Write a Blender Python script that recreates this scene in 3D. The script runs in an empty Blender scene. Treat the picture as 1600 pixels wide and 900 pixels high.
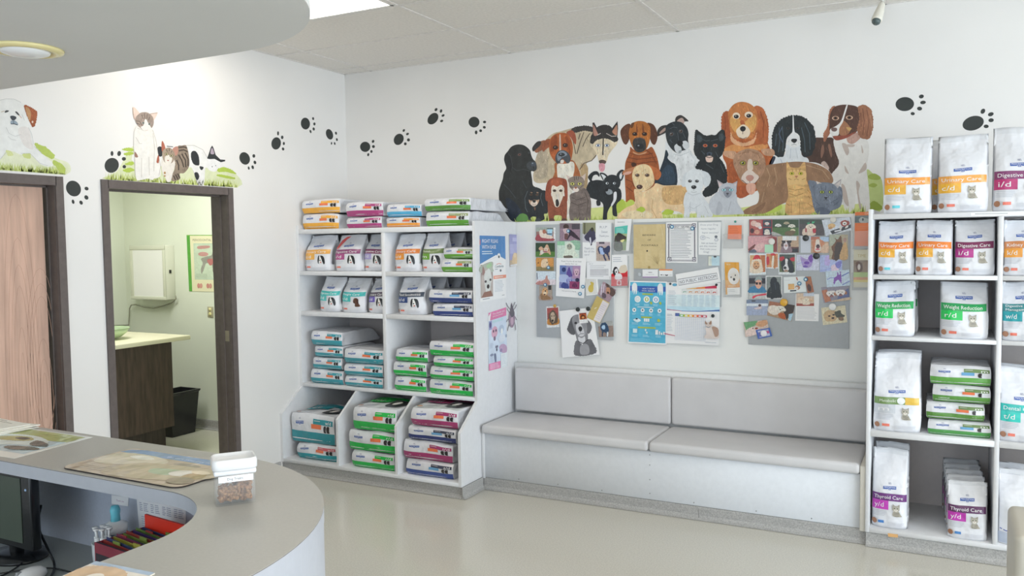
import bpy, math, random
import numpy as np
from mathutils import Vector, noise
from mathutils.geometry import tessellate_polygon
SC = bpy.context.scene
COL = SC.collection
PI = math.pi

# ------------------------------------------------------------ camera
F = 1302.15; YAW = .4794; PITCH = -.0564; ROLL = -.0128
CAM = Vector((4.2547, -5.3488, 1.6519))
FW = Vector((-math.sin(YAW)*math.cos(PITCH), math.cos(YAW)*math.cos(PITCH), math.sin(PITCH)))
R0 = Vector((math.cos(YAW), math.sin(YAW), 0)); U0 = R0.cross(FW)
RT = R0*math.cos(ROLL) + U0*math.sin(ROLL); UP = -R0*math.sin(ROLL) + U0*math.cos(ROLL)
cd = bpy.data.cameras.new('camera'); cam = bpy.data.objects.new('camera', cd); COL.objects.link(cam)
from mathutils import Matrix
cam.matrix_world = Matrix(((RT.x, UP.x, -FW.x, CAM.x), (RT.y, UP.y, -FW.y, CAM.y), (RT.z, UP.z, -FW.z, CAM.z), (0, 0, 0, 1)))
cd.sensor_width = 36; cd.lens = F/1600*36; cd.clip_start = .02
SC.camera = cam

def at(u, v, ax, val):
    """point of the place where the photo's pixel (u, v) meets the plane ax = val"""
    d = FW + RT*((u-800)/F) + UP*((450-v)/F)
    i = 'xyz'.index(ax)
    return CAM + d*((val-CAM[i])/d[i])

# ------------------------------------------------------------ world, lights, exposure
vs = SC.view_settings
vs.view_transform = 'Standard'; vs.look = 'None'; vs.gamma = 1; vs.use_curve_mapping = False
vs.exposure = 0.14
W = bpy.data.worlds.new('world'); SC.world = W; W.use_nodes = True
W.node_tree.nodes['Background'].inputs[0].default_value = (.75, .87, 1, 1)
W.node_tree.nodes['Background'].inputs[1].default_value = .8

def area(name, loc, rot, sx, sy, power, color):
    l = bpy.data.lights.new(name, 'AREA'); l.shape = 'RECTANGLE'; l.size = sx; l.size_y = sy
    l.energy = power; l.color = color
    o = bpy.data.objects.new(name, l); COL.objects.link(o); o.location = loc; o.rotation_euler = rot
    return o
# daylight through the shop windows to the right and behind the camera
area('daylight_right', (10.4, -4.2, 1.42), (0, PI/2, 0), 2.5, 5.8, 350, (.78, .89, 1))
area('daylight_front', (4.2, -8.9, 1.42), (PI/2, 0, 0), 6.0, 2.5, 112, (.79, .90, 1))
# ceiling lamps of the consulting room behind the open door
area('exam_room_lamp', (-1.3, -1.2, 2.55), (0, 0, 0), .6, 1.1, 29, (1, 1, .97))

# ------------------------------------------------------------ materials
MATS = {}
def lin(c): return c/12.92 if c <= .04045 else ((c+.055)/1.055)**2.4
def hexc(h, g=1.0, cap=.86):
    return tuple(min(cap, lin(int(h[i:i+2], 16)/255)*g) for i in (0, 2, 4)) + (1,)
GAIN = 1.22      # paint colours are read under the room's light; the surface itself reflects a little more
def mat(h, kind='plain', **k):
    key = (h, kind)
    if key in MATS: return MATS[key]
    m = bpy.data.materials.new(kind+'_'+h); m.use_nodes = True
    n = m.node_tree.nodes; l = m.node_tree.links; b = n['Principled BSDF']
    c = hexc(h, 1.12 if kind in ('paint', 'fur', 'tabby', 'photo', 'print') else GAIN); b.inputs['Base Color'].default_value = c
    b.inputs['Roughness'].default_value = .55
    def noisecol(scale, amt, stretch=(1, 1, 1), detail=3):
        tc = n.new('ShaderNodeTexCoord'); mp = n.new('ShaderNodeMapping'); mp.inputs['Scale'].default_value = stretch
        nz = n.new('ShaderNodeTexNoise'); nz.inputs['Scale'].default_value = scale; nz.inputs['Detail'].default_value = detail
        cr = n.new('ShaderNodeValToRGB')
        lo = tuple(x*(1-amt) for x in c[:3])+(1,); hi = tuple(min(.9, x*(1+amt)+.012*amt) for x in c[:3])+(1,)
        cr.color_ramp.elements[0].color = lo; cr.color_ramp.elements[1].color = hi
        cr.color_ramp.elements[0].position = .32; cr.color_ramp.elements[1].position = .68
        l.new(tc.outputs['Object'], mp.inputs[0]); l.new(mp.outputs[0], nz.inputs['Vector'])
        l.new(nz.outputs['Fac'], cr.inputs[0]); l.new(cr.outputs[0], b.inputs['Base Color'])
        return nz, mp
    def bump(scale, strength, dist=.01, detail=3):
        tc = n.new('ShaderNodeTexCoord'); nz = n.new('ShaderNodeTexNoise'); nz.inputs['Scale'].default_value = scale
        nz.inputs['Detail'].default_value = detail
        bp = n.new('ShaderNodeBump'); bp.inputs['Strength'].default_value = strength; bp.inputs['Distance'].default_value = dist
        l.new(tc.outputs['Object'], nz.inputs['Vector']); l.new(nz.outputs['Fac'], bp.inputs['Height']); l.new(bp.outputs[0], b.inputs['Normal'])
    if kind == 'wall': noisecol(2.2, .015); bump(90, .12, .002); b.inputs['Roughness'].default_value = .6
    elif kind == 'ceiling': noisecol(60, .05, detail=5); bump(160, .4, .002); b.inputs['Roughness'].default_value = .85
    elif kind == 'laminate': noisecol(160, .03, detail=4); b.inputs['Roughness'].default_value = .38
    elif kind == 'board': noisecol(40, .02); b.inputs['Roughness'].default_value = .42
    elif kind == 'floor':
        noisecol(130, .10, detail=8); b.inputs['Roughness'].default_value = .16; b.inputs['Specular IOR Level'].default_value = .5
    elif kind == 'cove': noisecol(150, .22, detail=9); b.inputs['Roughness'].default_value = .5
    elif kind == 'vinyl': noisecol(6, .03); bump(350, .2, .001); b.inputs['Roughness'].default_value = .42
    elif kind == 'wood':
        noisecol(5, .14, (6, 6, .55), 5); b.inputs['Roughness'].default_value = .45
    elif kind == 'darkwood': noisecol(9, .35, (5, 5, .6), 6); b.inputs['Roughness'].default_value = .4
    elif kind == 'frame': noisecol(30, .08); b.inputs['Roughness'].default_value = .45
    elif kind == 'metal': b.inputs['Metallic'].default_value = .85; b.inputs['Roughness'].default_value = .35
    elif kind == 'gloss': b.inputs['Roughness'].default_value = .22
    elif kind == 'pouch':
        noisecol(9, .04); bump(13, .5, .03, 2); b.inputs['Roughness'].default_value = .24
    elif kind == 'print':
        noisecol(9, .06); bump(13, .4, .03, 2); b.inputs['Roughness'].default_value = .26
    elif kind == 'paint': noisecol(30, .05, detail=4); b.inputs['Roughness'].default_value = .65
    elif kind == 'fur': noisecol(24, .17, (1.0, 1.0, .6), 5); b.inputs['Roughness'].default_value = .65
    elif kind == 'tabby': noisecol(22, .22, (.7, .7, 2.0), 4); b.inputs['Roughness'].default_value = .65
    elif kind == 'photo': noisecol(90, .16, detail=4); b.inputs['Roughness'].default_value = .3
    elif kind == 'paper': b.inputs['Roughness'].default_value = .6
    elif kind == 'clear':
        b.inputs['Roughness'].default_value = .05; b.inputs['Alpha'].default_value = .10; b.inputs['Base Color'].default_value = (.85, .88, .9, 1)
    elif kind == 'glow':
        b.inputs['Emission Color'].default_value = (1, .92, .81, 1); b.inputs['Emission Strength'].default_value = 6.3
    elif kind == 'kibble': noisecol(70, .4); bump(90, .6, .003); b.inputs['Roughness'].default_value = .7
    MATS[key] = m
    return m

# ------------------------------------------------------------ mesh building
class MB:
    def __init__(s): s.v = []; s.f = []; s.m = []; s.sm = []; s.mats = []
    def slot(s, m):
        if m not in s.mats: s.mats.append(m)
        return s.mats.index(m)
    def add(s, vs, fs, m, smooth=False):
        k = len(s.v); i = s.slot(m)
        s.v += [tuple(p) for p in vs]
        for f in fs: s.f.append(tuple(k+j for j in f)); s.m.append(i); s.sm.append(smooth)
        return s
    def box(s, lo, hi, m):
        (a, b, c), (d, e, f) = lo, hi
        return s.add([(a, b, c), (d, b, c), (d, e, c), (a, e, c), (a, b, f), (d, b, f), (d, e, f), (a, e, f)],
            [(0, 3, 2, 1), (4, 5, 6, 7), (0, 1, 5, 4), (1, 2, 6, 5), (2, 3, 7, 6), (3, 0, 4, 7)], m)
    def rbox(s, lo, hi, m, r=.01, n=4, N=None):
        """box with rounded edges (superellipsoid-like loft on a grid)"""
        import bmesh
        bm = bmesh.new(); bmesh.ops.create_cube(bm, size=1)
        for v in bm.verts:
            v.co = Vector([lo[i]+(v.co[i]+.5)*(hi[i]-lo[i]) for i in range(3)])
        bmesh.ops.bevel(bm, geom=bm.edges[:], offset=r, segments=n, profile=.5, affect='EDGES')
        bm.verts.index_update()
        s.add([v.co[:] for v in bm.verts], [[v.index for v in f.verts] for f in bm.faces], m, True); bm.free()
        return s
    def prism(s, pts, a, b, m, ax='z', smooth=False):
        """closed 2D outline pts swept along ax from a to b; pts are the other two axes in order"""
        n = len(pts); i = 'xyz'.index(ax)
        def P(p, t):
            q = list(p); q.insert(i, t); return tuple(q)
        V_ = [P(p, a) for p in pts]+[P(p, b) for p in pts]
        s.add(V_, [(j, (j+1) % n, n+(j+1) % n, n+j) for j in range(n)], m, smooth)
        tr = tessellate_polygon([[Vector((p[0], p[1], 0)) for p in pts]])
        k = len(s.v)-2*n; si = s.slot(m)
        for t in tr:
            s.f.append(tuple(k+j for j in t)); s.f.append(tuple(k+n+j for j in reversed(t)))
            s.m += [si, si]; s.sm += [False, False]
        return s
    def tube(s, pts, r, m, n=8):
        pts = [Vector(p) for p in pts]; rings = []
        rr = r if isinstance(r, (list, tuple)) else [r]*len(pts)
        for i, p in enumerate(pts):
            d = (pts[min(i+1, len(pts)-1)]-pts[max(i-1, 0)]).normalized()
            a = d.orthogonal().normalized() if i == 0 else (pa - d*pa.dot(d)).normalized()
            pa = a; b = d.cross(a)
            rings.append([p+(a*math.cos(2*PI*k/n)+b*math.sin(2*PI*k/n))*rr[i] for k in range(n)])
        V_ = [q for g in rings for q in g]
        fs = [(i*n+k, i*n+(k+1) % n, (i+1)*n+(k+1) % n, (i+1)*n+k) for i in range(len(pts)-1) for k in range(n)]
        fs += [tuple(range(n))[::-1], tuple((len(pts)-1)*n+k for k in range(n))]
        return s.add(V_, fs, m, True)
    def lathe(s, prof, m, n=24, c=(0, 0, 0), ax='z', sx=1, sy=1):
        V_ = []
        for r, z in prof:
            for k in range(n):
                x, y = r*math.cos(2*PI*k/n)*sx, r*math.sin(2*PI*k/n)*sy
                p = (x, y, z) if ax == 'z' else ((x, z, y) if ax == 'y' else (z, x, y))
                V_.append((p[0]+c[0], p[1]+c[1], p[2]+c[2]))
        fs = [(i*n+k, i*n+(k+1) % n, (i+1)*n+(k+1) % n, (i+1)*n+k) for i in range(len(prof)-1) for k in range(n)]
        fs += [tuple(range(n))[::-1], tuple((len(prof)-1)*n+k for k in range(n))]
        return s.add(V_, fs, m, True)
    def obj(s, name, parent=None, origin=None):
        me = bpy.data.meshes.new(name)
        if parent is not None:
            r_ = parent
            while r_.parent: r_ = r_.parent
            o0 = Vector((0, 0, 0)) if r_.get('_local') else WORLD(parent)
        elif origin is not None: o0 = Vector(origin)
        else:
            A = np.array(s.v); o0 = Vector(((A[:, 0].min()+A[:, 0].max())/2, (A[:, 1].min()+A[:, 1].max())/2, A[:, 2].min()))
        me.from_pydata([(x-o0.x, y-o0.y, z-o0.z) for x, y, z in s.v], [], s.f)
        for m in s.mats: me.materials.append(m)
        me.polygons.foreach_set('material_index', s.m); me.polygons.foreach_set('use_smooth', s.sm)
        me.update()
        o = bpy.data.objects.new(name, me); COL.objects.link(o)
        if parent is not None: o.parent = parent
        else: o.location = o0
        return o
def WORLD(o):
    p = Vector(o.location)
    while o.parent: o = o.parent; p += Vector(o.location)
    return p
def tag(o, label, cat, group=None, kind=None):
    o['label'] = label; o['category'] = cat
    if group: o['group'] = group
    if kind: o['kind'] = kind
    return o
def thing(name, label, cat, loc=(0, 0, 0), rz=0, group=None, local=False):
    o = bpy.data.objects.new(name, None); COL.objects.link(o); o.location = loc; o.rotation_euler = (0, 0, rz); o.empty_display_size = .05
    if local: o['_local'] = 1
    return tag(o, label, cat, group)
def struct(mb, name):
    o = mb.obj(name); o['kind'] = 'structure'; return o

# ------------------------------------------------------------ text outlines
TXT = {}
def text_mesh(t):
    if t in TXT: return TXT[t]
    cu = bpy.data.curves.new('t', 'FONT'); cu.body = t; cu.resolution_u = 2; cu.size = 1
    o = bpy.data.objects.new('t', cu); COL.objects.link(o)
    dg = bpy.context.evaluated_depsgraph_get(); dg.update()
    me = bpy.data.meshes.new_from_object(o.evaluated_get(dg))
    vs_ = [(v.co.x, v.co.y) for v in me.vertices]; fs = [tuple(p.vertices) for p in me.polygons]
    bpy.data.objects.remove(o); bpy.data.meshes.remove(me); bpy.data.curves.remove(cu)
    w = max([v[0] for v in vs_] or [1])
    TXT[t] = (vs_, fs, w); return TXT[t]

# ------------------------------------------------------------ flat artwork: shapes laid in thin layers on a surface
class Art:
    def __init__(s, M, kind='print', sub=None, yd=True, asp=1): s.yd = yd; s.asp = asp; s.strokes = None; s.M = M; s.mb = MB(); s.kind = kind; s.L = 0; s.sub = sub
    def mm(s, c, kind=None): return mat(c, kind or s.kind)
    def raw(s, pts, c, kind=None):
        tr = tessellate_polygon([[Vector((p[0], p[1], 0)) for p in pts]])
        s.L += 1
        s.tris([(p[0], p[1]) for p in pts], [tuple(t) for t in tr], s.mm(c, kind))
    def tris(s, P, T, m):
        """add triangles, split until they follow a curved surface"""
        if s.sub:
            P = list(P); mid = {}; done_ = []; todo = [t for f in T for t in ([f] if len(f) == 3 else [(f[0], f[k], f[k+1]) for k in range(1, len(f)-1)])]
            def big(a, b): return max(abs(P[a][0]-P[b][0])/s.sub[0], abs(P[a][1]-P[b][1])/s.sub[1])
            def mp(a, b):
                k = (min(a, b), max(a, b))
                if k not in mid: P.append(((P[a][0]+P[b][0])/2, (P[a][1]+P[b][1])/2)); mid[k] = len(P)-1
                return mid[k]
            while todo:
                t = todo.pop(); e = [(big(t[i], t[(i+1) % 3]), i) for i in range(3)]; g, i = max(e)
                if g <= .6: done_.append(t); continue
                a, b, c = t[i], t[(i+1) % 3], t[(i+2) % 3]; m_ = mp(a, b); todo += [(a, m_, c), (m_, b, c)]
            T = done_
        s.mb.add([s.M(p[0], p[1], s.L) for p in P], T, m)
    def poly(s, pts, c, smooth=True, fur=0, kind=None, seed=1):
        if smooth:
            n = len(pts); out = []
            for i in range(n):
                p0, p1, p2, p3 = pts[i-1], pts[i], pts[(i+1) % n], pts[(i+2) % n]
                for k in range(4):
                    t = k/4
                    out.append(tuple(.5*((2*p1[j])+(-p0[j]+p2[j])*t+(2*p0[j]-5*p1[j]+4*p2[j]-p3[j])*t*t+(-p0[j]+3*p1[j]-3*p2[j]+p3[j])*t**3) for j in (0, 1)))
            pts = out
        if fur:
            rnd = random.Random(seed+len(pts)); out = []; n = len(pts)
            cx = sum(p[0] for p in pts)/n; cy = sum(p[1] for p in pts)/n
            for i in range(n):
                a, b = pts[i], pts[(i+1) % n]; L = math.dist(a, b); k = max(1, int(L/(fur*1.1)))
                for j in range(k):
                    t = j/k; x, y = a[0]+(b[0]-a[0])*t, a[1]+(b[1]-a[1])*t
                    nx, ny = (b[1]-a[1])/max(L, 1e-6), -(b[0]-a[0])/max(L, 1e-6)
                    if (x-cx)*nx+(y-cy)*ny < 0: nx, ny = -nx, -ny
                    d = fur*(rnd.random()*.9 if j % 2 == 0 else -rnd.random()*.25)
                    out.append((x+nx*d, y+ny*d))
            pts = out
        s.raw(pts, c, kind)
        if s.strokes and len(pts) > 12: s.brush(pts, c, kind or s.kind)
    def brush(s, pts, c, kind):
        ln, wd = s.strokes
        xs_ = [p[0] for p in pts]; ys_ = [p[1] for p in pts]; x0, x1, y0, y1 = min(xs_), max(xs_), min(ys_), max(ys_)
        area_ = abs(sum(pts[i-1][0]*pts[i][1]-pts[i][0]*pts[i-1][1] for i in range(len(pts))))/2
        if area_ < ln*wd*12: return
        amp = {'fur': .26, 'tabby': .22, 'paint': .055}.get(kind, .1)
        rgb = [int(c[i:i+2], 16) for i in (0, 2, 4)]
        dark = sum(rgb) < 200
        cs = ['%02x%02x%02x' % tuple(min(235, max(8, int(v*f+g))) for v in rgb) for f, g in (((1+amp), 6 if dark else 0), (1-amp*.8, 0), ((1+amp*.5), 14 if dark else 0), (1-amp*.4, 0))]
        rnd = random.Random(int(area_)+len(pts)); n = int(min(260, area_/(ln*wd*1.6))); cx, cy = (x0+x1)/2, (y0+y1)/2
        def inside(x, y):
            r_ = False
            for i in range(len(pts)):
                a, b = pts[i-1], pts[i]
                if (a[1] > y) != (b[1] > y) and x < (b[0]-a[0])*(y-a[1])/(b[1]-a[1])+a[0]: r_ = not r_
            return r_
        k_ = 0
        for _ in range(n):
            x, y = rnd.uniform(x0, x1), rnd.uniform(y0, y1)
            a = PI/2+(x-cx)/max(1, x1-x0)*-.9+rnd.uniform(-.3, .3); l_ = ln*rnd.uniform(.5, 1.2); w_ = wd*rnd.uniform(.4, 1)/2
            ex, ey = x+math.cos(a)*l_, y+math.sin(a)*l_
            if not (inside(x, y) and inside(ex, ey)): continue
            nx, ny = -math.sin(a)*w_, math.cos(a)*w_; mx, my = (x*.4+ex*.6), (y*.4+ey*.6); k_ += 1; L = s.L+.05+.9*rnd.random()
            s.mb.add([s.M(x, y, L), s.M(mx+nx, my+ny, L), s.M(ex, ey, L), s.M(mx-nx, my-ny, L)], [(0, 1, 2, 3)], s.mm(cs[k_ % 4], kind))
        s.L += 1
    def ell(s, cx, cy, rx, ry, c, rot=0, n=18, kind=None):
        a = math.radians(rot)
        s.raw([(cx+rx*math.cos(t)*math.cos(a)-ry*math.sin(t)*math.sin(a), cy+rx*math.cos(t)*math.sin(a)+ry*math.sin(t)*math.cos(a))
               for t in [2*PI*k/n for k in range(n)]], c, kind)
    def rect(s, x0, y0, x1, y1, c, kind=None):
        s.L += 1
        if not s.sub: nx = ny = 1
        else: nx = max(1, int(abs(x1-x0)/s.sub[0]+.99)); ny = max(1, int(abs(y1-y0)/s.sub[1]+.99))
        P = [s.M(x0+(x1-x0)*i/nx, y0+(y1-y0)*j/ny, s.L) for j in range(ny+1) for i in range(nx+1)]
        s.mb.add(P, [(j*(nx+1)+i, j*(nx+1)+i+1, (j+1)*(nx+1)+i+1, (j+1)*(nx+1)+i) for j in range(ny) for i in range(nx)], s.mm(c, kind))
    def line(s, pts, w, c, kind=None):
        L_ = []; R_ = []
        for i, p in enumerate(pts):
            a = pts[max(0, i-1)]; b = pts[min(len(pts)-1, i+1)]; d = math.dist(a, b) or 1
            nx, ny = -(b[1]-a[1])/d*w/2, (b[0]-a[0])/d*w/2
            L_.append((p[0]+nx, p[1]+ny)); R_.append((p[0]-nx, p[1]-ny))
        s.L += 1; n = len(pts)
        s.mb.add([s.M(q[0], q[1], s.L) for q in L_+R_], [(i, i+1, n+i+1, n+i) for i in range(n-1)], s.mm(c, kind))
    def text(s, t, x, y, h, c, w=None, rot=0, center=False):
        """baseline starts at (x, y), cap height h, width forced to w"""
        vs_, fs, tw = text_mesh(t)
        ky = h/.7; kx = (w/tw) if w else ky*s.asp
        if center: x -= tw*kx/2
        a = math.radians(rot); ca, sa = math.cos(a), math.sin(a); s.L += 1; out = []
        for p in vs_:
            px, py = p[0]*kx, p[1]*ky*(-1 if s.yd else 1)
            out.append((x+px*ca-py*sa, y+px*sa+py*ca))
        s.tris(out, fs, s.mm(c))
    def lines(s, x0, y0, x1, n, dy, c, h=None, seed=0):
        rnd = random.Random(seed+int(x0*7+y0))
        for i in range(n):
            y = y0+i*dy; s.rect(x0, y, x0+(x1-x0)*(.7+.3*rnd.random()), y+(h or abs(dy)*.35)*(1 if dy > 0 else -1), c)
            s.L -= 1
        s.L += 1
    def obj(s, name, parent=None, origin=None): return s.mb.obj(name, parent, origin)

# ============================================================ THE ROOM
H = 2.9865; XR = 10.2; YF = -8.5
WALLC = 'dcdbd8'; 
wallm = mat('d5d3d0', 'wall')
# left wall with its two door openings (y ranges), 14 cm thick
D2 = (-2.166, -1.262); D1 = (-3.38, -2.478); DZ = 1.985
m = MB()
for a, b in ((D2[1], 0.14), (D1[1], D2[0]), (YF, D1[0])): m.box((-.14, a, 0), (0, b, H), wallm)
for a, b in (D1, D2): m.box((-.14, a, DZ), (0, b, H), wallm)
struct(m, 'wall_left')
m = MB(); m.box((0, 0, 0), (XR, .14, H), wallm); struct(m, 'wall_back')
m = MB()
for lo, hi in (((XR, YF, 0), (XR+.14, 0.14, .18)), ((XR, YF, 2.72), (XR+.14, .14, H)), ((XR, -1.3, .18), (XR+.14, .14, 2.72)), ((XR, YF, .18), (XR+.14, -7.1, 2.72))):
    m.box(lo, hi, wallm)
struct(m, 'wall_right')
m = MB()
for lo, hi in (((-.14, YF-.14, 0), (XR+.14, YF, .18)), ((-.14, YF-.14, 2.72), (XR+.14, YF, H)), ((-.14, YF-.14, .18), (1.1, YF, 2.72)), ((7.2, YF-.14, .18), (XR+.14, YF, 2.72))):
    m.box(lo, hi, wallm)
struct(m, 'wall_front')
alum = mat('6d665f', 'frame')
m = MB()
for k in range(5): y = -7.1+k*1.45; m.box((XR+.03, y-.03, .18), (XR+.11, y+.03, 2.72), alum)
for z in (.18, 2.66): m.box((XR+.03, -7.1, z), (XR+.11, -1.3, z+.06), alum)
struct(m, 'window_1')
m = MB()
for k in range(5): x = 1.1+k*1.525; m.box((x-.03, YF-.11, .18), (x+.03, YF-.03, 2.72), alum)
for z in (.18, 2.66): m.box((1.1, YF-.11, z), (7.2, YF-.03, z+.06), alum)
struct(m, 'window_2')
m = MB(); m.box((-.14, YF-.14, -.1), (XR+.14, .14, 0), mat('bcb9af', 'floor')); struct(m, 'floor')
# suspended ceiling: tiles laid over a grid of slim bars, 1.22 x 0.61 m
GX, GY = .266, -.161
PANELS = ((1, 3), (4, 6), (4, 11), (6, 4), (6, 8), (8, 6), (6, 12), (8, 10))
m = MB(); tile = mat('d4d0ca', 'ceiling'); bar = mat('cfcbc6', 'frame')
m.box((-.14, YF-.14, H+.012), (XR+.14, .14, H+.12), tile)
xs = [GX+1.2192*k for k in range(-1, 10)]; ys = [GY-.6096*k for k in range(-1, 15)]
# tiles: slightly raised panels between the bars so that each joint shows as a fine groove
for i in range(len(xs)-1):
    for j in range(len(ys)-1):
        x0, x1 = max(0, xs[i]+.013), min(XR, xs[i+1]-.013); y1, y0 = min(0, ys[j]-.013), max(YF, ys[j+1]+.013)
        if x1 <= x0 or y1 <= y0: continue
        if (i, j) in PANELS: continue
        m.box((x0, y0, H+.004), (x1, y1, H+.012), tile)
struct(m, 'ceiling')
m = MB()
for x in xs[1:]:
    if 0 < x < XR: m.box((x-.012, YF, H), (x+.012, 0, H+.011), bar)
for y in ys:
    if YF < y < 0: m.box((0, y-.012, H+.0005), (XR, y+.012, H+.011), bar)
m.box((0, -.014, H), (XR, 0, H+.01), bar); m.box((0, YF, H), (.014, 0, H+.01), bar)
struct(m, 'trim_1')
# lay-in light panels: one visible, the rest added out of view to balance brightness
n_ = 0
lab = {(1, 3): 'bright ceiling light panel beside the curved drop ceiling',}
for i, j in PANELS:
    if 1:
        x0, x1 = xs[i]+.012, xs[i+1]-.012; y1, y0 = ys[j]-.012, ys[j+1]+.012
        t = thing('ceiling_light', lab.get((i, j), 'added flush ceiling light panel out of view, evening out the room light'), 'ceiling light', ((x0+x1)/2, (y0+y1)/2, H), group=None if (i, j) in lab else 'added ceiling light panels out of view')
        q = MB(); f_ = mat('d8d8d4', 'frame')
        q.box((x0, y0, H+.001), (x0+.02, y1, H+.05), f_); q.box((x1-.02, y0, H+.001), (x1, y1, H+.05), f_)
        q.box((x0, y0, H+.001), (x1, y0+.02, H+.05), f_); q.box((x0, y1-.02, H+.001), (x1, y1, H+.05), f_); q.obj('frame', t)
        q = MB(); q.box((x0+.02, y0+.02, H+.006), (x1-.02, y1-.02, H+.02), mat('fffff6', 'glow')); q.obj('diffuser', t)

# ------------------------------------------------------------ dropped soffit over the counter, rounded end
def round_end(x0, y1, x2, r, yb, n=20):
    """outline: straight edge y=y1 from x0, quarter bend of radius r to x=x2, then straight to y=yb"""
    p = [(x0, y1)]
    for k in range(n+1):
        a = PI/2 - PI/2*k/n; p.append((x2-r+r*math.cos(a), y1-r+r*math.sin(a)))
    return p+[(x2, yb)]
m = MB(); sm_ = mat('c8c8c6', 'wall')
m.prism(round_end(0, -3.235, 2.82, .70, -7.0)+[(0, -7.0)], 2.3, H, sm_, smooth=False); struct(m, 'ceiling_soffit')
t = thing('recessed_light', 'round recessed downlight with yellowed trim ring in the drop ceiling', 'ceiling light', (1.56, -3.625, 2.3))
cx, cy = 1.572, -3.622
m = MB(); m.lathe([(.115, 2.2995), (.112, 2.292), (.09, 2.288), (.082, 2.2885), (.078, 2.2995)], mat('d8cb95', 'gloss'), 32, (cx, cy, 0)); m.obj('trim_ring', t)
m = MB(); m.lathe([(.078, 2.297), (.07, 2.285), (.045, 2.277), (.01, 2.274)], mat('dfe0dd', 'gloss'), 28, (cx, cy, 0)); m.obj('lamp_bulb', t)

# ------------------------------------------------------------ terrazzo cove bases
cv = mat('9c9b99', 'cove')
def cove(name, pts, z=.078, w=.012, foot=.02):
    """coved base along an open path of wall-side points; its inner side faces the room (right-hand side of travel)"""
    m = MB(); prof = [(0, z), (w*.8, z), (w, z*.86), (w, z*.32), (w+foot*.3, z*.14), (w+foot, .002), (0, .002)]
    P = [Vector((x, y, 0)) for x, y in pts]; rings = []
    for i, p in enumerate(P):
        def nrm(a, b): d = (b-a).normalized(); return Vector((d.y, -d.x, 0))
        if i == 0: n = nrm(P[0], P[1])
        elif i == len(P)-1: n = nrm(P[-2], P[-1])
        else:
            n1, n2 = nrm(P[i-1], p), nrm(p, P[i+1]); n = (n1+n2)/(1+n1.dot(n2))
        rings.append([(p.x+n.x*o, p.y+n.y*o, q) for o, q in prof])
    k = len(prof); V_ = [q for r in rings for q in r]
    m.add(V_, [(i*k+j, i*k+(j+1) % k, (i+1)*k+(j+1) % k, (i+1)*k+j) for i in range(len(P)-1) for j in range(k)]+[tuple(range(k))[::-1], tuple((len(P)-1)*k+j for j in range(k))], cv)
    return struct(m, name)
cove('baseboard_left', [(0, D2[1]+.04), (0, -.845)])
cove('baseboard_left_2', [(0, D1[1]+.042), (0, D2[0]-.042)])

# ------------------------------------------------------------ doors on the left wall
fr = mat('5b5350', 'frame'); frd = mat('5a524e', 'frame')
def door_frame(name, y0, y1, ztop):
    m = MB(); e = .04
    for a, b in ((y0-e, y0+.004), (y1-.004, y1+e)):
        m.box((-.15, a, 0), (.012, b, ztop+.045), fr)
    m.box((-.15, y0, ztop-.004), (.012, y1, ztop+.045), fr)
    for s_, yy in ((1, y0), (-1, y1)):                                   # stops
        a, b = sorted((yy, yy+s_*.014)); m.box((-.098, a, 0), (-.058, b, ztop), frd)
        a, b = sorted((yy, yy+s_*.007)); m.box((-.148, a, 0), (.001, b, ztop-.005), frd)
    m.box((-.098, y0, ztop-.014), (-.058, y1, ztop), frd)
    return struct(m, name)
f1 = door_frame('door_1', D1[0], D1[1], DZ)
m = MB(); m.box((-.103, D1[0]+.006, .01), (-.06, D1[1]-.034, DZ-.010), mat('bb9a88', 'wood')); lf = m.obj('door_leaf', f1)
# wood figure: long cathedral arches on the leaf, part of its veneer
A_ = Art(lambda x, y, L: (-.0598+.0001*L, x, y), 'wood', yd=False)
rnd = random.Random(4)
for cyy, hz in ((-2.66, 1.0), (-2.90, .8), (-2.545, .55), (-3.15, .9)):
    for k in range(6):
        w_ = .012+.016*k; h_ = hz*(.25+.16*k); zc = .9+rnd.uniform(-.1, .1)
        pts = [(cyy+w_*math.cos(t), zc+h_*math.sin(t)*(1 if math.sin(t) > 0 else .8)) for t in [2*PI*i/28 for i in range(29)]]
        A_.line([(p[0], min(1.94, max(.02, p[1]))) for p in pts], .0022, 'a98674'); A_.L = 1
A_.obj('wood_grain', f1)
f2 = door_frame('door_2', D2[0], D2[1], DZ)
m = MB(); m.box((-.054, D2[1]-.0095, 1.0), (-.018, D2[1]-.006, 1.072), mat('b4aca0', 'metal')); m.obj('strike_plate', f2)

# ------------------------------------------------------------ consulting room behind the open door
gw = mat('cfd4c5', 'wall')
m = MB(); m.box((-2.75, -.04, 0), (-.14, .1, 2.75), gw); struct(m, 'wall_exam_back')
m = MB(); m.box((-2.75, -3.6, 0), (-2.62, -.04, 2.75), gw); struct(m, 'wall_exam_left')
m = MB(); m.box((-2.75, -3.75, 0), (-.14, -3.6, 2.75), gw); struct(m, 'wall_exam_front')
m = MB(); m.box((-.155, -2.43, 0), (-.1405, D2[0]-.05, 2.75), gw); m.box((-.155, D2[1]+.05, 0), (-.1405, -.04, 2.75), gw)
m.box((-.155, D2[0]-.05, DZ+.05), (-.1405, D2[1]+.05, 2.75), gw); struct(m, 'wall_exam_right')
m = MB(); m.box((-2.75, -3.75, -.1), (-.14, .1, 0), mat('c4c3b4', 'floor')); struct(m, 'floor_exam')
m = MB(); m.box((-2.75, -3.75, 2.75), (-.14, .1, 2.85), tile); struct(m, 'ceiling_exam')
cove('baseboard_exam', [(-.15, -.04), (-2.6, -.04)][::-1], .085)
cove('baseboard_exam_left', [(-2.62, -3.5), (-2.62, -.05)], .085)
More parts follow.
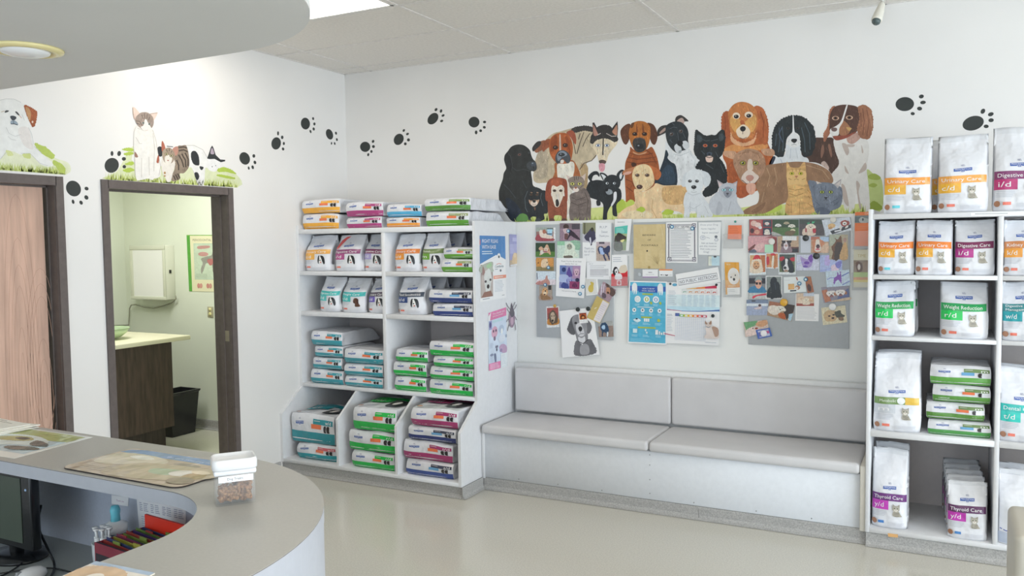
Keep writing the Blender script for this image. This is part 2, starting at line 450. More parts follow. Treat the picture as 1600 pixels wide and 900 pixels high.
t = thing('exam_counter', 'dark brown wooden cabinet under a beige worktop in the green room', 'cabinet', (-1.9, -1.6, 0))
dw = mat('3b2e26', 'darkwood')
m = MB(); m.box((-2.6, -2.6, .21), (-1.2, -.745, .897), dw); m.obj('cabinet_body', t)
m = MB(); m.box((-2.55, -2.6, 0), (-1.27, -.775, .21), mat('2e2520', 'darkwood')); m.obj('toe_kick', t)
m = MB(); m.rbox((-2.61, -2.65, .897), (-1.10, -.64, .932), mat('cdc9ae', 'laminate'), .006, 2); m.obj('worktop', t)
# pale splash panel low on the room's left wall
m = MB(); m.box((-2.619, -2.6, .94), (-2.60, -.62, 1.13), mat('c9ccbc', 'wall')); tag(m.obj('backsplash'), 'pale backsplash panel above the worktop in the green room', 'backsplash')
# shallow pale green bowl
t = thing('green_bowl', 'pale green plastic bowl on the worktop in the green room', 'bowl', (-1.52, -1.22, .9325))
cx, cy, cz = -1.50, -1.10, .9325
m = MB(); m.lathe([(.055, cz), (.10, cz+.012), (.145, cz+.045), (.165, cz+.08), (.161, cz+.081), (.14, cz+.05), (.095, cz+.02), (.03, cz+.012)], mat('a9bd96', 'gloss'), 32, (cx, cy, 0)); m.obj('bowl', t)
m = MB(); m.lathe([(.168, cz+.079), (.171, cz+.084), (.166, cz+.088), (.160, cz+.084)], mat('8fa67e', 'gloss'), 32, (cx, cy, 0)); m.obj('rim', t)
# x-ray light box
t = thing('x_ray_light_box', 'white wall-mounted x-ray viewing box in the green room', 'light box', (-2.15, -.11, 1.155))
m = MB(); m.rbox((-2.415, -.14, 1.16), (-1.955, -.0405, 1.655), mat('cfd0c2', 'gloss'), .006, 2); m.obj('housing', t)
m = MB(); m.box((-2.375, -.148, 1.19), (-1.985, -.1405, 1.615), mat('dfe0d8', 'gloss')); m.obj('screen', t)
m = MB()
for lo, hi in (((-2.415, -.155, 1.615), (-1.955, -.1405, 1.655)), ((-2.415, -.155, 1.16), (-1.955, -.1405, 1.19)), ((-2.415, -.152, 1.19), (-2.375, -.1405, 1.615)), ((-1.985, -.152, 1.19), (-1.955, -.1405, 1.615))):
    m.rbox(lo, hi, mat('c2c4b4', 'gloss'), .003, 2)
m.obj('bezel', t)
m = MB(); m.box((-1.9549, -.105, 1.40), (-1.949, -.085, 1.43), mat('1c1c1c', 'gloss')); m.obj('power_switch', t)
pts = [at(u, v, 'y', -.075) for u, v in ((274, 461), (275, 467), (268, 473), (255, 478), (240, 481.5), (225, 480), (212, 476), (205, 476.5), (202.5, 482), (202, 495), (201, 508))]
pts += [Vector((-2.3, -.5, .95)), Vector((-1.95, -.85, .94))]
m = MB(); m.tube([tuple(p) for p in pts], .006, mat('8c8d7c', 'gloss')); tag(m.obj('power_cord'), 'thin grey cord drooping from the x-ray viewing box to the worktop', 'cord')
# dental poster
def quadmap(q, off, ax='y', val=0, sgn=-1, w=100, h=100):
    """map (x, y) in 0..w, 0..h (y down) to the plane through the photo quad q = TL TR BR BL, off = distance in front of it"""
    P = [at(u, v, ax, val) for u, v in q]
    i = 'xyz'.index(ax)
    def M(x, y, L):
        s_, t_ = x/w, y/h
        p = (P[0]*(1-s_)+P[1]*s_)*(1-t_)+(P[3]*(1-s_)+P[2]*s_)*t_
        p = p.copy(); p[i] = val+sgn*(off+L*LAY); return tuple(p)
    return M
LAY = .00012
def sheet(M, c, w=100, h=100, thick=.0012, kind='paper', edge=None, bow=0):
    """thin slab whose front is the w x h area of map M"""
    m = MB(); k = thick/LAY
    n = 1
    P = [M(0, 0, 0), M(w, 0, 0), M(w, h, 0), M(0, h, 0)]; Q = [M(0, 0, -k), M(w, 0, -k), M(w, h, -k), M(0, h, -k)]
    m.add(P+Q, [(0, 1, 2, 3), (7, 6, 5, 4), (0, 4, 5, 1), (1, 5, 6, 2), (2, 6, 7, 3), (3, 7, 4, 0)], mat(c, kind)); return m
def centre(M, w=100, h=100): return M(w/2, h/2, 0)

M = quadmap([(292, 367), (350, 367), (352, 456), (296, 455)], .004, 'y', -.04)
t = thing('dental_poster', 'periodontal disease poster with green left strip in the green room', 'poster', centre(M))
sheet(M, 'd3cfae').obj('sheet', t)
A_ = Art(M, 'print'); A_.rect(0, 0, 9, 100, '4f9a35'); A_.rect(0, 0, 100, 1.5, '7fae55'); A_.text('PERIODONTAL DISEASE', 16, 11, 4, '7a7560', w=80)
A_.rect(18, 15, 98, 79, 'b3c4b0'); A_.rect(20, 17, 96, 77, 'bccab4')
A_.poly([(30, 20), (60, 19), (60, 23), (32, 25)], 'b98a84'); A_.ell(44, 34, 14, 4, 'b98a84')
A_.poly([(38, 42), (55, 38), (66, 36), (74, 26), (80, 30), (84, 36), (78, 42), (74, 50), (73, 64), (68, 64), (66, 52), (52, 50), (44, 62), (38, 68), (36, 60), (42, 50)], '8f8e84', fur=1)
A_.poly([(54, 44), (68, 42), (72, 48), (62, 54)], 'b06a68'); A_.poly([(80, 52), (96, 56), (96, 66), (86, 62)], 'c9a57c')
A_.lines(22, 69, 60, 3, 2.5, '93a08c', h=.8)
for x in (24, 50, 78): A_.ell(x+4, 90, 4, 4.5, 'bf8078'); A_.ell(x+11, 90, 4, 4.5, 'c58f82', rot=20)
A_.obj('print', t)
t = thing('wall_outlet', 'beige electrical outlet low on the green wall beside the door', 'outlet', (-1.52, -.045, 1.0))
m = MB(); m.rbox((-1.555, -.048, 1.01), (-1.487, -.0405, 1.105), mat('a5a086', 'gloss'), .003, 2); m.obj('cover_plate', t)
m = MB()
for z in (1.038, 1.078): m.lathe([(.0165, -.0405), (.0165, -.0515), (.001, -.052)], mat('d4cc92', 'gloss'), 16, (-1.521, 0, z), 'y')
m.obj('socket', t)
# bin
t = thing('waste_bin', 'black plastic waste bin with a red sticker beside the dark cabinet', 'bin', (-1.70, -.33, 0))
m = MB()
def frus(z, a, b): return [(-1.70-a, -.30-b, z), (-1.70+a, -.30-b, z), (-1.70+a, -.30+b, z), (-1.70-a, -.30+b, z)]
L4 = [frus(.002, .09, .12), frus(.36, .115, .155), frus(.375, .125, .165), frus(.385, .125, .165), frus(.385, .11, .15), frus(.02, .085, .115)]
V_ = [p for r in L4 for p in r]
m.add(V_, [(i*4+j, i*4+(j+1) % 4, (i+1)*4+(j+1) % 4, (i+1)*4+j) for i in range(5) for j in range(4)]+[(3, 2, 1, 0), (20, 21, 22, 23)], mat('1f2022', 'gloss')); m.obj('bin_body', t)
m = MB(); z0, z1 = .25, .30; m.add([(-1.66, -.30-.1478-.0025, z0), (-1.61, -.4503-.0, z0), (-1.61, -.4545-.002, z1), (-1.66, -.4545-.002, z1)], [(0, 1, 2, 3)], mat('e0452f', 'print')); m.obj('sticker', t)

# ============================================================ FURNITURE
wb = mat('cfd0d2', 'board'); wb2 = mat('c9c9cb', 'board'); edge = mat('bdbcba', 'board')
# lower wall lining with its top ledge, behind bench and boards
m = MB(); m.rbox((1.5, -.019, .02), (5.2, .002, 1.7874), mat('d9dad8', 'wall'), .003, 2); struct(m, 'trim_2')

# ------------------------------------------------------------ left display shelf
def slab(lo, hi, mm=None, r=.0015):
    m = MB(); m.rbox(lo, hi, mm or wb, r, 1); return m
D_1, D_2 = .6083, .8325
def side_profile(zt): return [(-.021, .075), (-D_2, .075), (-D_2, .427), (-D_1, .593), (-D_1, zt), (-.021, zt)]
t = thing('display_shelf', 'white display shelf left of the bench with slanted lower bins', 'shelf unit', (.76, -.4, 0))
for x0, x1 in ((.001, .022), (1.502, 1.5225)):
    m = MB(); m.prism(side_profile(1.7874), x0, x1, wb, 'x'); m.obj('side_panel', t)
for x0, x1 in ((.512, .530), (1.008, 1.027)):
    m = MB(); m.prism([(-.04, .1), (-D_2+.001, .1), (-D_2+.001, .427), (-D_1+.001, .592), (-.04, .592)], x0, x1, wb, 'x'); m.obj('divider', t)
slab((.766, -D_1+.001, .618), (.797, -.04, 1.722)).obj('divider', t)
for z0, z1 in ((1.722, 1.757), (1.418, 1.449), (1.119, 1.151), (.592, .617)):
    if z0 > 1.5 or z0 < .6: slab((.022, -D_1, z0), (1.502, -.04, z1)).obj('shelf', t)
    else:
        slab((.022, -D_1, z0), (.766, -.04, z1)).obj('shelf', t); slab((.797, -D_1, z0), (1.502, -.04, z1)).obj('shelf', t)
slab((.022, -D_2, .075), (1.502, -.04, .100)).obj('bottom_shelf', t)
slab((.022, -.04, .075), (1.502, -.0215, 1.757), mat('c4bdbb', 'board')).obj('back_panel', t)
slab((.01, -D_2+.045, .001), (1.515, -.03, .075), cv).obj('plinth', t)

# ------------------------------------------------------------ right display shelf
D_4 = .6027
t = thing('display_shelf', 'white display shelf right of the bench holding cat food bags', 'shelf unit', (4.6, -.35, 0))
slab((3.896, -D_4, .075), (3.917, -.0215, 1.793)).obj('side_panel', t)
slab((5.13, -D_4, .075), (5.152, -.0215, 1.793)).obj('side_panel', t)
slab((4.487, -D_4+.001, .1), (4.509, -.04, 1.742)).obj('divider', t)
for z0, z1 in ((1.742, 1.767), (1.427, 1.449), (1.107, 1.127), (.593, .624)):
    if z0 > 1.5: slab((3.917, -D_4, z0), (5.13, -.04, z1)).obj('shelf', t)
    else:
        slab((3.917, -D_4, z0), (4.487, -.04, z1)).obj('shelf', t); slab((4.509, -D_4, z0), (5.13, -.04, z1)).obj('shelf', t)
slab((3.917, -D_4, .075), (5.13, -.04, .100)).obj('bottom_shelf', t)
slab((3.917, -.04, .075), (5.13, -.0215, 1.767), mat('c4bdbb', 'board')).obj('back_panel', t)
slab((3.91, -D_4+.045, .001), (5.14, -.03, .075), cv).obj('plinth', t)
M = quadmap([(1517, 332.5), (1599, 331), (1599, 336), (1517, 337.5)], .0008, 'y', -D_4, h=6)
sl = sheet(M, 'e2e3e4', h=6, thick=.0006).obj('notice_strip', t); A_ = Art(M); A_.lines(8, 1.6, 96, 1, 1, 'a6a8aa', h=1.6); A_.obj('lettering', sl)
M = quadmap([(1387, 833), (1403, 835), (1403, 840), (1388, 838.5)], .0004, 'y', -D_4)
A_ = Art(M, 'paper'); A_.rect(0, 0, 100, 100, 'cfa169'); A_.obj('worn_patch', t)
cove('baseboard_back', [(-.0, -.8), (1.5225, -.8)], .0755, .018, .022)
cove('baseboard_shelf_side', [(1.527, -.835), (1.527, -.57)], .0755, .008)
cove('baseboard_bench', [(1.53, -.555), (3.905, -.555)], .0755, .008, .03)
cove('baseboard_shelf_right', [(3.9, -.578), (5.15, -.578)], .0755, .012, .03)

# ------------------------------------------------------------ bench
t = thing('waiting_bench', 'built-in white waiting bench with two long grey vinyl seat cushions', 'bench', (2.7, -.3, 0))
slab((1.535, -.5646, .078), (3.890, -.06, .374), mat('c9ccd0', 'board')).obj('front_panel', t)
m = MB(); m.rbox((1.524, -.568, .07), (1.5475, -.10, .40), wb, .002, 1); m.obj('side_stile', t)
m = MB(); m.rbox((3.868, -.590, .07), (3.8955, -.10, .425), mat('c4c0b6', 'board'), .004, 2); m.obj('side_stile', t)
slab((1.524, -.075, .374), (3.8955, -.0195, .783), mat('d3d4d4', 'board'), .004).obj('backboard', t)
vy = mat('bfbebf', 'vinyl'); 
def cushion(x0, x1, y0, y1, z0, z1, r, tilt=0, dip=.004, arch=0):
    m = MB(); m.rbox((x0, y0, z0), (x1, y1, z1), vy, r, 5); return m
cushion(1.537, 2.688, -.597, -.115, .376, .438, .022).obj('seat_cushion', t)
cushion(2.691, 3.868, -.597, -.115, .376, .438, .022).obj('seat_cushion', t)
for a, b in ((1.552, 2.690), (2.694, 3.872)):
    m = MB(); m.rbox((a, -.135, .446), (b, -.076, .758), vy, .02, 5); m.obj('back_cushion', t)
m = MB()
for x, z in [(2.69, z) for z in (.115, .20, .29, .352)]+[(x, .095) for x in (1.80, 2.08, 2.38, 2.96, 3.32, 3.62)]:
    m.lathe([(.004, -.5645), (.003, -.5665), (.0005, -.567)], mat('8d8f92', 'metal'), 8, (x, 0, z), 'y')
m.obj('screws', t)
# crack in the cove under the bench
M = quadmap([(1091, 795), (1094, 795), (1094, 818), (1092, 818)], .018, 'y', -.555)
A_ = Art(M, 'paper'); A_.line([(40, 0), (60, 30), (35, 62), (55, 100)], 26, '6e6c69'); o = A_.obj('baseboard_crack'); o['kind'] = 'structure'

# ------------------------------------------------------------ reception counter
outer = round_end(.001, -3.69, 3.18, .64, -6.6, 28)
inner = round_end(.001, -3.998, 2.878, .255, -6.6, 20)
t = thing('reception_counter', 'curved grey-topped reception counter with rounded end in the foreground', 'counter', (2.0, -3.85, 0))
ring = outer+inner[::-1]
m = MB(); m.prism(ring, 1.0345, 1.0676, mat('9fa2a9', 'board')); m.obj('counter_edge', t)
def grow(p, d): return p
m = MB(); m.prism(ring, 1.0676, 1.0688, mat('4f433d', 'board')); m.obj('edge_line', t)
m = MB(); m.prism(ring, 1.0688, 1.07, mat('97958f', 'laminate')); m.obj('counter_top', t)
wi = round_end(.001, -3.745, 3.125, .585, -6.6, 28); wo = round_end(.001, -3.691, 3.179, .639, -6.6, 28)
m = MB(); m.prism(wo+wi[::-1], 0, 1.0345, mat('9fa2a9', 'board'), smooth=False); m.obj('counter_wall', t)
di = round_end(.001, -4.45, 2.45, .2, -6.6, 12); do = round_end(.001, -3.746, 3.124, .584, -6.6, 28)
m = MB(); m.prism(do+di[::-1], .715, .75, mat('8f9492', 'laminate')); m.obj('desk_top', t)
m = MB(); m.prism(round_end(.001, -3.747, 3.123, .583, -6.6, 28)+round_end(.001, -3.752, 3.118, .578, -6.6, 28)[::-1], .75, 1.034, mat('a9afbb', 'laminate')); m.obj('inner_lining', t)

# grey padded block that just shows at the right edge
t = thing('padded_chair', 'grey padded chair back cut off by the lower right edge', 'chair', (4.62, -2.3, 0))
m = MB(); m.rbox((4.452, -2.50, .40), (5.0, -2.16, .755), mat('aaa69b', 'vinyl'), .022, 5); m.obj('backrest', t)
m = MB(); m.rbox((4.47, -3.0, .36), (4.98, -2.505, .45), mat('a7a6a2', 'vinyl'), .02, 4); m.obj('seat', t)
for x in (4.50, 4.94):
    for y in (-2.95, -2.22): m = MB(); m.tube([(x, y, 0), (x, y, .40)], .014, mat('8b8b8b', 'metal'), 10); m.obj('leg', t)

# ------------------------------------------------------------ on the counter
def deskmap(q, z, w=100, h=100):
    P = [at(u, v, 'z', z) for u, v in q]
    def M(x, y, L):
        s_, t_ = x/w, y/h
        p = (P[0]*(1-s_)+P[1]*s_)*(1-t_)+(P[3]*(1-s_)+P[2]*s_)*t_
        return (p.x, p.y, z+L*LAY)
    return M
def worldmap(c0, c1, c2, c3, w=100, h=100):
    P = [Vector(c) for c in (c0, c1, c2, c3)]
    n = (P[1]-P[0]).cross(P[3]-P[0]).normalized()
    def M(x, y, L):
        s_, t_ = x/w, y/h
        p = (P[0]*(1-s_)+P[1]*s_)*(1-t_)+(P[3]*(1-s_)+P[2]*s_)*t_
        return tuple(p+Vector((0, 0, 1))*(L*LAY))
    return M
# counter mat, rounded corners, dark rubber under a printed top
x0, x1, y1, y0, r = 2.195, 2.640, -3.757, -3.982, .03
def rr(x0, y0, x1, y1, r, n=6):
    p = []
    for cx, cy, a in ((x1-r, y1-r, 0), (x0+r, y1-r, 90), (x0+r, y0+r, 180), (x1-r, y0+r, 270)):
        for k in range(n+1): b = math.radians(a+90*k/n); p.append((cx+r*math.cos(b), cy+r*math.sin(b)))
    return p
t = thing('counter_mat', 'tan printed counter mat with a blue band on the reception counter', 'mat', (2.41, -3.87, 1.07))
m = MB(); m.prism(rr(x0, y0, x1, y1, r), 1.0702, 1.0732, mat('2c2624', 'board')); m.obj('rubber_base', t)
M = worldmap((x0, y1, 1.0734), (x1, y1, 1.0734), (x1, y0, 1.0734), (x0, y0, 1.0734))
A_ = Art(M); s100 = [((x-x0)/(x1-x0)*100, (y1-y)/(y1-y0)*100) for x, y in rr(x0+.0008, y0+.0008, x1-.0008, y1-.0008, r)]
A_.raw(s100, 'b3a28c'); A_.poly([(14, 2), (86, 2), (97.5, 6), (98, 21), (60, 20), (20, 21), (1, 20), (4, 8)], '6f8db4', False)
A_.text("the care your pet deserves", 40, 15, 4, 'c3cfe0', w=48)
A_.poly([(6, 22), (40, 21), (52, 40), (20, 66), (4, 60)], 'cabfa8'); A_.poly([(20, 24), (30, 22), (38, 30), (28, 36), (18, 32)], 'dcd8cc', fur=1)
A_.poly([(58, 30), (68, 26), (78, 30), (70, 40), (60, 38)], '8f8574'); A_.poly([(40, 44), (98, 36), (98, 70), (60, 96), (30, 90)], 'b7a78b')
A_.poly([(56, 56), (74, 50), (84, 58), (72, 72), (58, 70)], 'a5b294'); A_.ell(80, 58, 9, 12, 'd6d0c4', rot=20); A_.ell(90, 62, 7, 14, 'a3895f'); A_.ell(88, 48, 7, 6, 'd8c8ac'); A_.ell(90, 80, 9, 12, '8f7f68')
A_.lines(10, 78, 46, 3, 5, 'c6b9a4', h=1.2); A_.obj('printed_top', t)
# leaflet with a dog and cat picture, left
t = thing('pet_poster', 'laminated sheet with a green, blue and yellow dog picture at the counter left', 'poster', (1.8, -3.83, 1.07))
c = [(1.60, -3.715), (1.955, -3.712), (1.985, -3.972), (1.62, -3.980)]
M = worldmap(*[(x, y, 1.0708) for x, y in c])
m = MB(); m.prism(c, 1.0701, 1.0707, mat('d0d2cb', 'gloss')); m.obj('sheet', t)
A_ = Art(M); A_.rect(3, 4, 95, 84, 'aebfc4'); A_.rect(3, 4, 95, 30, 'a7ad72'); A_.poly([(30, 8), (70, 12), (92, 10), (92, 30), (50, 34), (20, 28)], '98a05a')
A_.poly([(12, 34), (45, 24), (75, 34), (86, 52), (60, 60), (34, 72), (10, 60)], 'c6cfc9', fur=1.2); A_.poly([(20, 40), (44, 30), (60, 38), (50, 48), (28, 52)], 'a29a5c', fur=1)
A_.ell(46, 38, 9, 5, '5a5644'); A_.ell(46, 38, 5, 3, '2e2c28'); A_.poly([(66, 38), (84, 44), (92, 54), (78, 56), (68, 50)], '454a44', fur=1.2)
A_.poly([(60, 66), (84, 60), (94, 66), (76, 76), (60, 74)], '4f5349', fur=1); A_.poly([(10, 62), (28, 54), (36, 66), (30, 82), (12, 80)], 'd0a83a', fur=1); A_.ell(24, 74, 9, 5, '8a7c34')
A_.rect(3, 86, 62, 97, '4d69ac'); A_.lines(10, 90, 48, 1, 3, 'c4cfe4', h=2); A_.obj('print', t)
t = thing('newspaper_stack', 'pile of folded papers at the far left of the counter', 'papers', (1.6, -3.78, 1.071))
for k in range(5):
    rnd = random.Random(k); a = rnd.uniform(-.12, .12); cx, cy = 1.50+rnd.uniform(-.01, .01), -3.775
    P = [(cx+dx*math.cos(a)-dy*math.sin(a), cy+dx*math.sin(a)+dy*math.cos(a)) for dx, dy in ((-.17, -.075), (.15, -.075), (.17, .065), (-.16, .07))]
    m = MB(); m.prism(P, 1.0712+k*.0032, 1.0738+k*.0032, mat('cfcabd' if k % 2 else 'd6d2c8', 'paper')); m.obj('paper_sheet', t)
M = worldmap(*[(p[0], p[1], 1.0868) for p in (P[3], P[2], P[1], P[0])]); A_ = Art(M); A_.lines(5, 8, 90, 9, 9, 'b0ab9e', h=2.6); A_.obj('print', t)
t = thing('magazine', 'glossy magazine with animal cover at the bottom of the counter', 'magazine', (2.93, -4.50, 1.07))
c = [(2.884, -4.415), (2.872, -4.37), (2.965, -4.345), (3.075, -4.56), (2.98, -4.60)]
m = MB(); m.prism([(2.875, -4.37), (3.02, -4.36), (3.05, -4.58), (2.90, -4.60)], 1.0702, 1.0726, mat('d7cfc2', 'gloss')); m.obj('pages', t)
M = worldmap((2.875, -4.37, 1.0728), (3.02, -4.36, 1.0728), (3.05, -4.58, 1.0728), (2.90, -4.60, 1.0728))
A_ = Art(M); A_.rect(0, 0, 100, 100, 'd4cdc2'); A_.rect(0, 0, 100, 6, '9fb0c4'); A_.poly([(5, 10), (60, 6), (90, 30), (60, 50), (10, 40)], 'c9a986', fur=2); A_.ell(40, 25, 12, 8, 'e0d6c8'); A_.ell(66, 26, 10, 8, 'b98d6a'); A_.obj('print', t)

# treat jar
JZ = 1.0702; ja = math.atan2(.066, .053)
t = thing('treat_jar', 'clear square jar of brown dog treats with white lid on the counter', 'jar', (2.8555, -4.008, JZ), ja, local=True)
w2, dp, hb = .0435, .066, .076
def rrb(mb, lo, hi, r, mm, n=5): mb.rbox(lo, hi, mm, r, n)
def ringbody(hw, d0, d1, z0, z1, r, th, mm):
    o = rr(-hw, d0, hw, d1, r); i = rr(-hw+th, d0+th, hw-th, d1-th, max(.001, r-th)); n = len(o); m = MB()
    V_ = [(x, y, z0) for x, y in o]+[(x, y, z1) for x, y in o]+[(x, y, z1) for x, y in i]+[(x, y, z0+.004) for x, y in i]
    fs = [(k*n+j, k*n+(j+1) % n, (k+1)*n+(j+1) % n, (k+1)*n+j) for k in range(3) for j in range(n)]+[tuple(range(n))[::-1], tuple(3*n+j for j in range(n))]
    m.add(V_, fs, mm, True); return m
ringbody(w2, 0, dp, 0, hb, .010, .0022, mat('ffffff', 'clear')).obj('jar_body', t)
m = MB(); m.rbox((-w2-.002, -.002, hb-.008), (w2+.002, dp+.002, hb+.004), mat('cbccce', 'gloss'), .004, 3); m.obj('lid_collar', t)
m = MB(); o1 = rr(-w2-.005, -.005, w2+.005, dp+.005, .014); 
def scaled(o, k): 
    cx, cy = 0, dp/2; return [(cx+(x-cx)*k, cy+(y-cy)*k) for x, y in o]
rs = [(o1, hb+.004, .97), (o1, hb+.006, 1), (o1, hb+.020, 1), (o1, hb+.026, .97), (o1, hb+.028, .92), (o1, hb+.027, .88), (o1, hb+.021, .80), (o1, hb+.0205, .4)]
V_ = [(x, y, z) for o_, z, k in rs for x, y in scaled(o_, k)]; n = len(o1)
m.add(V_, [(k*n+j, k*n+(j+1) % n, (k+1)*n+(j+1) % n, (k+1)*n+j) for k in range(len(rs)-1) for j in range(n)]+[tuple(range(n))[::-1], tuple((len(rs)-1)*n+j for j in range(n))], mat('cfcfcf', 'gloss'), True)
m.obj('lid', t)
m = MB(); m.box((-.036, -.0006, hb-.023), (.038, -.0001, hb-.009), mat('e3e4e8', 'paper')); q = m.obj('paper_label', t)
A_ = Art(lambda x, y, L: (x, -.0007-L*LAY, y), yd=False); A_.text('Dog Treats', -.018, hb-.0185, .0055, '5a5c60', w=.034); A_.obj('lettering', t)
m = MB(); rnd = random.Random(9)
for k in range(230):
    x = rnd.uniform(-w2+.010, w2-.010); y = rnd.uniform(.010, dp-.010)
    top = .034+.020*(x+w2)/(2*w2)+.006*math.sin(y*90); z = rnd.uniform(.010, max(.012, top))
    if rnd.random() < .5: y = .0095
    r = rnd.uniform(.0050, .0064); a = rnd.uniform(0, PI); n_s = 7
    prof = [(.001, -r*.55), (r*.75, -r*.45), (r, 0), (r*.75, r*.45), (.001, r*.55)]
    V_ = []; 
    ta, tb = rnd.uniform(0, PI), rnd.uniform(0, 2*PI)
    from mathutils import Euler
    E_ = Euler((ta, tb, a))
    for pr_, pz in prof:
        for j in range(n_s):
            q = Vector((pr_*math.cos(2*PI*j/n_s), pr_*math.sin(2*PI*j/n_s), pz)); q.rotate(E_); V_.append((x+q.x, y+q.y, max(.0045, z+q.z)))
    m.add(V_, [(i*n_s+j, i*n_s+(j+1) % n_s, (i+1)*n_s+(j+1) % n_s, (i+1)*n_s+j) for i in range(4) for j in range(n_s)], mat(rnd.choice(['84603f', '745236', '926e4a']), 'kibble'), True)
kb = m.obj('kibble_treats', t); kb['kind'] = 'stuff'

# ------------------------------------------------------------ on the desk behind the counter
DZ_ = .7502
t = thing('computer_monitor', 'black computer monitor on the desk at the far left', 'monitor', (1.88, -3.93, DZ_))
bk = mat('17191b', 'gloss')
m = MB(); m.lathe([(.075, DZ_), (.075, DZ_+.008), (.03, DZ_+.016), (.01, DZ_+.017)], bk, 28, (1.86, -3.90, 0), sx=1.3); m.obj('base', t)
m = MB(); m.rbox((1.845, -3.915, DZ_+.01), (1.875, -3.885, .90), bk, .004, 2); m.obj('stand', t)
m = MB(); m.rbox((1.60, -3.945, .80), (2.005, -3.915, 1.02), bk, .006, 2); m.obj('housing', t)
m = MB(); m.box((1.615, -3.947, .82), (1.965, -3.9455, 1.005), mat('3c463c', 'gloss')); m.obj('screen', t)
m = MB(); m.lathe([(.004, -3.9455), (.003, -3.948), (.0005, -3.9485)], mat('9fb8d8', 'gloss'), 10, (1.988, 0, .975), 'y'); m.obj('power_button', t)
def dp_(u, v, z=.757): p = at(u, v, 'z', z); return (p.x, p.y, z)
def smoothpath(P, k=6):
    P = [Vector(p) for p in P]; out = []
    for i in range(len(P)-1):
        p0, p1, p2, p3 = P[max(0, i-1)], P[i], P[i+1], P[min(len(P)-1, i+2)]
        for j in range(k):
            t_ = j/k; out.append(.5*((2*p1)+(-p0+p2)*t_+(2*p0-5*p1+4*p2-p3)*t_*t_+(-p0+3*p1-3*p2+p3)*t_**3))
    return out+[P[-1]]
m = MB(); a = at(60, 822, 'y', -3.85)
m.tube(smoothpath([tuple(a+Vector((-.03, .03, .05))), tuple(a), dp_(75, 858, .79), dp_(85, 882), dp_(80, 900), dp_(66, 912)]), .0035, bk); tag(m.obj('monitor_cable'), 'thick black cable curving down onto the desk behind the counter', 'cable')
m = MB(); m.tube(smoothpath([dp_(34, 866), dp_(35, 878), dp_(24, 888), dp_(4, 899), dp_(-20, 905)]), .0025, bk); tag(m.obj('mouse_cable'), 'thin black cable beside the white mouse on the desk', 'cable')
m = MB(); m.tube(smoothpath([dp_(0, 896, .756), dp_(40, 890, .756), dp_(62, 888, .756), dp_(84, 888, .756), dp_(108, 893, .756), dp_(125, 899, .756)]), .0022, bk); tag(m.obj('desk_cable'), 'black cable lying across the desk below the counter edge', 'cable')
t = thing('computer_mouse', 'white computer mouse at the bottom left of the desk', 'mouse', (2.055, -4.0, DZ_))
m = MB(); p = at(47, 897, 'z', .765); cx, cy = p.x, p.y
m.lathe([(.028, DZ_), (.031, DZ_+.008), (.029, DZ_+.018), (.020, DZ_+.028), (.008, DZ_+.032), (.001, DZ_+.0325)], mat('e4e6e2', 'gloss'), 24, (cx, cy, 0), sx=.9, sy=1.5); m.obj('mouse_shell', t)
m = MB(); m.rbox((cx-.004, cy-.038, DZ_+.022), (cx+.004, cy-.024, DZ_+.0315), mat('9a9d9f', 'gloss'), .002, 2); m.obj('wheel', t)
# expanding file with coloured folders
t = thing('expanding_file', 'dark red expanding file full of coloured folders on the desk', 'file box', (2.40, -3.93, DZ_))
mar = mat('7a2436', 'board')
def wp(x, y): return (2.408+x*math.cos(-.10)-y*math.sin(-.10), -3.910+x*math.sin(-.10)+y*math.cos(-.10))
def slabp(x0, x1, y0, y1, z0, z1, c, z2=None, kind='board'):
    m = MB(); P = [wp(x0, y0), wp(x1, y0), wp(x1, y1), wp(x0, y1)]; zz = [z0]*4+[z1, z2 or z1, z2 or z1, z1]
    m.add([(P[i % 4][0], P[i % 4][1], zz[i]) for i in range(8)], [(0, 3, 2, 1), (4, 5, 6, 7), (0, 1, 5, 4), (1, 2, 6, 5), (2, 3, 7, 6), (3, 0, 4, 7)], c if not isinstance(c, str) else mat(c, kind)); return m
slabp(-.075, .10, -.078, -.072, DZ_, .892, mat('241f28', 'board')).obj('file_front', t)
slabp(-.079, -.075, -.078, .07, DZ_, .89, mar).obj('file_side', t)
slabp(.10, .104, -.078, .07, DZ_, .89, mar).obj('file_side', t)
slabp(-.075, .10, -.0795, -.0782, .865, .8925, mar).obj('file_rim', t)
slabp(-.075, .10, .062, .068, DZ_, .925, 'd2321f').obj('red_folder', t)
fc = ['6a2434', '8f3a36', '38426a', '66803c', '9a9440', '70304a', '43506f', '74853f', '8f3d36', '9a9444', '4a3a70', '5c783c', '843640', '38466f']
for k, c in enumerate(fc):
    y = -.067+k*.0092; slabp(-.073, .098, y, y+.0022, DZ_, .889+(k % 3)*.004, c, z2=.885).obj('folder', t)
    if k % 2: slabp(-.06+(k % 5)*.03, -.03+(k % 5)*.03, y, y+.0022, .885, .898, ['9a9440', '74853f', '8f3a36'][k % 3]).obj('tab', t)
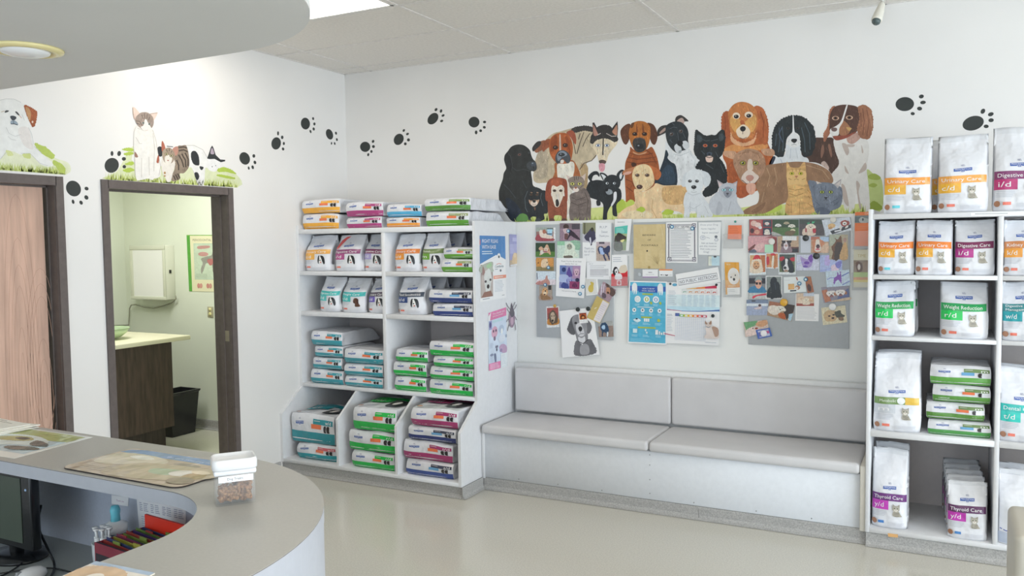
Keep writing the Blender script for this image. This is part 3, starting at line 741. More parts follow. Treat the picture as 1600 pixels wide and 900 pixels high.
# pot of syringes and bottle
t = thing('syringe_cup', 'cup of white capped syringes beside the expanding file', 'cup', (2.21, -3.87, DZ_))
m = MB(); cx, cy = 2.212, -3.875
m.lathe([(.026, DZ_), (.030, DZ_+.09), (.028, DZ_+.09), (.024, DZ_+.004)], mat('b6babd', 'gloss'), 20, (cx, cy, 0)); m.obj('cup', t)
for k, (dx, dy) in enumerate(((-.018, -.008), (-.004, -.016), (.010, -.010), (.016, .006), (.0, .010), (-.014, .010))):
    m = MB(); m.tube([(cx+dx*.6, cy+dy*.6, DZ_+.01), (cx+dx, cy+dy, .855)], .0062, mat('d8dadc', 'gloss'), 10)
    m.tube([(cx+dx, cy+dy, .855), (cx+dx*1.1, cy+dy*1.1, .878)], .0035, mat('d8dadc', 'gloss'), 8); m.lathe([(.0085, .877), (.0085, .881), (.001, .8815)], mat('e4e6e8', 'gloss'), 10, (cx+dx*1.1, cy+dy*1.1, 0)); m.obj('syringe', t)
t = thing('spray_bottle', 'small clear bottle with white shoulder and teal top behind the syringes', 'bottle', (2.18, -3.81, DZ_))
cx, cy = 2.185, -3.815
m = MB(); m.lathe([(.028, DZ_), (.030, DZ_+.01), (.030, .842), (.022, .854), (.001, .855)], mat('5f7080', 'gloss'), 24, (cx, cy, 0)); m.obj('bottle_body', t)
m = MB(); m.lathe([(.031, .846), (.031, .868), (.015, .877), (.001, .878)], mat('dcdfe2', 'gloss'), 24, (cx, cy, 0)); m.obj('collar', t)
m = MB(); m.lathe([(.013, .877), (.012, .895), (.014, .908), (.010, .920), (.001, .922)], mat('6cc0cf', 'gloss'), 20, (cx, cy, 0)); m.obj('cap', t)
# papers taped on the inner side of the counter
for q, lb, nl in (([(175, 773), (201.5, 777), (201, 791), (175, 787)], 'small white note taped to the inner counter wall', 0), ([(214, 779), (291, 794), (291, 853), (219, 836)], 'white printed phone list taped to the inner counter wall', 1)):
    M = quadmap(q, .0015, 'y', -3.752); t = thing('taped_note' if not nl else 'phone_list', lb, 'paper', centre(M)); sheet(M, 'e0e4f0', thick=.0006).obj('sheet', t)
    A_ = Art(M)
    if nl:
        for c_ in range(4): A_.lines(5+c_*24, 8, 12+c_*24, 5, 5, '8e90a8', h=1.6, seed=c_); A_.lines(14+c_*24, 8, 24+c_*24, 5, 5, '9a9cb0', h=1.6, seed=c_+9)
        A_.lines(8, 45, 92, 8, 6, 'a0a2b6', h=1.5)
    else: A_.text('Thank you', 28, 62, 20, 'b08aa8', w=46)
    A_.obj('print', t)

# ------------------------------------------------------------ security camera
t = thing('security_camera', 'small white tube security camera hanging from the ceiling edge', 'camera', (3.91, -.17, 2.84))
p0 = at(1379, 4, 'y', -.17); p1 = at(1368, 37, 'y', -.24)
ax = (p1-p0).normalized()
m = MB(); m.tube([(p0.x, p0.y, H-.001), (p0.x, p0.y, p0.z-.005)], .008, mat('cfcdc8', 'gloss'), 12); m.lathe([(.028, H-.0005), (.028, H-.008), (.01, H-.012)], mat('cfcdc8', 'gloss'), 20, (p0.x, p0.y, 0)); m.obj('mount', t)
m = MB(); L_ = (p1-p0).length
m.tube([p0+ax*L_*k for k in (-.02, .0, .12, .45, .80, .86)], [.004, .012, .018, .025, .029, .028], mat('d6d2c6', 'gloss'), 20); m.obj('housing', t)
m = MB(); m.tube([p0+ax*L_*k for k in (.84, .95, 1.0, 1.02)], [.024, .022, .015, .004], mat('4d5a5a', 'gloss'), 18); m.obj('lens', t)

# ============================================================ FOOD BAGS
WHT = 'cfd0d4'
def sstep(a, b, x): t = min(1, max(0, (x-a)/(b-a))); return t*t*(3-2*t)
def ridge(x, y, s): return 1-abs(noise.noise(Vector((x, y, s))))*2.2
class Bag: pass
def cat_face(A, x, y, r, k, full=True, yd=False):
    """tabby cat portrait; k = x stretch"""
    d = 1 if not yd else -1
    e = lambda a, b, p, q, c, rot=0: A.ell(x+a*r*k, y+b*r*d, p*r*k, q*r, c, rot)
    if full:
        A.poly([(x-.75*r*k, y-2.3*r*d), (x-.62*r*k, y-.7*r*d), (x+.5*r*k, y-.6*r*d), (x+1.25*r*k, y-1.8*r*d), (x+1.45*r*k, y-2.3*r*d)], 'a7a295')
        for b in (-1.1, -1.5, -1.95): A.line([(x-.6*r*k, y+(b-.1)*r*d), (x+.2*r*k, y+(b-.25)*r*d), (x+.9*r*k, y+b*r*d)], .13*r, '5d584f')
    A.poly([(x-.95*r*k, y+.25*r*d), (x-.85*r*k, y+1.35*r*d), (x-.2*r*k, y+.85*r*d)], '9a958a', False); A.poly([(x+.95*r*k, y+.25*r*d), (x+.95*r*k, y+1.35*r*d), (x+.2*r*k, y+.85*r*d)], '9a958a', False)
    e(0, 0, 1, .92, 'a9a498'); e(0, -.45, .5, .4, 'd0ccc2')
    e(-.4, .12, .2, .15, '5a5c46'); e(.4, .12, .2, .15, '5a5c46'); e(0, -.25, .12, .09, '8a5a50')
    for a in (-.25, 0, .25): A.line([(x+a*r*k, y+.45*r*d), (x+a*1.3*r*k, y+.85*r*d)], .1*r, '5d584f')
def dog_face(A, x, y, r, k, c1='2b2c2f', c2='dfdedb', yd=False):
    """long-eared black and white dog portrait looking left"""
    d = 1 if not yd else -1
    P = lambda L: [(x+a*r*k, y+b*r*d) for a, b in L]
    A.poly(P([(-.3, 1), (.1, 1.15), (.7, 1), (1.1, .3), (1.2, -.9), (.9, -1.3), (.6, -.7), (.35, -.2), (.2, .3)]), c1)
    A.poly(P([(-.9, 1.0), (-.5, 1.15), (-.45, .3), (-.7, -.5), (-.75, -1.1), (-1.0, -.9), (-1.15, 0)]), c1)
    A.poly(P([(-.5, .9), (-.2, 1), (.1, .5), (.35, -.1), (.25, -.7), (-.15, -1.1), (-.5, -.8), (-.55, 0)]), c2)
    A.ell(x-.22*r*k, y-.15*r*d, .22*r*k, .17*r, c1); A.ell(x-.0*r*k, y-.72*r*d, .22*r*k, .2*r, 'c0706a')
    A.ell(x-.5*r*k, y+.35*r*d, .1*r*k, .09*r, '5a3a28')
def lab_face(A, x, y, r, k):
    A.poly([(x-1.0*r*k, y+.4*r), (x-.6*r*k, y+1.1*r), (x+.3*r*k, y+1.2*r), (x+1*r*k, y+.7*r), (x+1.0*r*k, y-.3*r), (x+1.6*r*k, y-1.4*r), (x-.2*r*k, y-1.5*r), (x-.3*r*k, y-.6*r), (x-.9*r*k, y-.3*r)], '5c3f33', fur=.004)
    A.poly([(x+.35*r*k, y+.7*r), (x+.9*r*k, y+.6*r), (x+1.05*r*k, y-.5*r), (x+.6*r*k, y-.5*r)], '47302a'); A.ell(x-.55*r*k, y-.1*r, .22*r*k, .16*r, '241a18'); A.ell(x-.2*r*k, y+.5*r, .09*r*k, .08*r, '18120f')
def badge(A, x, y, w, h, sgn=1):
    A.poly([(x-w, y-h*sgn), (x-w*.2, y-h*sgn), (x-w*.16, y-h*1.5*sgn), (x+w*.16, y-h*1.5*sgn), (x+w*.2, y-h*sgn), (x+w, y-h*.8*sgn), (x+w, y+h*sgn), (x-w, y+h*.7*sgn)], '3b5ba2', False)
    A.text('PRESCRIPTION', x-w*.88, y-h*.30*sgn, h*.85, 'e8eaf2', w=w*1.76); A.text('DIET', x-w*.3, y-h*1.25*sgn, h*.62, 'e8eaf2', w=w*.6)
    A.text("Hill's", x-w*.22, y+h*1.9*sgn, h*1.3, '5a5f86', w=w*.44); 

S1, S2, S3, S4, S5, S6 = .1003, .6175, 1.1515, 1.4494, 1.7575, .1003
R1, R2, R3, R4, R5 = .1003, .6245, 1.1275, 1.4495, 1.7675
def upright(name, code, band, block, pic, x0, x1, yt, yf, zb, dep, label, group=None, behind=0, yaw=0, lean=.02, sub=None, blank=False, tagc='e07a68', seed=None, sticker=None, gap=.006, behind_dx=0, behind_label=None, small=False, lean_x=0, q=1.0):
    seed = seed if seed is not None else int(x0*7+yt)
    ym = (yt+30)
    a = at(x0, ym, 'y', yf); b = at(x1, ym, 'y', yf); w = (b.x-a.x)*.975; cx = (a.x+b.x)/2
    h = min(at((x0+x1)/2, yt, 'y', yf+dep*.4).z-zb, {S4: 1.722, S3: 1.418, R4: 1.742, R3: 1.427, R2: 1.107, R1: .593}.get(zb, 9)-zb-.012)
    root = thing('pet_food_bag', label, 'bag', (cx, yf+dep/2, zb+.0006), yaw, group, local=True)
    nf, ns, nb, nz = 18, 5, 8, 26; sd = seed*1.37
    def prof(v):
        D = dep*(1-.93*sstep(.48, .965, v))*(1-.10*(1-sstep(0, .07, v)))
        if v > .93: D = min(D, .0045)
        return D, w*(1-.035*(1-sstep(0, .06, v))+.012*math.sin(v*3+sd))
    def wr(x, z, v): 
        e = sstep(.02, .12, v)*(1-sstep(.93, 1, v)*.7)
        return e*(.0095*(.35+.65*v)*noise.noise(Vector((x*9+sd, z*6, sd)))*1.6 + .0050*(.3+v)*(ridge(x*12+z*6+sd, z*5, sd+3)-.5))
    G = []; V_ = []; rings = []
    for j in range(nz+1):
        v = j/nz; D, Wd = prof(v); z = v*h; ring = []; row = []
        ly = lean*v*v*1.0; lx = lean_x*v
        for i in range(nf+1):
            s = -1+2*i/nf; x = Wd/2*s; y = -D/2*(1-.35*abs(s)**6)-.10*D*(1-s*s)*(1 if v < .9 else .2)
            y += -wr(x, z, v)*(1-.5*abs(s)**4); p = (x+lx, y+ly, z+.004*math.sin(s*2.3+sd)*v); row.append(p); ring.append(p)
        for k in range(1, ns+1):
            t = -1+2*k/(ns+1); pin = .10*sstep(.1, .9, v)*dep*(1-t*t)*1.2
            ring.append((Wd/2-pin+lx+wr(t*.1, z, v)*.8, D/2*t*.98+ly, z))
        for i in range(nb+1):
            s = 1-2*i/nb; x = Wd/2*s; ring.append((x+lx, D/2*(1-.35*abs(s)**6)+.08*D*(1-s*s)+ly, z))
        for k in range(1, ns+1):
            t = 1-2*k/(ns+1); pin = .10*sstep(.1, .9, v)*dep*(1-t*t)*1.2
            ring.append((-Wd/2+pin+lx-wr(t*.1+3, z, v)*.8, D/2*t*.98+ly, z))
        G.append(row); rings.append(ring)
    n = len(rings[0]); m = MB(); V_ = [p for r in rings for p in r]; wm = mat(WHT, 'pouch')
    kk = int(nz*.93)
    m.add(V_, [(j*n+i, j*n+(i+1) % n, (j+1)*n+(i+1) % n, (j+1)*n+i) for j in range(kk) for i in range(n)]+[tuple(range(n))[::-1]], wm, True); m.obj('pouch', root)
    m = MB(); R_ = rings[kk:]; V_ = [p for r in R_ for p in r]; k2 = len(R_)-1
    m.add(V_, [(j*n+i, j*n+(i+1) % n, (j+1)*n+(i+1) % n, (j+1)*n+i) for j in range(k2) for i in range(n)]+[tuple(k2*n+i for i in range(n))], mat('c6c8cc', 'pouch'), True); m.obj('top_seal', root)
    def M(s, t, L):
        fi = (s+1)/2*nf; fj = t*nz; i = min(nf-1, max(0, int(fi))); j = min(nz-1, max(0, int(fj))); u_, v_ = fi-i, fj-j
        a, b, c, d = G[j][i], G[j][i+1], G[j+1][i+1], G[j+1][i]
        q = [(a[k]*(1-u_)+b[k]*u_)*(1-v_)+(d[k]*(1-u_)+c[k]*u_)*v_ for k in range(3)]
        q[1] -= .0012+.00018*L; return tuple(q)
    A = Art(M, 'print', sub=(2/nf, 1/nz), yd=False)
    k = h/(w/2)       # so that r in t-units times k gives s-units
    if blank:
        A.lines(-.6, .93, .2, 1, -.02, 'b9bcc4', h=.006); badge(A, .35, .52, .2, .018)
        A.line([(-.9, .215), (-.62, .19), (-.3, .20)], .012, '3e4f9a'); A.ell(-.15, .205, .07*1.0, .022, '3e4f9a'); A.ell(-.15, .205, .045, .013, 'd8d9dc')
        A.rect(-.97, .02, .95, .17, 'b4bccb'); A.obj('printed_front', root)
    else:
        A.q = q; A0 = A.M; A.M = lambda x_, y_, L: A0(x_, min(.985, y_*q), L); A.sub = (2/nf, 1/nz/q)
        badge(A, 0, .545, .36, .021)
        bt = .468; bb = .372
        A.rect(-.97, bb, .93, bt, band)
        if name == 'Metabolic':
            if pic == 'cat': A.rect(.35, bb, .93, bt, 'd8b24a'); A.ell(.18, .42, .17, .046, 'dfe4e8')
            A.text(name, -.75, .402, .038, 'dfe6d8', w=.72)
        elif '|' in name:
            n1, n2 = name.split('|'); A.text(n1, -.85, .430, .028, 'e4ecec', w=.8); A.text(n2, -.85, .384, .028, 'e4ecec', w=1.2)
        else: A.text(name, -.86, .396, .046, 'efeae6', w=1.62*min(1, len(name)/14+.12))
        A.rect(-.97, .250, -.06, bb, block)
        A.text(code, -.84, .283, .062, 'f2f0f0', w=.52)
        A.lines(-.9, .232, -.1, 4, -.02, 'bcbfc6', h=.007)
        if pic == 'cat': cat_face(A, .36, .275, .045, k*q)
        elif pic == 'dog': dog_face(A, .42, .245, .078, k*q)
        else: lab_face(A, .36, .25, .072, k*q)
        A.ell(-.84, .085, .032*k*q, .036, 'a5765a'); A.rect(-.62, .07, -.30, .105, tagc)
        A.lines(-.1, .085, .85, 3, -.018, 'c3c5cb', h=.006)
        A.M = A0; A.sub = (2/nf, 1/nz)
        if sticker: A.poly([(-.93, .62), (-.72, .62), (-.45, .88), (-.2, .96), (-.5, .96), (-.78, .86)], 'd05a58', False); A.text('NEW', -.9, .635, .02, 'f0e0e0', w=.16)
        A.obj('printed_front', root)
    for b in range(behind):
        r = root.copy(); COL.objects.link(r); r.location = (root.location.x+behind_dx*(b+1), root.location.y+(dep*1.12+max(0, gap))*(b+1), root.location.z); r.rotation_euler = (0, 0, yaw+.03*(-1)**b)
        bs = 1
        r['label'] = behind_label or ('bag behind ' + label); r['group'] = 'bags behind: '+label[:40] if behind > 1 else ''
        if behind < 2: del r['group']
        for ch in root.children:
            c = ch.copy(); COL.objects.link(c); c.parent = r
    return root

def lying(band, code, x0, x1, yt, yb, yf, zb, L, label, group=None, blk=None, orange=True, top=None, seed=None, zt=None, dogs=2, yaw=0, tilt=0):
    """bag lying on its back, printed bottom panel towards the room"""
    seed = seed if seed is not None else int(x0*3+yt); sd = seed*.713
    ym = (yt+yb)/2; a = at(x0, ym, 'y', yf); b = at(x1, ym, 'y', yf); w = (b.x-a.x)*.975; cx = (a.x+b.x)/2
    xm = (x0+x1)/2
    z1 = at(xm, yt, 'y', yf).z if zt is None else zt
    h = z1-zb
    root = thing('pet_food_bag', label, 'bag', (cx, yf, zb+.0005), yaw, group, local=True)
    nx, nt, nl = 18, 8, 14
    def topz(x, y): 
        u = min(1, max(0, y/L)); return h*(.955+.08*noise.noise(Vector((x*6+sd, y*4, sd))))*(1-.80*sstep(.72, 1, u))*(1-.05*abs(x/(w/2))**3)-.0
    def wd(y): u = min(1, max(0, y/L)); return w/2*(1-.02*math.sin(u*4+sd)-.03*sstep(.8, 1, u))
    G = []
    for j in range(nt+1):
        t = j/nt; row = []
        for i in range(nx+1):
            s = -1+2*i/nx; x = wd(0)*s*(1-.035*abs(2*t-1)**3); zz = t*topz(x, 0)
            bul = .014*(1-s**4)*(1-(2*t-1)**4)+.016*noise.noise(Vector((x*8+sd, t*1.3, sd)))*(1-abs(2*t-1)**3)+.003*(ridge(x*14+sd, t*2, sd)-.5)*(1-abs(2*t-1)**4)
            cr = .012*(abs(2*t-1)**5+.4*abs(s)**8)
            row.append((x, -bul+cr-tilt*t*h, zz))
        G.append(row)
    m = MB(); wm = mat(WHT, 'pouch')
    V_ = [p for r in G for p in r]; N = nx+1
    m.add(V_, [(j*N+i, j*N+i+1, (j+1)*N+i+1, (j+1)*N+i) for j in range(nt) for i in range(nx)], wm, True)
    # body loops from the rim of the front panel back to the crimped end
    rim = [(i, nt) for i in range(nx+1)]+[(nx, j) for j in range(nt-1, -1, -1)]+[(i, 0) for i in range(nx-1, -1, -1)]+[(0, j) for j in range(1, nt)]
    loops = [[G[j][i] for i, j in rim]]
    for q in range(1, nl+1):
        y = L*(q/nl); lp = []
        for i, j in rim:
            s = -1+2*i/nx; t = j/nt; x = wd(y)*s; tz = topz(x, y); pin = (.10*h*(1-(2*t-1)**2)+.006*noise.noise(Vector((y*20, t*2, sd)))) if i in (0, nx) else 0
            z = t*tz
            if j == nt: z += .005*(ridge(x*9+sd, y*9, sd)-.5)*sstep(0, .1, q/nl)
            lp.append((x-math.copysign(pin, s)*(1 if i in (0, nx) else 0), y+(.012*(1 if 0 < j < nt else 1))*0, z))
        loops.append(lp)
    n = len(rim); V_ = [p for l in loops for p in l]
    m.add(V_, [(q*n+i, q*n+(i+1) % n, (q+1)*n+(i+1) % n, (q+1)*n+i) for q in range(nl) for i in range(n)]+[tuple(nl*n+i for i in range(n))], wm, True)
    m.obj('pouch', root)
    def M(s, t, L_):
        fi = (s+1)/2*nx; fj = t*nt; i = min(nx-1, max(0, int(fi))); j = min(nt-1, max(0, int(fj))); u_, v_ = fi-i, fj-j
        a, b, c, d = G[j][i], G[j][i+1], G[j+1][i+1], G[j+1][i]
        q = [(a[k]*(1-u_)+b[k]*u_)*(1-v_)+(d[k]*(1-u_)+c[k]*u_)*v_ for k in range(3)]
        q[1] -= .0012+.0002*L_; return tuple(q)
    A = Art(M, 'print', sub=(2/nx, 1/nt), yd=False)
    A.rect(-.995, .0, .995, .40, band)
    badge(A, -.52, .70, .20, .055)
    A.rect(.12, .68, .96, .86, blk or band); 
    A.rect(.04, .52, .46, .68, 'e27850' if orange else '6aa0c8')
    A.text(code, .66, .71, .12, 'f2f0f0', w=.24); A.lines(.16, .81, .5, 1, -.07, 'c9c6c4', h=.02)
    for k in range(dogs): 
        A.poly([(.60+.14*k, .44), (.58+.14*k, .58), (.63+.14*k, .66), (.70+.14*k, .64), (.69+.14*k, .5), (.70+.14*k, .43)], '2e2b2c')
    A.obj('printed_end', root)
    if top:
        def MT(x, y, L_): # x -1..1, y 0..1 along the bag
            X = wd(y*L)*x*.98; Y = y*L; return (X, Y, topz(X, Y)+.0075+.0004*L_)
        B = Art(MT, 'print', sub=(.2, .06), yd=False)
        B.rect(-.95, .30, .1, .46, blk or band); B.rect(-.95, .46, .9, .58, band); B.poly([(.25, .12), (.45, .1), (.8, .16), (.9, .4), (.6, .44), (.3, .34)], '2b2a2c', fur=.01); B.poly([(.4, .2), (.55, .2), (.6, .34), (.45, .36)], 'd8d4d0')
        B.lines(-.8, .1, -.1, 3, .04, 'bcbfc6', h=.012); B.ell(-.75, .06, .12, .03, 'b87a58'); B.text(code, -.75, .34, .08, 'f0f0f0', w=.4); B.obj('printed_top', root)
    return root

Y1 = -.575
ORA, YEL, MAG, PUR, TEAL, GRN, OLV, NAVY = 'dd9440', 'e5ab3c', 'b03c70', '7c3a66', '38a7a8', '2fae55', '5a7d3c', '2f4076'
# left shelf, standing bags
upright('Urinary Care', 'c/d', 'e0a450', 'e2a84e', 'dog', 473, 515, 363, Y1, S4, .17, 'dog food bag with light orange band at the far left, upper compartment', q=1.28)
upright('Digestive Care', 'i/d', '8c4a72', 'a84c82', 'dog', 520, 562, 364, Y1+.01, S4, .16, 'dog food bag with plum Digestive Care band and red corner sticker, left shelf', sticker=True, seed=5, q=1.28)
upright('Digestive Care', 'i/d', '7c4262', 'a9a0cc', 'dog', 566, 600, 364, Y1+.06, S4, .16, 'dog food bag with lavender code square beside the red-stickered bag', seed=11, q=1.28)
upright('Urinary Care', 'u/d', 'd07a3c', 'e0923a', 'dog', 613.5, 655, 366, Y1+.01, S4, .15, 'dog food bag with rust orange band beside the olive Metabolic one', behind=1, behind_label='plain grey-white bag top standing behind the rust orange banded bag', q=1.28)
upright('Metabolic', 'm', '6d8150', '6f9f42', 'dog', 656.5, 692, 362, Y1+.02, S4, .145, 'white dog food bag with olive green Metabolic band, left shelf', behind=2, gap=-.02, behind_dx=.03, behind_label='grey-looking bag in the row behind the olive green Metabolic dog food bag', q=1.28)
upright('Digestive Care', 'i/d', '41b0ac', '55b8b4', 'dog', 496.5, 530, 433, Y1, S3, .16, 'dog food bag with teal band left of the brown labrador bag', seed=3, q=1.3)
upright('Weight Care', 'r/d', '3fadac', '48b3b0', 'lab', 531, 570, 435, Y1+.005, S3, .16, 'dog food bag with teal band and brown labrador picture', seed=8, q=1.3)
upright('Urinary Care', 'u/d', '5a5360', '6d5fae', 'dog', 573, 604, 435, Y1+.02, S3, .16, 'dog food bag with dark grey band and violet code square', seed=14, q=1.3)
upright('Food Sensitivities', 'z/d', '3c4656', '34497e', 'dog', 619, 662, 432, Y1, S3, .15, 'dog food bag with charcoal band and navy code square', behind=2, gap=-.02, behind_dx=.035, behind_label='grey-looking bag in the row behind the charcoal banded Food Sensitivities bag', q=1.3)
# left shelf, stacks of lying bags given from the bottom up: (photo x0, x1, y top, front offset)
def stack(zb, yf, L, rows, lab, dL=.0):
    """rows from the bottom up: (x0, x1, ytop, ybottom, band, code, label[, opts])"""
    z = zb
    for r in rows:
        x0, x1, yt, yb_, band, code, label = r[:7]; o = r[7] if len(r) > 7 else {}
        zt = at((x0+x1)/2, yt, 'y', yf).z
        q = lying(band, code, x0, x1, yt, yb_, yf+o.pop('dy', 0), z, L, label, lab, zt=zt, **o)
        z = zt+.0005
TOPL = 'bags lying on top of the left shelf'
stack(S5, Y1, .5, [(472, 529, 333, 356, 'e3a53c', 'c/d', 'lower yellow-banded bag in the pile at top left of the left shelf'), (471, 531, 310, 333, 'e3a53c', 'c/d', 'upper yellow-banded bag in the pile at top left of the left shelf')], None)
stack(S5, Y1, .5, [(540.5, 597, 338, 356, 'a8447a', 'i/d', 'lower magenta-banded bag in the pile on top of the left shelf'), (539, 599, 314, 338, 'a8447a', 'i/d', 'upper magenta-banded bag in the pile on top of the left shelf')], None)
stack(S5, Y1, .5, [(602.5, 656, 338.5, 355, 'e3963c', 'c/d', 'orange-banded bag under the blue-banded bag on top of the left shelf'), (603.5, 659, 318, 338.5, '55a8cf', 'k/d', 'sky blue banded bag on the pile on top of the left shelf', dict(orange=True))], None)
stack(S5, Y1-.005, .56, [(665, 733, 329, 353, '5f9c3c', 'm', 'lower green-banded bag overhanging the right end of the left shelf top', dict(blk='8d9b6a')), (663, 735, 308, 329, '5a8f40', 'm', 'upper green-banded bag overhanging the right end of the left shelf top', dict(blk='7f9a55'))], None)
stack(S4, Y1-.01, .3, [(690, 738, 404, 425, '66a03c', 'm', 'lower lying green-banded bag in front of the Metabolic dog food bag', dict(blk='8d9b6a', dy=-.005)), (692, 739, 386, 404, '66a03c', 'm', 'upper lying green-banded bag in front of the Metabolic dog food bag', dict(blk='8d9b6a'))], None)
stack(S3, Y1-.01, .40, [(676, 739, 473.5, 497, '34457e', 'z/d', 'lower lying navy-banded bag beside the Food Sensitivities bag', dict(blk='3a3f55', orange=False)), (669, 739, 452, 473.5, '34457e', 'z/d', 'upper lying navy-banded bag beside the Food Sensitivities bag', dict(blk='3a3f55', orange=False))], None)
T3 = '3b94a0'
stack(S2, Y1, .48, [(485.5, 536, 577, 599, T3, 'w/d', 'teal-banded bag at the bottom of the left stack of four'), (487.5, 535, 558, 577, T3, 'w/d', 'teal-banded bag second from the bottom of the left stack of four'), (490, 536, 540, 558, T3, 'w/d', 'teal-banded bag third from the bottom of the left stack of four'), (486, 534, 516.5, 540, T3, 'w/d', 'teal-banded bag on top of the left stack of four', dict(top=0))], None)
stack(S2, Y1-.01, .48, [(538.5, 598, 588, 606, T3, 'w/d', 'bottom bag of the teal stack of three beside the divider'), (537.5, 598, 568.5, 588, T3, 'w/d', 'middle bag of the teal stack of three beside the divider'), (537.5, 598.5, 545, 568.5, T3, 'w/d', 'top bag of the teal stack of three beside the divider')], None)
G3 = '28b04c'
stack(S2, Y1, .42, [(616, 666, 588, 611, G3, 'r/d', 'bottom bag of the bright green stack of three'), (614, 667, 565, 588, G3, 'r/d', 'middle bag of the bright green stack of three'), (617.5, 669, 545.5, 565, G3, 'r/d', 'top bag of the bright green stack of three')], None)
stack(S2, Y1-.012, .52, [(669.5, 740, 594, 618, G3, 'r/d', 'bottom bag of the bright green stack of four at the side panel'), (671, 740.5, 574, 594, G3, 'r/d', 'second from bottom bag of the bright green stack of four'), (675.5, 741, 557, 574, G3, 'r/d', 'third from bottom bag of the bright green stack of four'), (670.5, 741, 533, 557, G3, 'r/d', 'top bag of the bright green stack of four at the side panel')], None)
YB = -.785
stack(S1, YB+.02, .5, [(464, 525, 693.5, 718, '2f98a2', 'w/d', 'small teal-banded bag at the bottom of the left slanted bin', dict(blk='c06068')), (453, 523, 645, 693.5, '2f8d98', 'w/d', 'large teal-banded bag on top in the left slanted bin', dict(top=1))], None)
stack(S1, YB, .55, [(549.5, 617, 706, 734, G3, 'r/d', 'bottom green-banded bag in the middle slanted bin'), (544.5, 617, 673, 706, G3, 'r/d', 'middle green-banded bag in the middle slanted bin'), (550.5, 620, 636, 673, G3, 'r/d', 'top green-banded bag in the middle slanted bin', dict(top=1))], None)
stack(S1, YB, .55, [(634, 709, 720, 749, '3a4f8f', 'z/d', 'bottom navy-banded bag in the right slanted bin', dict(blk='3f4355', orange=False)), (630.5, 707, 689, 720, '9c3a68', 'i/d', 'magenta-banded bag second from the bottom in the right slanted bin'), (637, 713, 667, 689, '2f3b70', 'z/d', 'thin navy-banded bag between two magenta ones in the right slanted bin', dict(blk='3f4355', orange=False)), (642, 716, 638, 667, '9c3a68', 'i/d', 'top magenta-banded bag in the right slanted bin', dict(top=1))], None)

# right shelf
Y4 = -.575
upright('Urinary Care', 'c/d', 'e8953f', 'ecab3a', 'cat', 1380, 1458, 215, Y4, R5, .12, 'cat food bag with turquoise tag, leftmost on top of the right shelf', tagc='5ec0cc', seed=21)
upright('Urinary Care', 'c/d', 'e8a050', 'ecab3a', 'cat', 1465, 1546, 211, Y4, R5, .13, 'orange-banded cat food bag, middle one on top of the right shelf', seed=23, behind=1, behind_dx=-.035, behind_label='bag standing behind the middle orange bag on top of the right shelf')
upright('Digestive Care', 'i/d', '7c3a68', 'b2306c', 'cat', 1552, 1636, 198, Y4, R5, .13, 'plum-banded cat food bag, rightmost on top of the right shelf', seed=25)
upright('Urinary Care', 'c/d', 'e0803c', 'eca83a', 'cat', 1371, 1430, 342, Y4+.02, R4, .13, 'turquoise-tagged cat food bag inside the top left compartment, right shelf', tagc='5ec0cc', seed=31, q=1.3)
upright('Urinary Care', 'c/d', 'e0803c', 'eca83a', 'cat', 1430, 1490, 342, Y4, R4, .13, 'orange-banded cat food bag between another orange and a plum one', seed=34, q=1.3)
upright('Digestive Care', 'i/d', '7a3458', 'ac3484', 'cat', 1491.5, 1556, 344, Y4+.01, R4, .12, 'cat food bag with plum Digestive Care band inside the top left compartment', seed=36, q=1.3)
upright('Kidney Care', 'k/d', 'c98452', 'ee9a3c', 'cat', 1568, 1632, 343, Y4, R4, .13, 'cat food bag with brown-orange Kidney Care band at the right edge', seed=38, q=1.3)
upright('Weight Reduction', 'r/d', '3c9c5c', '24c25c', 'cat', 1366, 1430, 440, Y4, R3, .16, 'cat food bag with green Weight Reduction band against the left side panel', seed=41, behind=1, gap=-.03, behind_dx=.01, behind_label='bag behind the green Weight Reduction bag at the left side panel', q=1.36)
upright('Weight Reduction', 'r/d', '2f9a58', '20bd56', 'cat', 1468, 1546, 442, Y4-.005, R3, .18, 'wide green-banded Weight Reduction cat food bag next to the divider', seed=44, q=1.36)
upright('Digestive|Management', 'w/d', '3f8488', '2c9ca4', 'cat', 1566, 1634, 440, Y4, R3, .15, 'cat food bag with teal Digestive Management band at the right edge', seed=46, q=1.36)
upright('Metabolic', 'm', '738f58', 'c2c6cc', 'cat', 1365, 1440, 552, Y4, R2, .11, 'tall cat food bag with olive and yellow Metabolic band', seed=51, behind=1, gap=.0, behind_label='grey-topped bag right behind the tall Metabolic cat food bag', q=0.95)
upright('Dental Care', 't/d', '34b0a8', '3cc0b4', 'cat', 1562, 1634, 576, Y4, R2, .11, 'cat food bag with turquoise Dental Care band at the right edge', seed=53, behind=1, gap=0, behind_label='bag standing right behind the turquoise Dental Care bag', q=1.1)
upright('Thyroid Care', 'y/d', '6b3a78', 'c044b4', 'cat', 1362, 1420, 702, Y4+.01, R1, .13, 'tall narrow cat food bag with purple Thyroid Care band on the bottom shelf', seed=61, behind=1, gap=0, tagc='4a80c0', behind_label='bag standing right behind the tall purple Thyroid Care bag', q=0.97)
upright('Thyroid Care', 'y/d', '5a3058', 'b83aa8', 'cat', 1480, 1544, 754, Y4-.005, R1, .09, 'short purple-banded Thyroid Care bag, front of its row on the bottom', seed=64, behind=4, gap=.015, behind_dx=-.006, tagc='3f78b4', behind_label='short bag in the row lined up behind the short purple Thyroid Care bag', q=1.28)
upright('', '', '', '', 'cat', 1559, 1632, 737, Y4, R1, .12, 'white bag turned backwards behind the padded chair at lower right', seed=66, blank=True, behind=1, gap=0, behind_label='bag right behind the backwards-turned white bag')
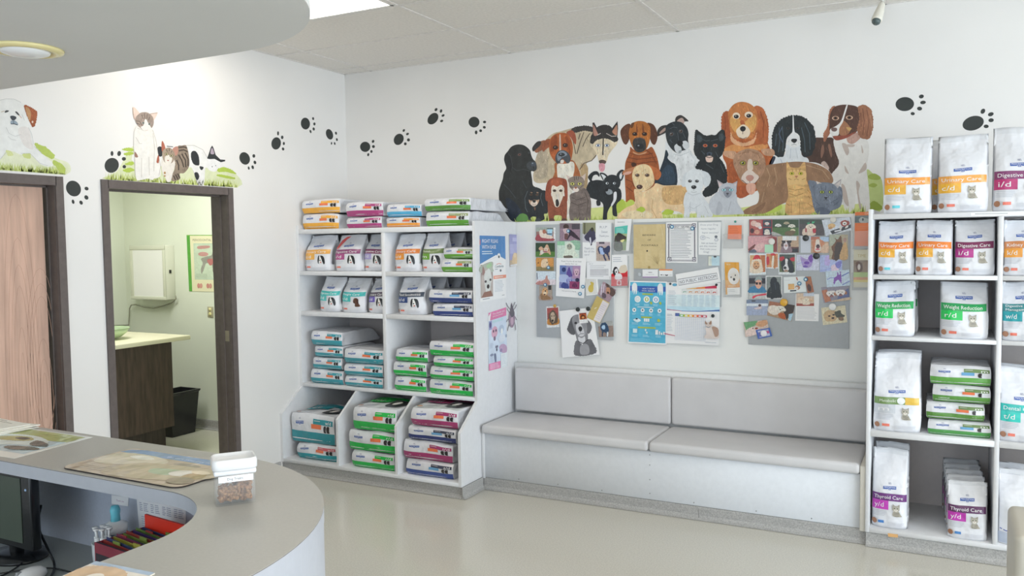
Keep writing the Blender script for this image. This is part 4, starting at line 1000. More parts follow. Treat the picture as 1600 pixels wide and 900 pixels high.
stack(R2, Y4+.01, .4, [(1449, 1549, 657, 689, '4a8f48', 'm', 'bottom bag of the four lying green-striped cat food bags', dict(blk='66804f', orange=False, dogs=1)), (1445, 1541, 629, 657, '5a8a40', 'm', 'second from bottom of the four lying green-striped cat food bags', dict(blk='66804f', dogs=1)),
    (1456, 1549, 602, 629, '5a8f42', 'm', 'third from bottom of the four lying green-striped cat food bags', dict(blk='66804f', dogs=1)), (1452, 1550, 570, 602, '5f9c48', 'm', 'top one of the four lying green-striped cat food bags', dict(blk='66804f', orange=False, dogs=1))], None)

# ============================================================ WALL PAINTINGS
def crop(ox, oy, s, ax='y', val=0, off=.0003):
    sg = -1 if ax == 'y' else 1
    def mk(base):
        def M(x, y, L):
            p = at(ox+x/s, oy+y/s, ax, val); p['xyz'.index(ax)] = val+sg*(off+(base+L)*.00004); return tuple(p)
        return M
    return mk
C1, C2, C3 = crop(770, 210, 6.425), crop(850, 180, 5.292), crop(960, 175, 5.14)
C4, C5, C6, C7 = crop(1020, 175, 5.292), crop(1110, 150, 4.615), crop(1190, 170, 5.143), crop(1270, 150, 4.615)
PX = crop(0, 0, 1)
mural = thing('animal_mural', 'painted mural of dogs and cats in grass above the pin boards', 'mural', (2.7, -.001, 1.8))
def blades(A, x0, x1, y, hmin, hmax, cols, n, seed, w=1.2):
    rnd = random.Random(seed)
    for c in cols:
        for k in range(n):
            x = rnd.uniform(x0, x1); h = rnd.uniform(hmin, hmax); yy = y(x) if callable(y) else y; d = rnd.uniform(-.5, .5)*h
            A.raw([(x-w, yy), (x+w, yy), (x+d, yy-h)], c, 'paint'); A.L -= 1
        A.L += 1
def fig(name, C, base, parent=None, kind='fur'):
    A = Art(C(base), kind); A.strokes = (26, 5) if C is not PX else (5, 1); A._n = name; A._p = parent or mural; return A
def done(A): return A.obj(A._n, A._p)
# wall base tone of paint behind the animals and the grass
A = fig('painted_grass', PX, 0, kind='paint'); A.strokes = None
A.poly([(806, 346), (806, 336), (850, 330), (880, 318), (925, 325), (960, 322), (985, 310), (1000, 330), (1060, 335), (1110, 332), (1200, 318), (1280, 322), (1350, 318), (1358, 331), (1250, 339), (1100, 344), (950, 347)], 'c8cf86', False)
A.poly([(1353, 268), (1365, 272), (1378, 282), (1378, 327), (1353, 330)], 'b0bc78'); A.poly([(1356, 275), (1366, 271), (1376, 277), (1372, 281), (1360, 280)], '93a24a'); A.poly([(1357, 290), (1364, 286), (1371, 289), (1365, 293)], '93a24a'); A.poly([(1358, 320), (1366, 314), (1377, 322), (1376, 328), (1360, 327)], '87983a', fur=1)
for x0, x1, yb, n, s_ in ((806, 900, 346.5, 60, 1), (896, 985, 346, 60, 2), (985, 1110, 344, 80, 3), (1150, 1250, 340, 70, 4), (1250, 1352, 336, 60, 5)):
    blades(A, x0, x1, lambda x: 346.8-max(0, x-1000)*.038, 4, 14, ['c3cd84', 'b7c46a', 'a9b856'], n//2, s_)
A.poly([(975, 322), (985, 312), (992, 318), (982, 330)], 'b4c45a', fur=1); A.poly([(1190, 320), (1196, 308), (1212, 312), (1222, 325), (1200, 334)], 'b4c65a', fur=1); A.poly([(958, 315), (974, 312), (977, 328), (960, 332)], 'a8ba4a', fur=1)
done(A)
# --- black labrador, far left
A = fig('painted_black_dog', C1, 4)
A.poly([(115, 235), (125, 200), (150, 170), (185, 125), (240, 102), (300, 105), (345, 130), (375, 165), (387, 210), (405, 250), (430, 275), (443, 320), (435, 360), (410, 372), (385, 372), (395, 450), (404, 510), (440, 540), (460, 600), (450, 760), (330, 878), (240, 878), (180, 860), (110, 760), (70, 700), (60, 590), (75, 520), (100, 450), (110, 390), (135, 340), (122, 290)], '2b2d2d')
A.poly([(115, 235), (150, 180), (178, 220), (193, 290), (190, 380), (150, 345), (122, 290)], '242628'); A.line([(150, 180), (180, 225), (195, 300), (192, 370)], 4, '44484a'); A.line([(195, 330), (240, 365), (310, 350), (370, 368)], 4, '43474a')
A.poly([(340, 300), (380, 270), (430, 290), (438, 350), (400, 362), (350, 345)], '3a3e41'); A.ell(408, 298, 27, 24, '434c57'); A.ell(400, 290, 9, 6, '7c8894'); A.line([(408, 318), (412, 350)], 5, '1e2022')
A.ell(268, 203, 22, 15, '3e3a3a', -15); A.ell(268, 203, 14, 10, '6a4a44'); A.ell(270, 203, 6, 6, '141414'); A.ell(366, 185, 12, 9, '3e4244')
A.line([(110, 500), (170, 560), (230, 640)], 8, '3d4347'); A.line([(300, 470), (340, 540)], 6, '3b4248'); A.poly([(130, 640), (240, 700), (320, 860), (240, 870), (180, 850)], '232b38')
done(A)
# --- husky
A = fig('painted_husky', C2, 2)
A.poly([(-50, 340), (-20, 250), (60, 160), (150, 130), (260, 100), (330, 90), (400, 105), (430, 150), (440, 250), (435, 330), (400, 372), (352, 398), (366, 440), (360, 520), (350, 590), (250, 620), (60, 560), (-60, 560), (-90, 500)], 'b9aa90')
A.poly([(-80, 470), (-60, 330), (0, 250), (30, 300), (30, 480), (-30, 530)], 'a99c88'); A.poly([(300, 430), (330, 400), (362, 440), (358, 580), (330, 600)], 'ad9470')
A.poly([(222, 130), (260, 98), (330, 88), (395, 98), (405, 135), (330, 128), (255, 145)], '3b3836', fur=7)
for L_ in ([(330, 140), (300, 220), (272, 320)], [(300, 150), (285, 200)], [(432, 330), (395, 375), (330, 398), (295, 450)], [(380, 150), (345, 200), (320, 260)], [(240, 200), (262, 320)]): A.line(L_, 7, '5b4f45')
A.poly([(388, 260), (383, 225), (400, 185), (480, 180), (560, 190), (608, 190), (602, 240), (562, 290), (532, 335), (515, 390), (482, 404), (455, 385), (440, 330), (412, 282)], 'd2c3a8')
A.poly([(383, 222), (390, 180), (405, 150), (440, 100), (490, 80), (550, 92), (575, 140), (600, 170), (612, 205), (582, 222), (540, 200), (492, 192), (442, 205), (402, 236)], '33302f', fur=5)
A.poly([(401, 62), (416, 60), (440, 108), (475, 150), (455, 185), (404, 172)], '332f2f', False); A.poly([(406, 82), (420, 95), (438, 135), (447, 162), (412, 166)], 'a57a6c')
A.poly([(608, 50), (613, 110), (606, 185), (560, 155), (552, 122), (590, 72)], '332f2f', False); A.poly([(604, 82), (603, 165), (565, 140), (582, 108)], 'b5846c')
A.line([(440, 165), (470, 150)], 6, 'b8b0aa'); A.line([(515, 150), (560, 175), (600, 172)], 6, 'b8b0aa')
A.poly([(486, 190), (496, 190), (492, 330), (482, 330)], '2e2a2a', False); A.line([(440, 270), (448, 320)], 3, '8a7a6a')
for x in (447, 520): A.ell(x, 250, 22, 14, '2a2628'); A.ell(x, 250, 19, 11, 'dfe3ea'); A.ell(x+1, 250, 9, 9, '5c6c98'); A.ell(x+1, 250, 4, 4, '151515')
A.poly([(455, 378), (484, 368), (514, 380), (505, 402), (466, 402)], '54453f'); A.poly([(458, 402), (500, 402), (503, 445), (488, 467), (468, 465), (456, 440)], 'cd919b'); A.line([(480, 405), (481, 450)], 3, 'b07480')
done(A)
# --- boxer
A = fig('painted_boxer', C2, 14)
A.poly([(70, 560), (90, 470), (96, 390), (220, 370), (262, 400), (300, 490), (296, 560), (200, 600)], 'a3623a'); A.poly([(112, 405), (150, 398), (240, 385), (252, 450), (240, 520), (232, 700), (215, 850), (190, 850), (170, 560), (120, 540), (108, 450)], 'd9d3c6')
A.poly([(-72, 262), (-44, 225), (8, 208), (22, 250), (-14, 285), (-60, 310), (-82, 290)], '8c5a42', fur=3); A.poly([(-96, 268), (-60, 222), (-26, 216), (-30, 248), (-66, 282), (-90, 300)], '33302f')
A.poly([(0, 222), (24, 200), (50, 200), (46, 258), (22, 278), (-6, 302), (-18, 260)], '92543a'); A.poly([(186, 145), (225, 124), (256, 150), (267, 205), (262, 242), (240, 215), (222, 185)], '98503a')
A.poly([(42, 262), (48, 205), (80, 165), (130, 146), (185, 150), (216, 182), (238, 250), (236, 320), (216, 385), (170, 402), (112, 395), (80, 370), (52, 322)], 'a4582f')
A.poly([(60, 200), (100, 165), (110, 230), (70, 300), (55, 280)], '8d4827'); A.poly([(128, 170), (138, 170), (142, 292), (128, 292)], 'c7b2a0'); A.poly([(175, 180), (205, 200), (218, 300), (205, 310)], '8d4827')
A.poly([(94, 345), (118, 300), (158, 288), (198, 308), (220, 350), (212, 390), (190, 398), (168, 372), (150, 362), (132, 395), (104, 396)], '45494e'); A.poly([(108, 335), (130, 302), (160, 295), (186, 312), (188, 332), (150, 350), (118, 380)], '7d8691')
A.ell(146, 326, 28, 15, '2f3135'); A.ell(139, 322, 7, 4, '8d98a4'); A.line([(148, 340), (150, 362)], 5, '2f3135'); A.poly([(140, 372), (165, 372), (160, 396), (138, 396)], 'cfcac2')
for x, y in ((96, 268), (177, 249)): A.ell(x, y, 22, 18, '3a2a24'); A.ell(x, y, 14, 12, '4d3226'); A.ell(x-1, y, 7, 7, '131111'); A.ell(x-4, y-3, 3, 3, 'c8c8c8')
done(A)
# --- brown hound with cream face
A = fig('painted_hound', C2, 38)
A.poly([(34, 700), (60, 670), (170, 670), (192, 720), (186, 870), (165, 880), (148, 872), (144, 832), (86, 832), (84, 876), (60, 880), (44, 872), (32, 780)], '8a4e38'); A.line([(60, 740), (100, 770), (160, 745)], 5, '6d3c2c'); A.line([(80, 790), (110, 805), (150, 790)], 4, '6d3c2c')
A.poly([(12, 690), (18, 590), (42, 535), (92, 515), (150, 520), (188, 540), (196, 620), (194, 708), (174, 702), (160, 620), (66, 620), (60, 682), (32, 712)], '8b4632'); A.poly([(60, 540), (100, 520), (150, 530), (150, 570), (108, 588), (66, 590)], '9c5238')
A.poly([(62, 605), (76, 580), (108, 592), (142, 577), (168, 602), (162, 660), (138, 725), (122, 757), (96, 757), (80, 720), (64, 655)], 'd8cdbd'); A.ell(88, 624, 15, 11, '5f4a3e'); A.ell(140, 624, 15, 11, '5f4a3e'); A.ell(89, 624, 6, 5, '1d1816'); A.ell(139, 624, 6, 5, '1d1816')
A.poly([(100, 700), (116, 697), (126, 730), (116, 756), (100, 750), (98, 725)], '2c292a'); 
for x in (66, 168): A.poly([(x-22, 878), (x-18, 858), (x, 852), (x+18, 858), (x+22, 878)], '5c4238')
done(A)
# --- small black and tan dog
A = fig('painted_spaniel', C1, 28)
A.poly([(340, 600), (500, 560), (552, 600), (556, 720), (550, 790), (515, 800), (520, 850), (470, 872), (430, 870), (435, 830), (385, 830), (380, 872), (335, 868), (320, 780), (330, 700)], '24282b')
A.poly([(310, 640), (322, 590), (360, 545), (430, 530), (490, 555), (520, 610), (522, 720), (505, 735), (480, 680), (460, 600), (380, 600), (358, 690), (348, 770), (320, 720)], '272b2e', fur=4); A.line([(350, 570), (322, 640), (330, 740), (350, 780)], 5, '5a6468'); A.line([(490, 590), (480, 640), (505, 720)], 5, '5a6468')
A.poly([(362, 655), (385, 665), (415, 655), (445, 660), (468, 655), (450, 700), (420, 722), (390, 712), (370, 690)], 'b09078'); A.poly([(380, 690), (400, 670), (440, 670), (448, 700), (420, 722), (395, 716)], 'd2c2b4'); A.poly([(400, 660), (430, 660), (432, 676), (416, 686), (402, 676)], '191b1d'); A.line([(400, 702), (416, 708), (436, 700)], 3, '5a4a44')
for x in (386, 446): A.ell(x, 605, 17, 11, '4b4038'); A.ell(x, 605, 8, 8, '5d3d2a'); A.ell(x, 605, 4, 4, '101010'); A.ell(x+4, 584, 12, 5, '967a62', 15)
A.poly([(415, 735), (430, 735), (425, 765)], '7c5c48')
for x in (358, 455): A.poly([(x-26, 874), (x-22, 850), (x, 840), (x+24, 850), (x+28, 872)], '3b4042')
done(A)
# --- tabby cat
A = fig('painted_tabby_cat', C2, 40, kind='tabby')
A.poly([(215, 660), (260, 635), (330, 600), (372, 650), (390, 720), (388, 800), (380, 872), (300, 876), (225, 874), (208, 800), (218, 720)], '70645f')
A.poly([(182, 490), (212, 508), (232, 525), (206, 552)], 'c8b6ac', False, kind='paint'); A.poly([(346, 480), (342, 520), (335, 548), (304, 515)], 'c8b6ac', False, kind='paint')
A.poly([(206, 560), (200, 530), (250, 505), (310, 510), (336, 550), (326, 600), (300, 625), (268, 637), (235, 618), (212, 592)], '84776d')
for L_ in ([(250, 508), (255, 540)], [(268, 506), (268, 535)], [(286, 508), (282, 540)], [(215, 590), (240, 600)], [(325, 580), (300, 600)], [(230, 680), (270, 700), (340, 680)], [(225, 720), (280, 745), (350, 720)], [(340, 640), (365, 700), (360, 790)]): A.line(L_, 5, '4d433e')
A.poly([(240, 612), (262, 596), (290, 612), (280, 632), (255, 634)], 'dccfc6', kind='paint'); A.poly([(252, 596), (275, 596), (264, 610)], '9a5a44', kind='paint')
for x in (236, 296): A.ell(x, 568, 20, 14, '40382f', kind='paint'); A.ell(x, 568, 17, 12, 'c9c56c', kind='paint'); A.ell(x, 568, 6, 8, '1b1b18', kind='paint')
A.line([(290, 740), (292, 870)], 4, '584d48')
done(A)
# --- small black dog with white bib
A = fig('painted_black_puppy', C2, 30)
A.poly([(350, 605), (368, 560), (380, 545), (364, 510), (400, 470), (440, 464), (460, 490), (456, 510), (436, 492), (408, 502), (398, 540), (440, 535), (500, 548), (560, 600), (630, 610), (640, 690), (600, 740), (606, 828), (588, 836), (568, 820), (564, 752), (548, 758), (524, 810), (520, 872), (488, 872), (490, 740), (440, 702), (380, 680), (352, 640)], '22262a')
A.poly([(435, 705), (465, 712), (467, 742), (450, 750), (436, 742)], '22262a'); A.poly([(462, 478), (500, 480), (532, 515), (508, 562), (478, 520)], '262a2e'); A.poly([(474, 487), (503, 498), (518, 522), (502, 545), (486, 515)], 'd0d2d4', kind='paint')
A.poly([(600, 498), (622, 462), (650, 450), (665, 470), (650, 530), (625, 545)], '262a2e'); A.poly([(625, 495), (645, 468), (652, 480), (640, 525), (628, 525)], 'cfd0d2', kind='paint')
A.poly([(500, 525), (555, 492), (615, 508), (634, 540), (626, 590), (590, 630), (570, 652), (540, 658), (512, 640), (505, 570)], '262a2e'); A.poly([(512, 632), (530, 612), (560, 620), (568, 645), (540, 658), (520, 650)], '8d949b'); A.poly([(508, 612), (530, 605), (530, 625), (514, 630)], '15171a')
for x in (523, 583): A.ell(x, 563, 12, 9, 'd5dde0', kind='paint'); A.ell(x+3, 563, 6, 7, '141414', kind='paint')
A.poly([(578, 642), (600, 636), (600, 690), (580, 730), (562, 752), (556, 738), (574, 700)], 'd4d5d8', kind='paint')
done(A)
# --- chestnut hound with dark ears
A = fig('painted_bloodhound', C3, 8)
A.poly([(130, 280), (170, 310), (260, 300), (300, 280), (330, 330), (350, 390), (362, 460), (380, 600), (200, 640), (165, 650), (162, 730), (100, 757), (90, 650), (84, 520), (88, 410), (112, 345), (125, 310)], '95512b')
for L_ in ([(125, 330), (170, 345), (250, 345), (310, 330)], [(112, 365), (180, 380), (270, 372), (335, 360)], [(100, 400), (190, 415), (290, 400), (350, 400)], [(92, 540), (140, 560), (160, 600)], [(95, 600), (150, 640)], [(250, 300), (300, 340), (340, 420)]): A.line(L_, 7, '71391f')
A.poly([(135, 415), (155, 405), (178, 420), (170, 440), (145, 440)], '45291c'); A.poly([(150, 318), (200, 335), (258, 318), (250, 332), (200, 345), (160, 335)], 'b98a66')
A.poly([(48, 160), (78, 112), (125, 95), (134, 150), (120, 220), (96, 262), (68, 240)], '5d3928'); A.poly([(265, 88), (312, 100), (340, 150), (346, 210), (326, 262), (300, 250), (284, 200), (288, 130)], '583525')
A.poly([(118, 160), (134, 105), (160, 82), (205, 72), (255, 84), (288, 125), (286, 215), (262, 290), (225, 325), (175, 322), (140, 270), (120, 210)], 'a9672f')
A.poly([(180, 90), (190, 160), (175, 160)], '7a4424'); A.poly([(228, 90), (225, 160), (240, 155)], '7a4424'); A.poly([(135, 95), (160, 85), (150, 120), (132, 130)], '5f3a22')
A.poly([(147, 255), (160, 215), (205, 204), (245, 222), (254, 290), (220, 322), (170, 315)], '383636'); A.ell(203, 275, 32, 23, '24272a'); A.ell(194, 270, 8, 5, '8a8f95'); A.line([(172, 215), (205, 205), (240, 218)], 6, '6a5344')
for x in (165, 243): A.ell(x, 177, 22, 16, '4a2a1a'); A.ell(x, 178, 15, 11, '2c1c14'); A.ell(x-2, 177, 6, 6, '0f0d0c'); A.ell(x-5, 173, 3, 3, 'c0b8b0')
done(A)
# --- black and white staffy
A = fig('painted_staffy', C4, 8)
A.poly([(108, 240), (130, 270), (180, 335), (240, 322), (300, 305), (332, 350), (384, 392), (352, 470), (335, 610), (200, 610), (188, 440), (128, 392), (105, 320)], 'd0d2d4'); A.line([(180, 350), (230, 360), (300, 330)], 6, 'b5b9bd'); A.line([(310, 340), (350, 400), (345, 460)], 6, 'bfc3c6')
A.poly([(108, 312), (130, 350), (122, 380), (150, 412), (192, 450), (198, 606), (100, 608), (15, 590), (58, 480), (92, 385)], '202c38'); A.poly([(60, 520), (120, 440), (170, 470), (180, 590), (60, 585)], '2b3c4c')
A.poly([(36, 200), (40, 150), (72, 116), (122, 112), (112, 165), (70, 190)], '35312f'); A.poly([(58, 168), (100, 130), (106, 150), (62, 182)], 'a2897e', kind='paint')
A.poly([(185, 78), (195, 40), (238, 27), (296, 74), (262, 80), (250, 105), (205, 95)], '35312f'); A.poly([(202, 72), (240, 48), (262, 78), (248, 100), (214, 88)], 'b59c92', kind='paint')
A.poly([(106, 180), (110, 120), (140, 92), (190, 78), (242, 88), (282, 130), (296, 180), (292, 232), (302, 290), (272, 312), (242, 322), (218, 342), (188, 334), (150, 300), (120, 250)], '2a2f33')
for L_ in ([(140, 140), (170, 125), (200, 130)], [(140, 230), (165, 255)], [(205, 170), (215, 235)], [(250, 175), (272, 220)], [(160, 90), (180, 110)]): A.line(L_, 5, '4d555b')
A.poly([(178, 285), (205, 262), (232, 285), (238, 315), (220, 340), (192, 332)], 'c6c9cc', kind='paint'); A.poly([(242, 250), (272, 238), (298, 262), (302, 292), (276, 310), (252, 292)], 'c6c9cc', kind='paint'); A.poly([(200, 262), (215, 240), (242, 240), (250, 262), (232, 285), (212, 278)], '1c1f22'); A.line([(232, 285), (244, 312)], 5, '2a2e30'); A.poly([(215, 322), (240, 315), (232, 338), (216, 341)], '9aa0a5')
for x, y in ((155, 183), (231, 160)): A.ell(x, y, 20, 17, '454c52'); A.ell(x, y, 13, 12, '50382c'); A.ell(x, y, 7, 7, '0e0e0e'); A.ell(x-4, y-4, 3, 3, 'dddddd')
done(A)
# --- black spitz
A = fig('painted_black_spitz', C4, 18)
A.poly([(356, 465), (390, 400), (450, 385), (540, 385), (582, 420), (612, 500), (606, 600), (545, 625), (522, 668), (440, 702), (412, 660), (470, 570), (420, 490)], '1f2427', fur=7)
A.poly([(345, 262), (354, 152), (392, 168), (425, 195), (480, 192), (520, 190), (552, 160), (582, 150), (600, 192), (592, 300), (572, 350), (540, 392), (490, 422), (430, 402), (378, 388), (352, 350), (342, 310)], '23282a', fur=6)
A.poly([(368, 190), (400, 200), (410, 240), (370, 250)], '3a4347'); A.poly([(545, 190), (582, 180), (586, 225), (555, 240)], '3a4347')
for L_ in ([(390, 215), (440, 240), (470, 235)], [(400, 320), (430, 350)], [(520, 330), (540, 370)], [(440, 430), (500, 470)], [(560, 430), (590, 500)], [(480, 240), (540, 225)]): A.line(L_, 5, '454f54')
for x in (434, 517): A.ell(x, 278, 22, 15, '5a6064'); A.ell(x, 278, 17, 12, 'b8582c', kind='paint'); A.ell(x, 278, 6, 6, '1d1412')
A.poly([(446, 340), (468, 330), (492, 340), (480, 362), (455, 362)], '3d4854'); A.ell(468, 350, 10, 7, '14171a'); A.poly([(440, 368), (495, 368), (492, 408), (470, 416), (444, 408)], 'd6bcae', kind='paint'); A.line([(436, 368), (468, 378), (500, 368)], 6, '15181a')
done(A)
# --- yellow labrador
A = fig('painted_yellow_labrador', C3, 30)
A.poly([(160, 620), (230, 640), (310, 600), (335, 572), (400, 590), (500, 588), (580, 597), (578, 700), (578, 828), (514, 800), (386, 792), (385, 860), (300, 872), (130, 872), (25, 855), (45, 808), (100, 765), (165, 730)], 'd8bb93'); A.poly([(400, 600), (500, 596), (578, 604), (574, 725), (460, 745), (400, 720), (380, 650)], 'c59f6e')
A.line([(310, 700), (300, 780), (340, 850)], 5, 'b8956a'); A.line([(165, 735), (200, 800), (160, 850)], 4, 'c0a27a'); A.poly([(60, 820), (160, 790), (280, 800), (300, 850), (140, 862)], 'dfc8a4')
A.poly([(58, 490), (90, 462), (160, 440), (190, 425), (165, 480), (125, 478), (75, 506)], 'b97952'); A.poly([(75, 492), (110, 478), (140, 480), (120, 500), (80, 505)], 'd0a090', kind='paint'); A.poly([(270, 430), (320, 442), (372, 480), (372, 520), (345, 547), (320, 530), (298, 480)], 'b4663a')
A.poly([(143, 510), (160, 452), (200, 425), (252, 420), (292, 446), (314, 500), (320, 560), (290, 606), (230, 636), (180, 618), (155, 572)], 'dcc096'); A.line([(205, 545), (200, 590)], 4, 'c0a074'); A.line([(250, 620), (300, 590)], 4, 'bfa07a')
for x in (185, 264): A.ell(x, 508, 20, 14, '8a6a50'); A.ell(x, 508, 13, 10, '41302a'); A.ell(x-4, 504, 3, 3, 'bbbbbb')
A.poly([(178, 600), (190, 586), (215, 586), (228, 600), (215, 618), (190, 618)], '4b3330'); A.ell(198, 596, 6, 3, 'a8908c')
done(A)
# --- white puppy
A = fig('painted_white_puppy', C4, 46, kind='paint')
A.poly([(285, 655), (392, 655), (430, 720), (470, 770), (495, 830), (490, 866), (430, 872), (424, 888), (366, 888), (362, 830), (308, 826), (304, 892), (258, 892), (262, 800), (254, 740)], 'ccd0d4')
A.poly([(280, 498), (250, 540), (238, 600), (256, 618), (278, 600)], 'c6cbcf', fur=4); A.poly([(385, 485), (450, 500), (480, 545), (468, 600), (432, 618), (412, 560)], 'c8cdd1', fur=4)
A.poly([(274, 530), (296, 492), (350, 474), (402, 490), (422, 540), (416, 615), (394, 660), (342, 678), (290, 658), (270, 605)], 'd2d6d9', fur=4)
for L_ in ([(290, 670), (330, 690), (390, 672)], [(300, 780), (340, 800), (400, 760)], [(415, 540), (420, 600)], [(430, 780), (460, 840)], [(310, 740), (308, 830)], [(360, 780), (362, 840)]): A.line(L_, 4, 'b0b5ba')
for x in (308, 366): A.ell(x, 572, 17, 13, '6c6f73'); A.ell(x, 572, 12, 9, '2c2c2e'); A.ell(x+3, 568, 3, 3, 'cccccc')
A.poly([(318, 622), (328, 608), (352, 608), (362, 622), (350, 636), (330, 636)], '232527'); A.ell(336, 615, 6, 3, '8a8d90'); A.line([(340, 636), (340, 652)], 3, '8a8d90'); A.line([(318, 660), (340, 666), (366, 658)], 3, 'a4a8ac')
done(A)
# --- golden retriever
A = fig('painted_golden_retriever', C5, 6)
A.poly([(104, 230), (140, 200), (340, 190), (400, 240), (412, 330), (425, 400), (300, 420), (110, 420), (98, 330)], '9f5530')
A.poly([(90, 440), (98, 370), (135, 320), (200, 300), (300, 300), (385, 315), (415, 365), (425, 400), (452, 430), (430, 500), (390, 640), (300, 700), (210, 735), (150, 680), (118, 600), (116, 500)], 'aa5c31')
A.poly([(100, 380), (170, 350), (250, 370), (300, 360), (400, 345), (410, 372), (330, 395), (200, 400), (110, 398)], 'c88a52', fur=3); A.poly([(130, 500), (180, 480), (200, 600), (180, 720), (140, 660)], '99502b'); A.poly([(180, 660), (270, 650), (290, 700), (210, 738)], 'a0522f')
A.poly([(88, 132), (128, 112), (152, 180), (142, 262), (112, 305), (84, 290), (80, 215)], '9c5230', fur=6); A.poly([(318, 80), (352, 78), (385, 100), (412, 170), (420, 240), (410, 342), (372, 335), (336, 260), (328, 160)], 'a65c35', fur=6)
A.line([(105, 150), (110, 220), (100, 280)], 5, '7f3f22'); A.line([(360, 110), (385, 190), (380, 300)], 6, '7f3f22'); A.line([(390, 130), (405, 220)], 4, 'c27c4c')
A.poly([(128, 120), (168, 62), (226, 42), (292, 60), (334, 112), (342, 210), (312, 290), (290, 310), (180, 305), (142, 250), (136, 190)], 'b5713f')
A.poly([(150, 260), (165, 300), (235, 338), (310, 308), (332, 262), (322, 325), (290, 352), (235, 362), (180, 350), (148, 318)], 'd0a07a', fur=5)
A.poly([(140, 190), (158, 140), (200, 160), (240, 190), (290, 150), (322, 135), (332, 200), (300, 262), (240, 240), (180, 262)], 'cc9858')
A.ell(187, 143, 27, 24, 'dccbb6', kind='paint'); A.ell(277, 136, 30, 23, 'dccbb6', kind='paint'); A.poly([(215, 180), (235, 175), (250, 205), (220, 205)], 'a85a34')
A.poly([(186, 252), (205, 225), (236, 205), (268, 222), (288, 258), (272, 295), (236, 310), (200, 292)], 'dac8b2', kind='paint')
for x, y in ((187, 149), (277, 143)): A.ell(x, y, 18, 14, '2c2426'); A.ell(x-4, y-4, 4, 3, 'b8b8b8')
A.poly([(214, 236), (224, 220), (246, 220), (256, 236), (244, 254), (224, 254)], '222022'); A.line([(234, 254), (234, 275)], 4, '5a4038'); A.line([(210, 300), (236, 310), (262, 298)], 4, '5a3a30')
done(A)
# --- black and white springer
A = fig('painted_springer_black', C6, 6)
A.poly([(62, 445), (90, 395), (190, 370), (195, 290), (310, 290), (322, 370), (372, 400), (366, 440), (220, 448)], 'cfd3d7', kind='paint'); A.poly([(60, 446), (88, 385), (112, 392), (86, 447)], '222a3a')
A.line([(235, 320), (230, 400)], 5, 'aab0b8'); A.line([(275, 320), (290, 400)], 5, 'b5bac0'); A.line([(150, 400), (170, 440)], 5, 'aab2c0')
A.poly([(88, 330), (84, 240), (104, 150), (158, 86), (240, 55), (322, 60), (392, 112), (426, 182), (432, 260), (416, 330), (386, 376), (342, 382), (312, 335), (306, 240), (262, 190), (216, 232), (196, 300), (190, 350), (162, 386), (110, 370)], '252a2c', fur=9)
A.poly([(204, 252), (226, 212), (248, 180), (250, 62), (257, 62), (264, 176), (288, 215), (308, 250), (304, 290), (262, 312), (214, 292)], 'd6d6d6', kind='paint')
for L_ in ([(140, 150), (148, 250), (135, 350)], [(165, 140), (175, 240), (170, 340)], [(345, 110), (385, 200), (390, 330)], [(320, 150), (345, 250), (350, 350)], [(120, 200), (110, 300)]): A.line(L_, 6, '46545c')
A.line([(165, 150), (140, 200), (170, 270)], 8, '4a5468'); A.poly([(238, 258), (245, 242), (280, 242), (284, 258), (268, 274), (254, 272)], '1c1e20'); A.line([(262, 272), (262, 284), (240, 292)], 3, '6a6a6c'); A.line([(262, 284), (282, 290)], 3, '6a6a6c')
for x in (212, 290): A.ell(x, 156, 14, 10, '3e3a38'); A.ell(x, 156, 6, 6, '111111')
for x, y in ((226, 250), (220, 262), (292, 262), (298, 275)): A.ell(x, y, 2, 2, '555555')
done(A)
# --- brown and white springer
A = fig('painted_springer_brown', C7, 4)
A.poly([(-70, 305), (80, 300), (150, 308), (170, 400), (195, 490), (150, 570), (100, 520), (20, 480), (-120, 470), (-130, 400), (-80, 350)], '48332b'); A.poly([(60, 380), (75, 350), (82, 400), (60, 450)], '7c5a4a'); A.poly([(110, 360), (125, 350), (140, 420), (130, 440)], '7c5a4a'); A.poly([(60, 490), (85, 470), (115, 510), (110, 530)], 'b9a49a')
A.poly([(150, 320), (190, 298), (330, 278), (392, 320), (406, 400), (388, 520), (402, 650), (412, 800), (400, 828), (360, 832), (350, 765), (312, 705), (300, 805), (268, 835), (226, 805), (205, 640), (150, 605), (140, 560), (190, 490), (164, 400)], 'd2cfca', kind='paint', fur=3)
for P_ in ([(212, 340), (245, 350), (262, 400), (245, 428), (218, 375)], [(350, 350), (365, 400), (355, 410)], [(230, 500), (260, 560), (235, 545)], [(380, 480), (385, 530), (330, 560), (350, 520)], [(205, 640), (235, 660), (260, 790), (225, 760)], [(312, 620), (340, 640), (330, 700), (350, 800), (335, 800)], [(240, 350), (300, 350), (290, 368), (245, 365)]): A.poly(P_, 'b3a59c', kind='paint')
A.poly([(250, 280), (330, 265), (345, 300), (290, 345), (250, 330)], 'b08d80'); 
A.poly([(120, 112), (150, 74), (164, 92), (140, 190), (128, 255), (104, 300), (82, 330), (78, 270), (106, 220)], '98634a', fur=5)
A.poly([(122, 150), (150, 85), (200, 65), (262, 64), (322, 80), (344, 130), (334, 200), (314, 262), (244, 292), (180, 320), (150, 300), (130, 270), (120, 240)], '4e342a')
A.poly([(200, 190), (228, 180), (272, 232), (252, 276), (200, 284), (190, 240)], '98694c'); A.poly([(240, 225), (280, 232), (262, 252)], 'b8935a')
A.poly([(242, 68), (252, 68), (228, 150), (216, 190), (192, 232), (186, 280), (150, 292), (124, 266), (130, 236), (170, 215), (205, 178)], 'd3d0cc', kind='paint')
A.poly([(132, 240), (142, 228), (170, 230), (176, 244), (164, 256), (142, 254)], '6a5450'); A.poly([(148, 290), (200, 286), (250, 280), (314, 256), (250, 300), (180, 320), (154, 310)], '884636')
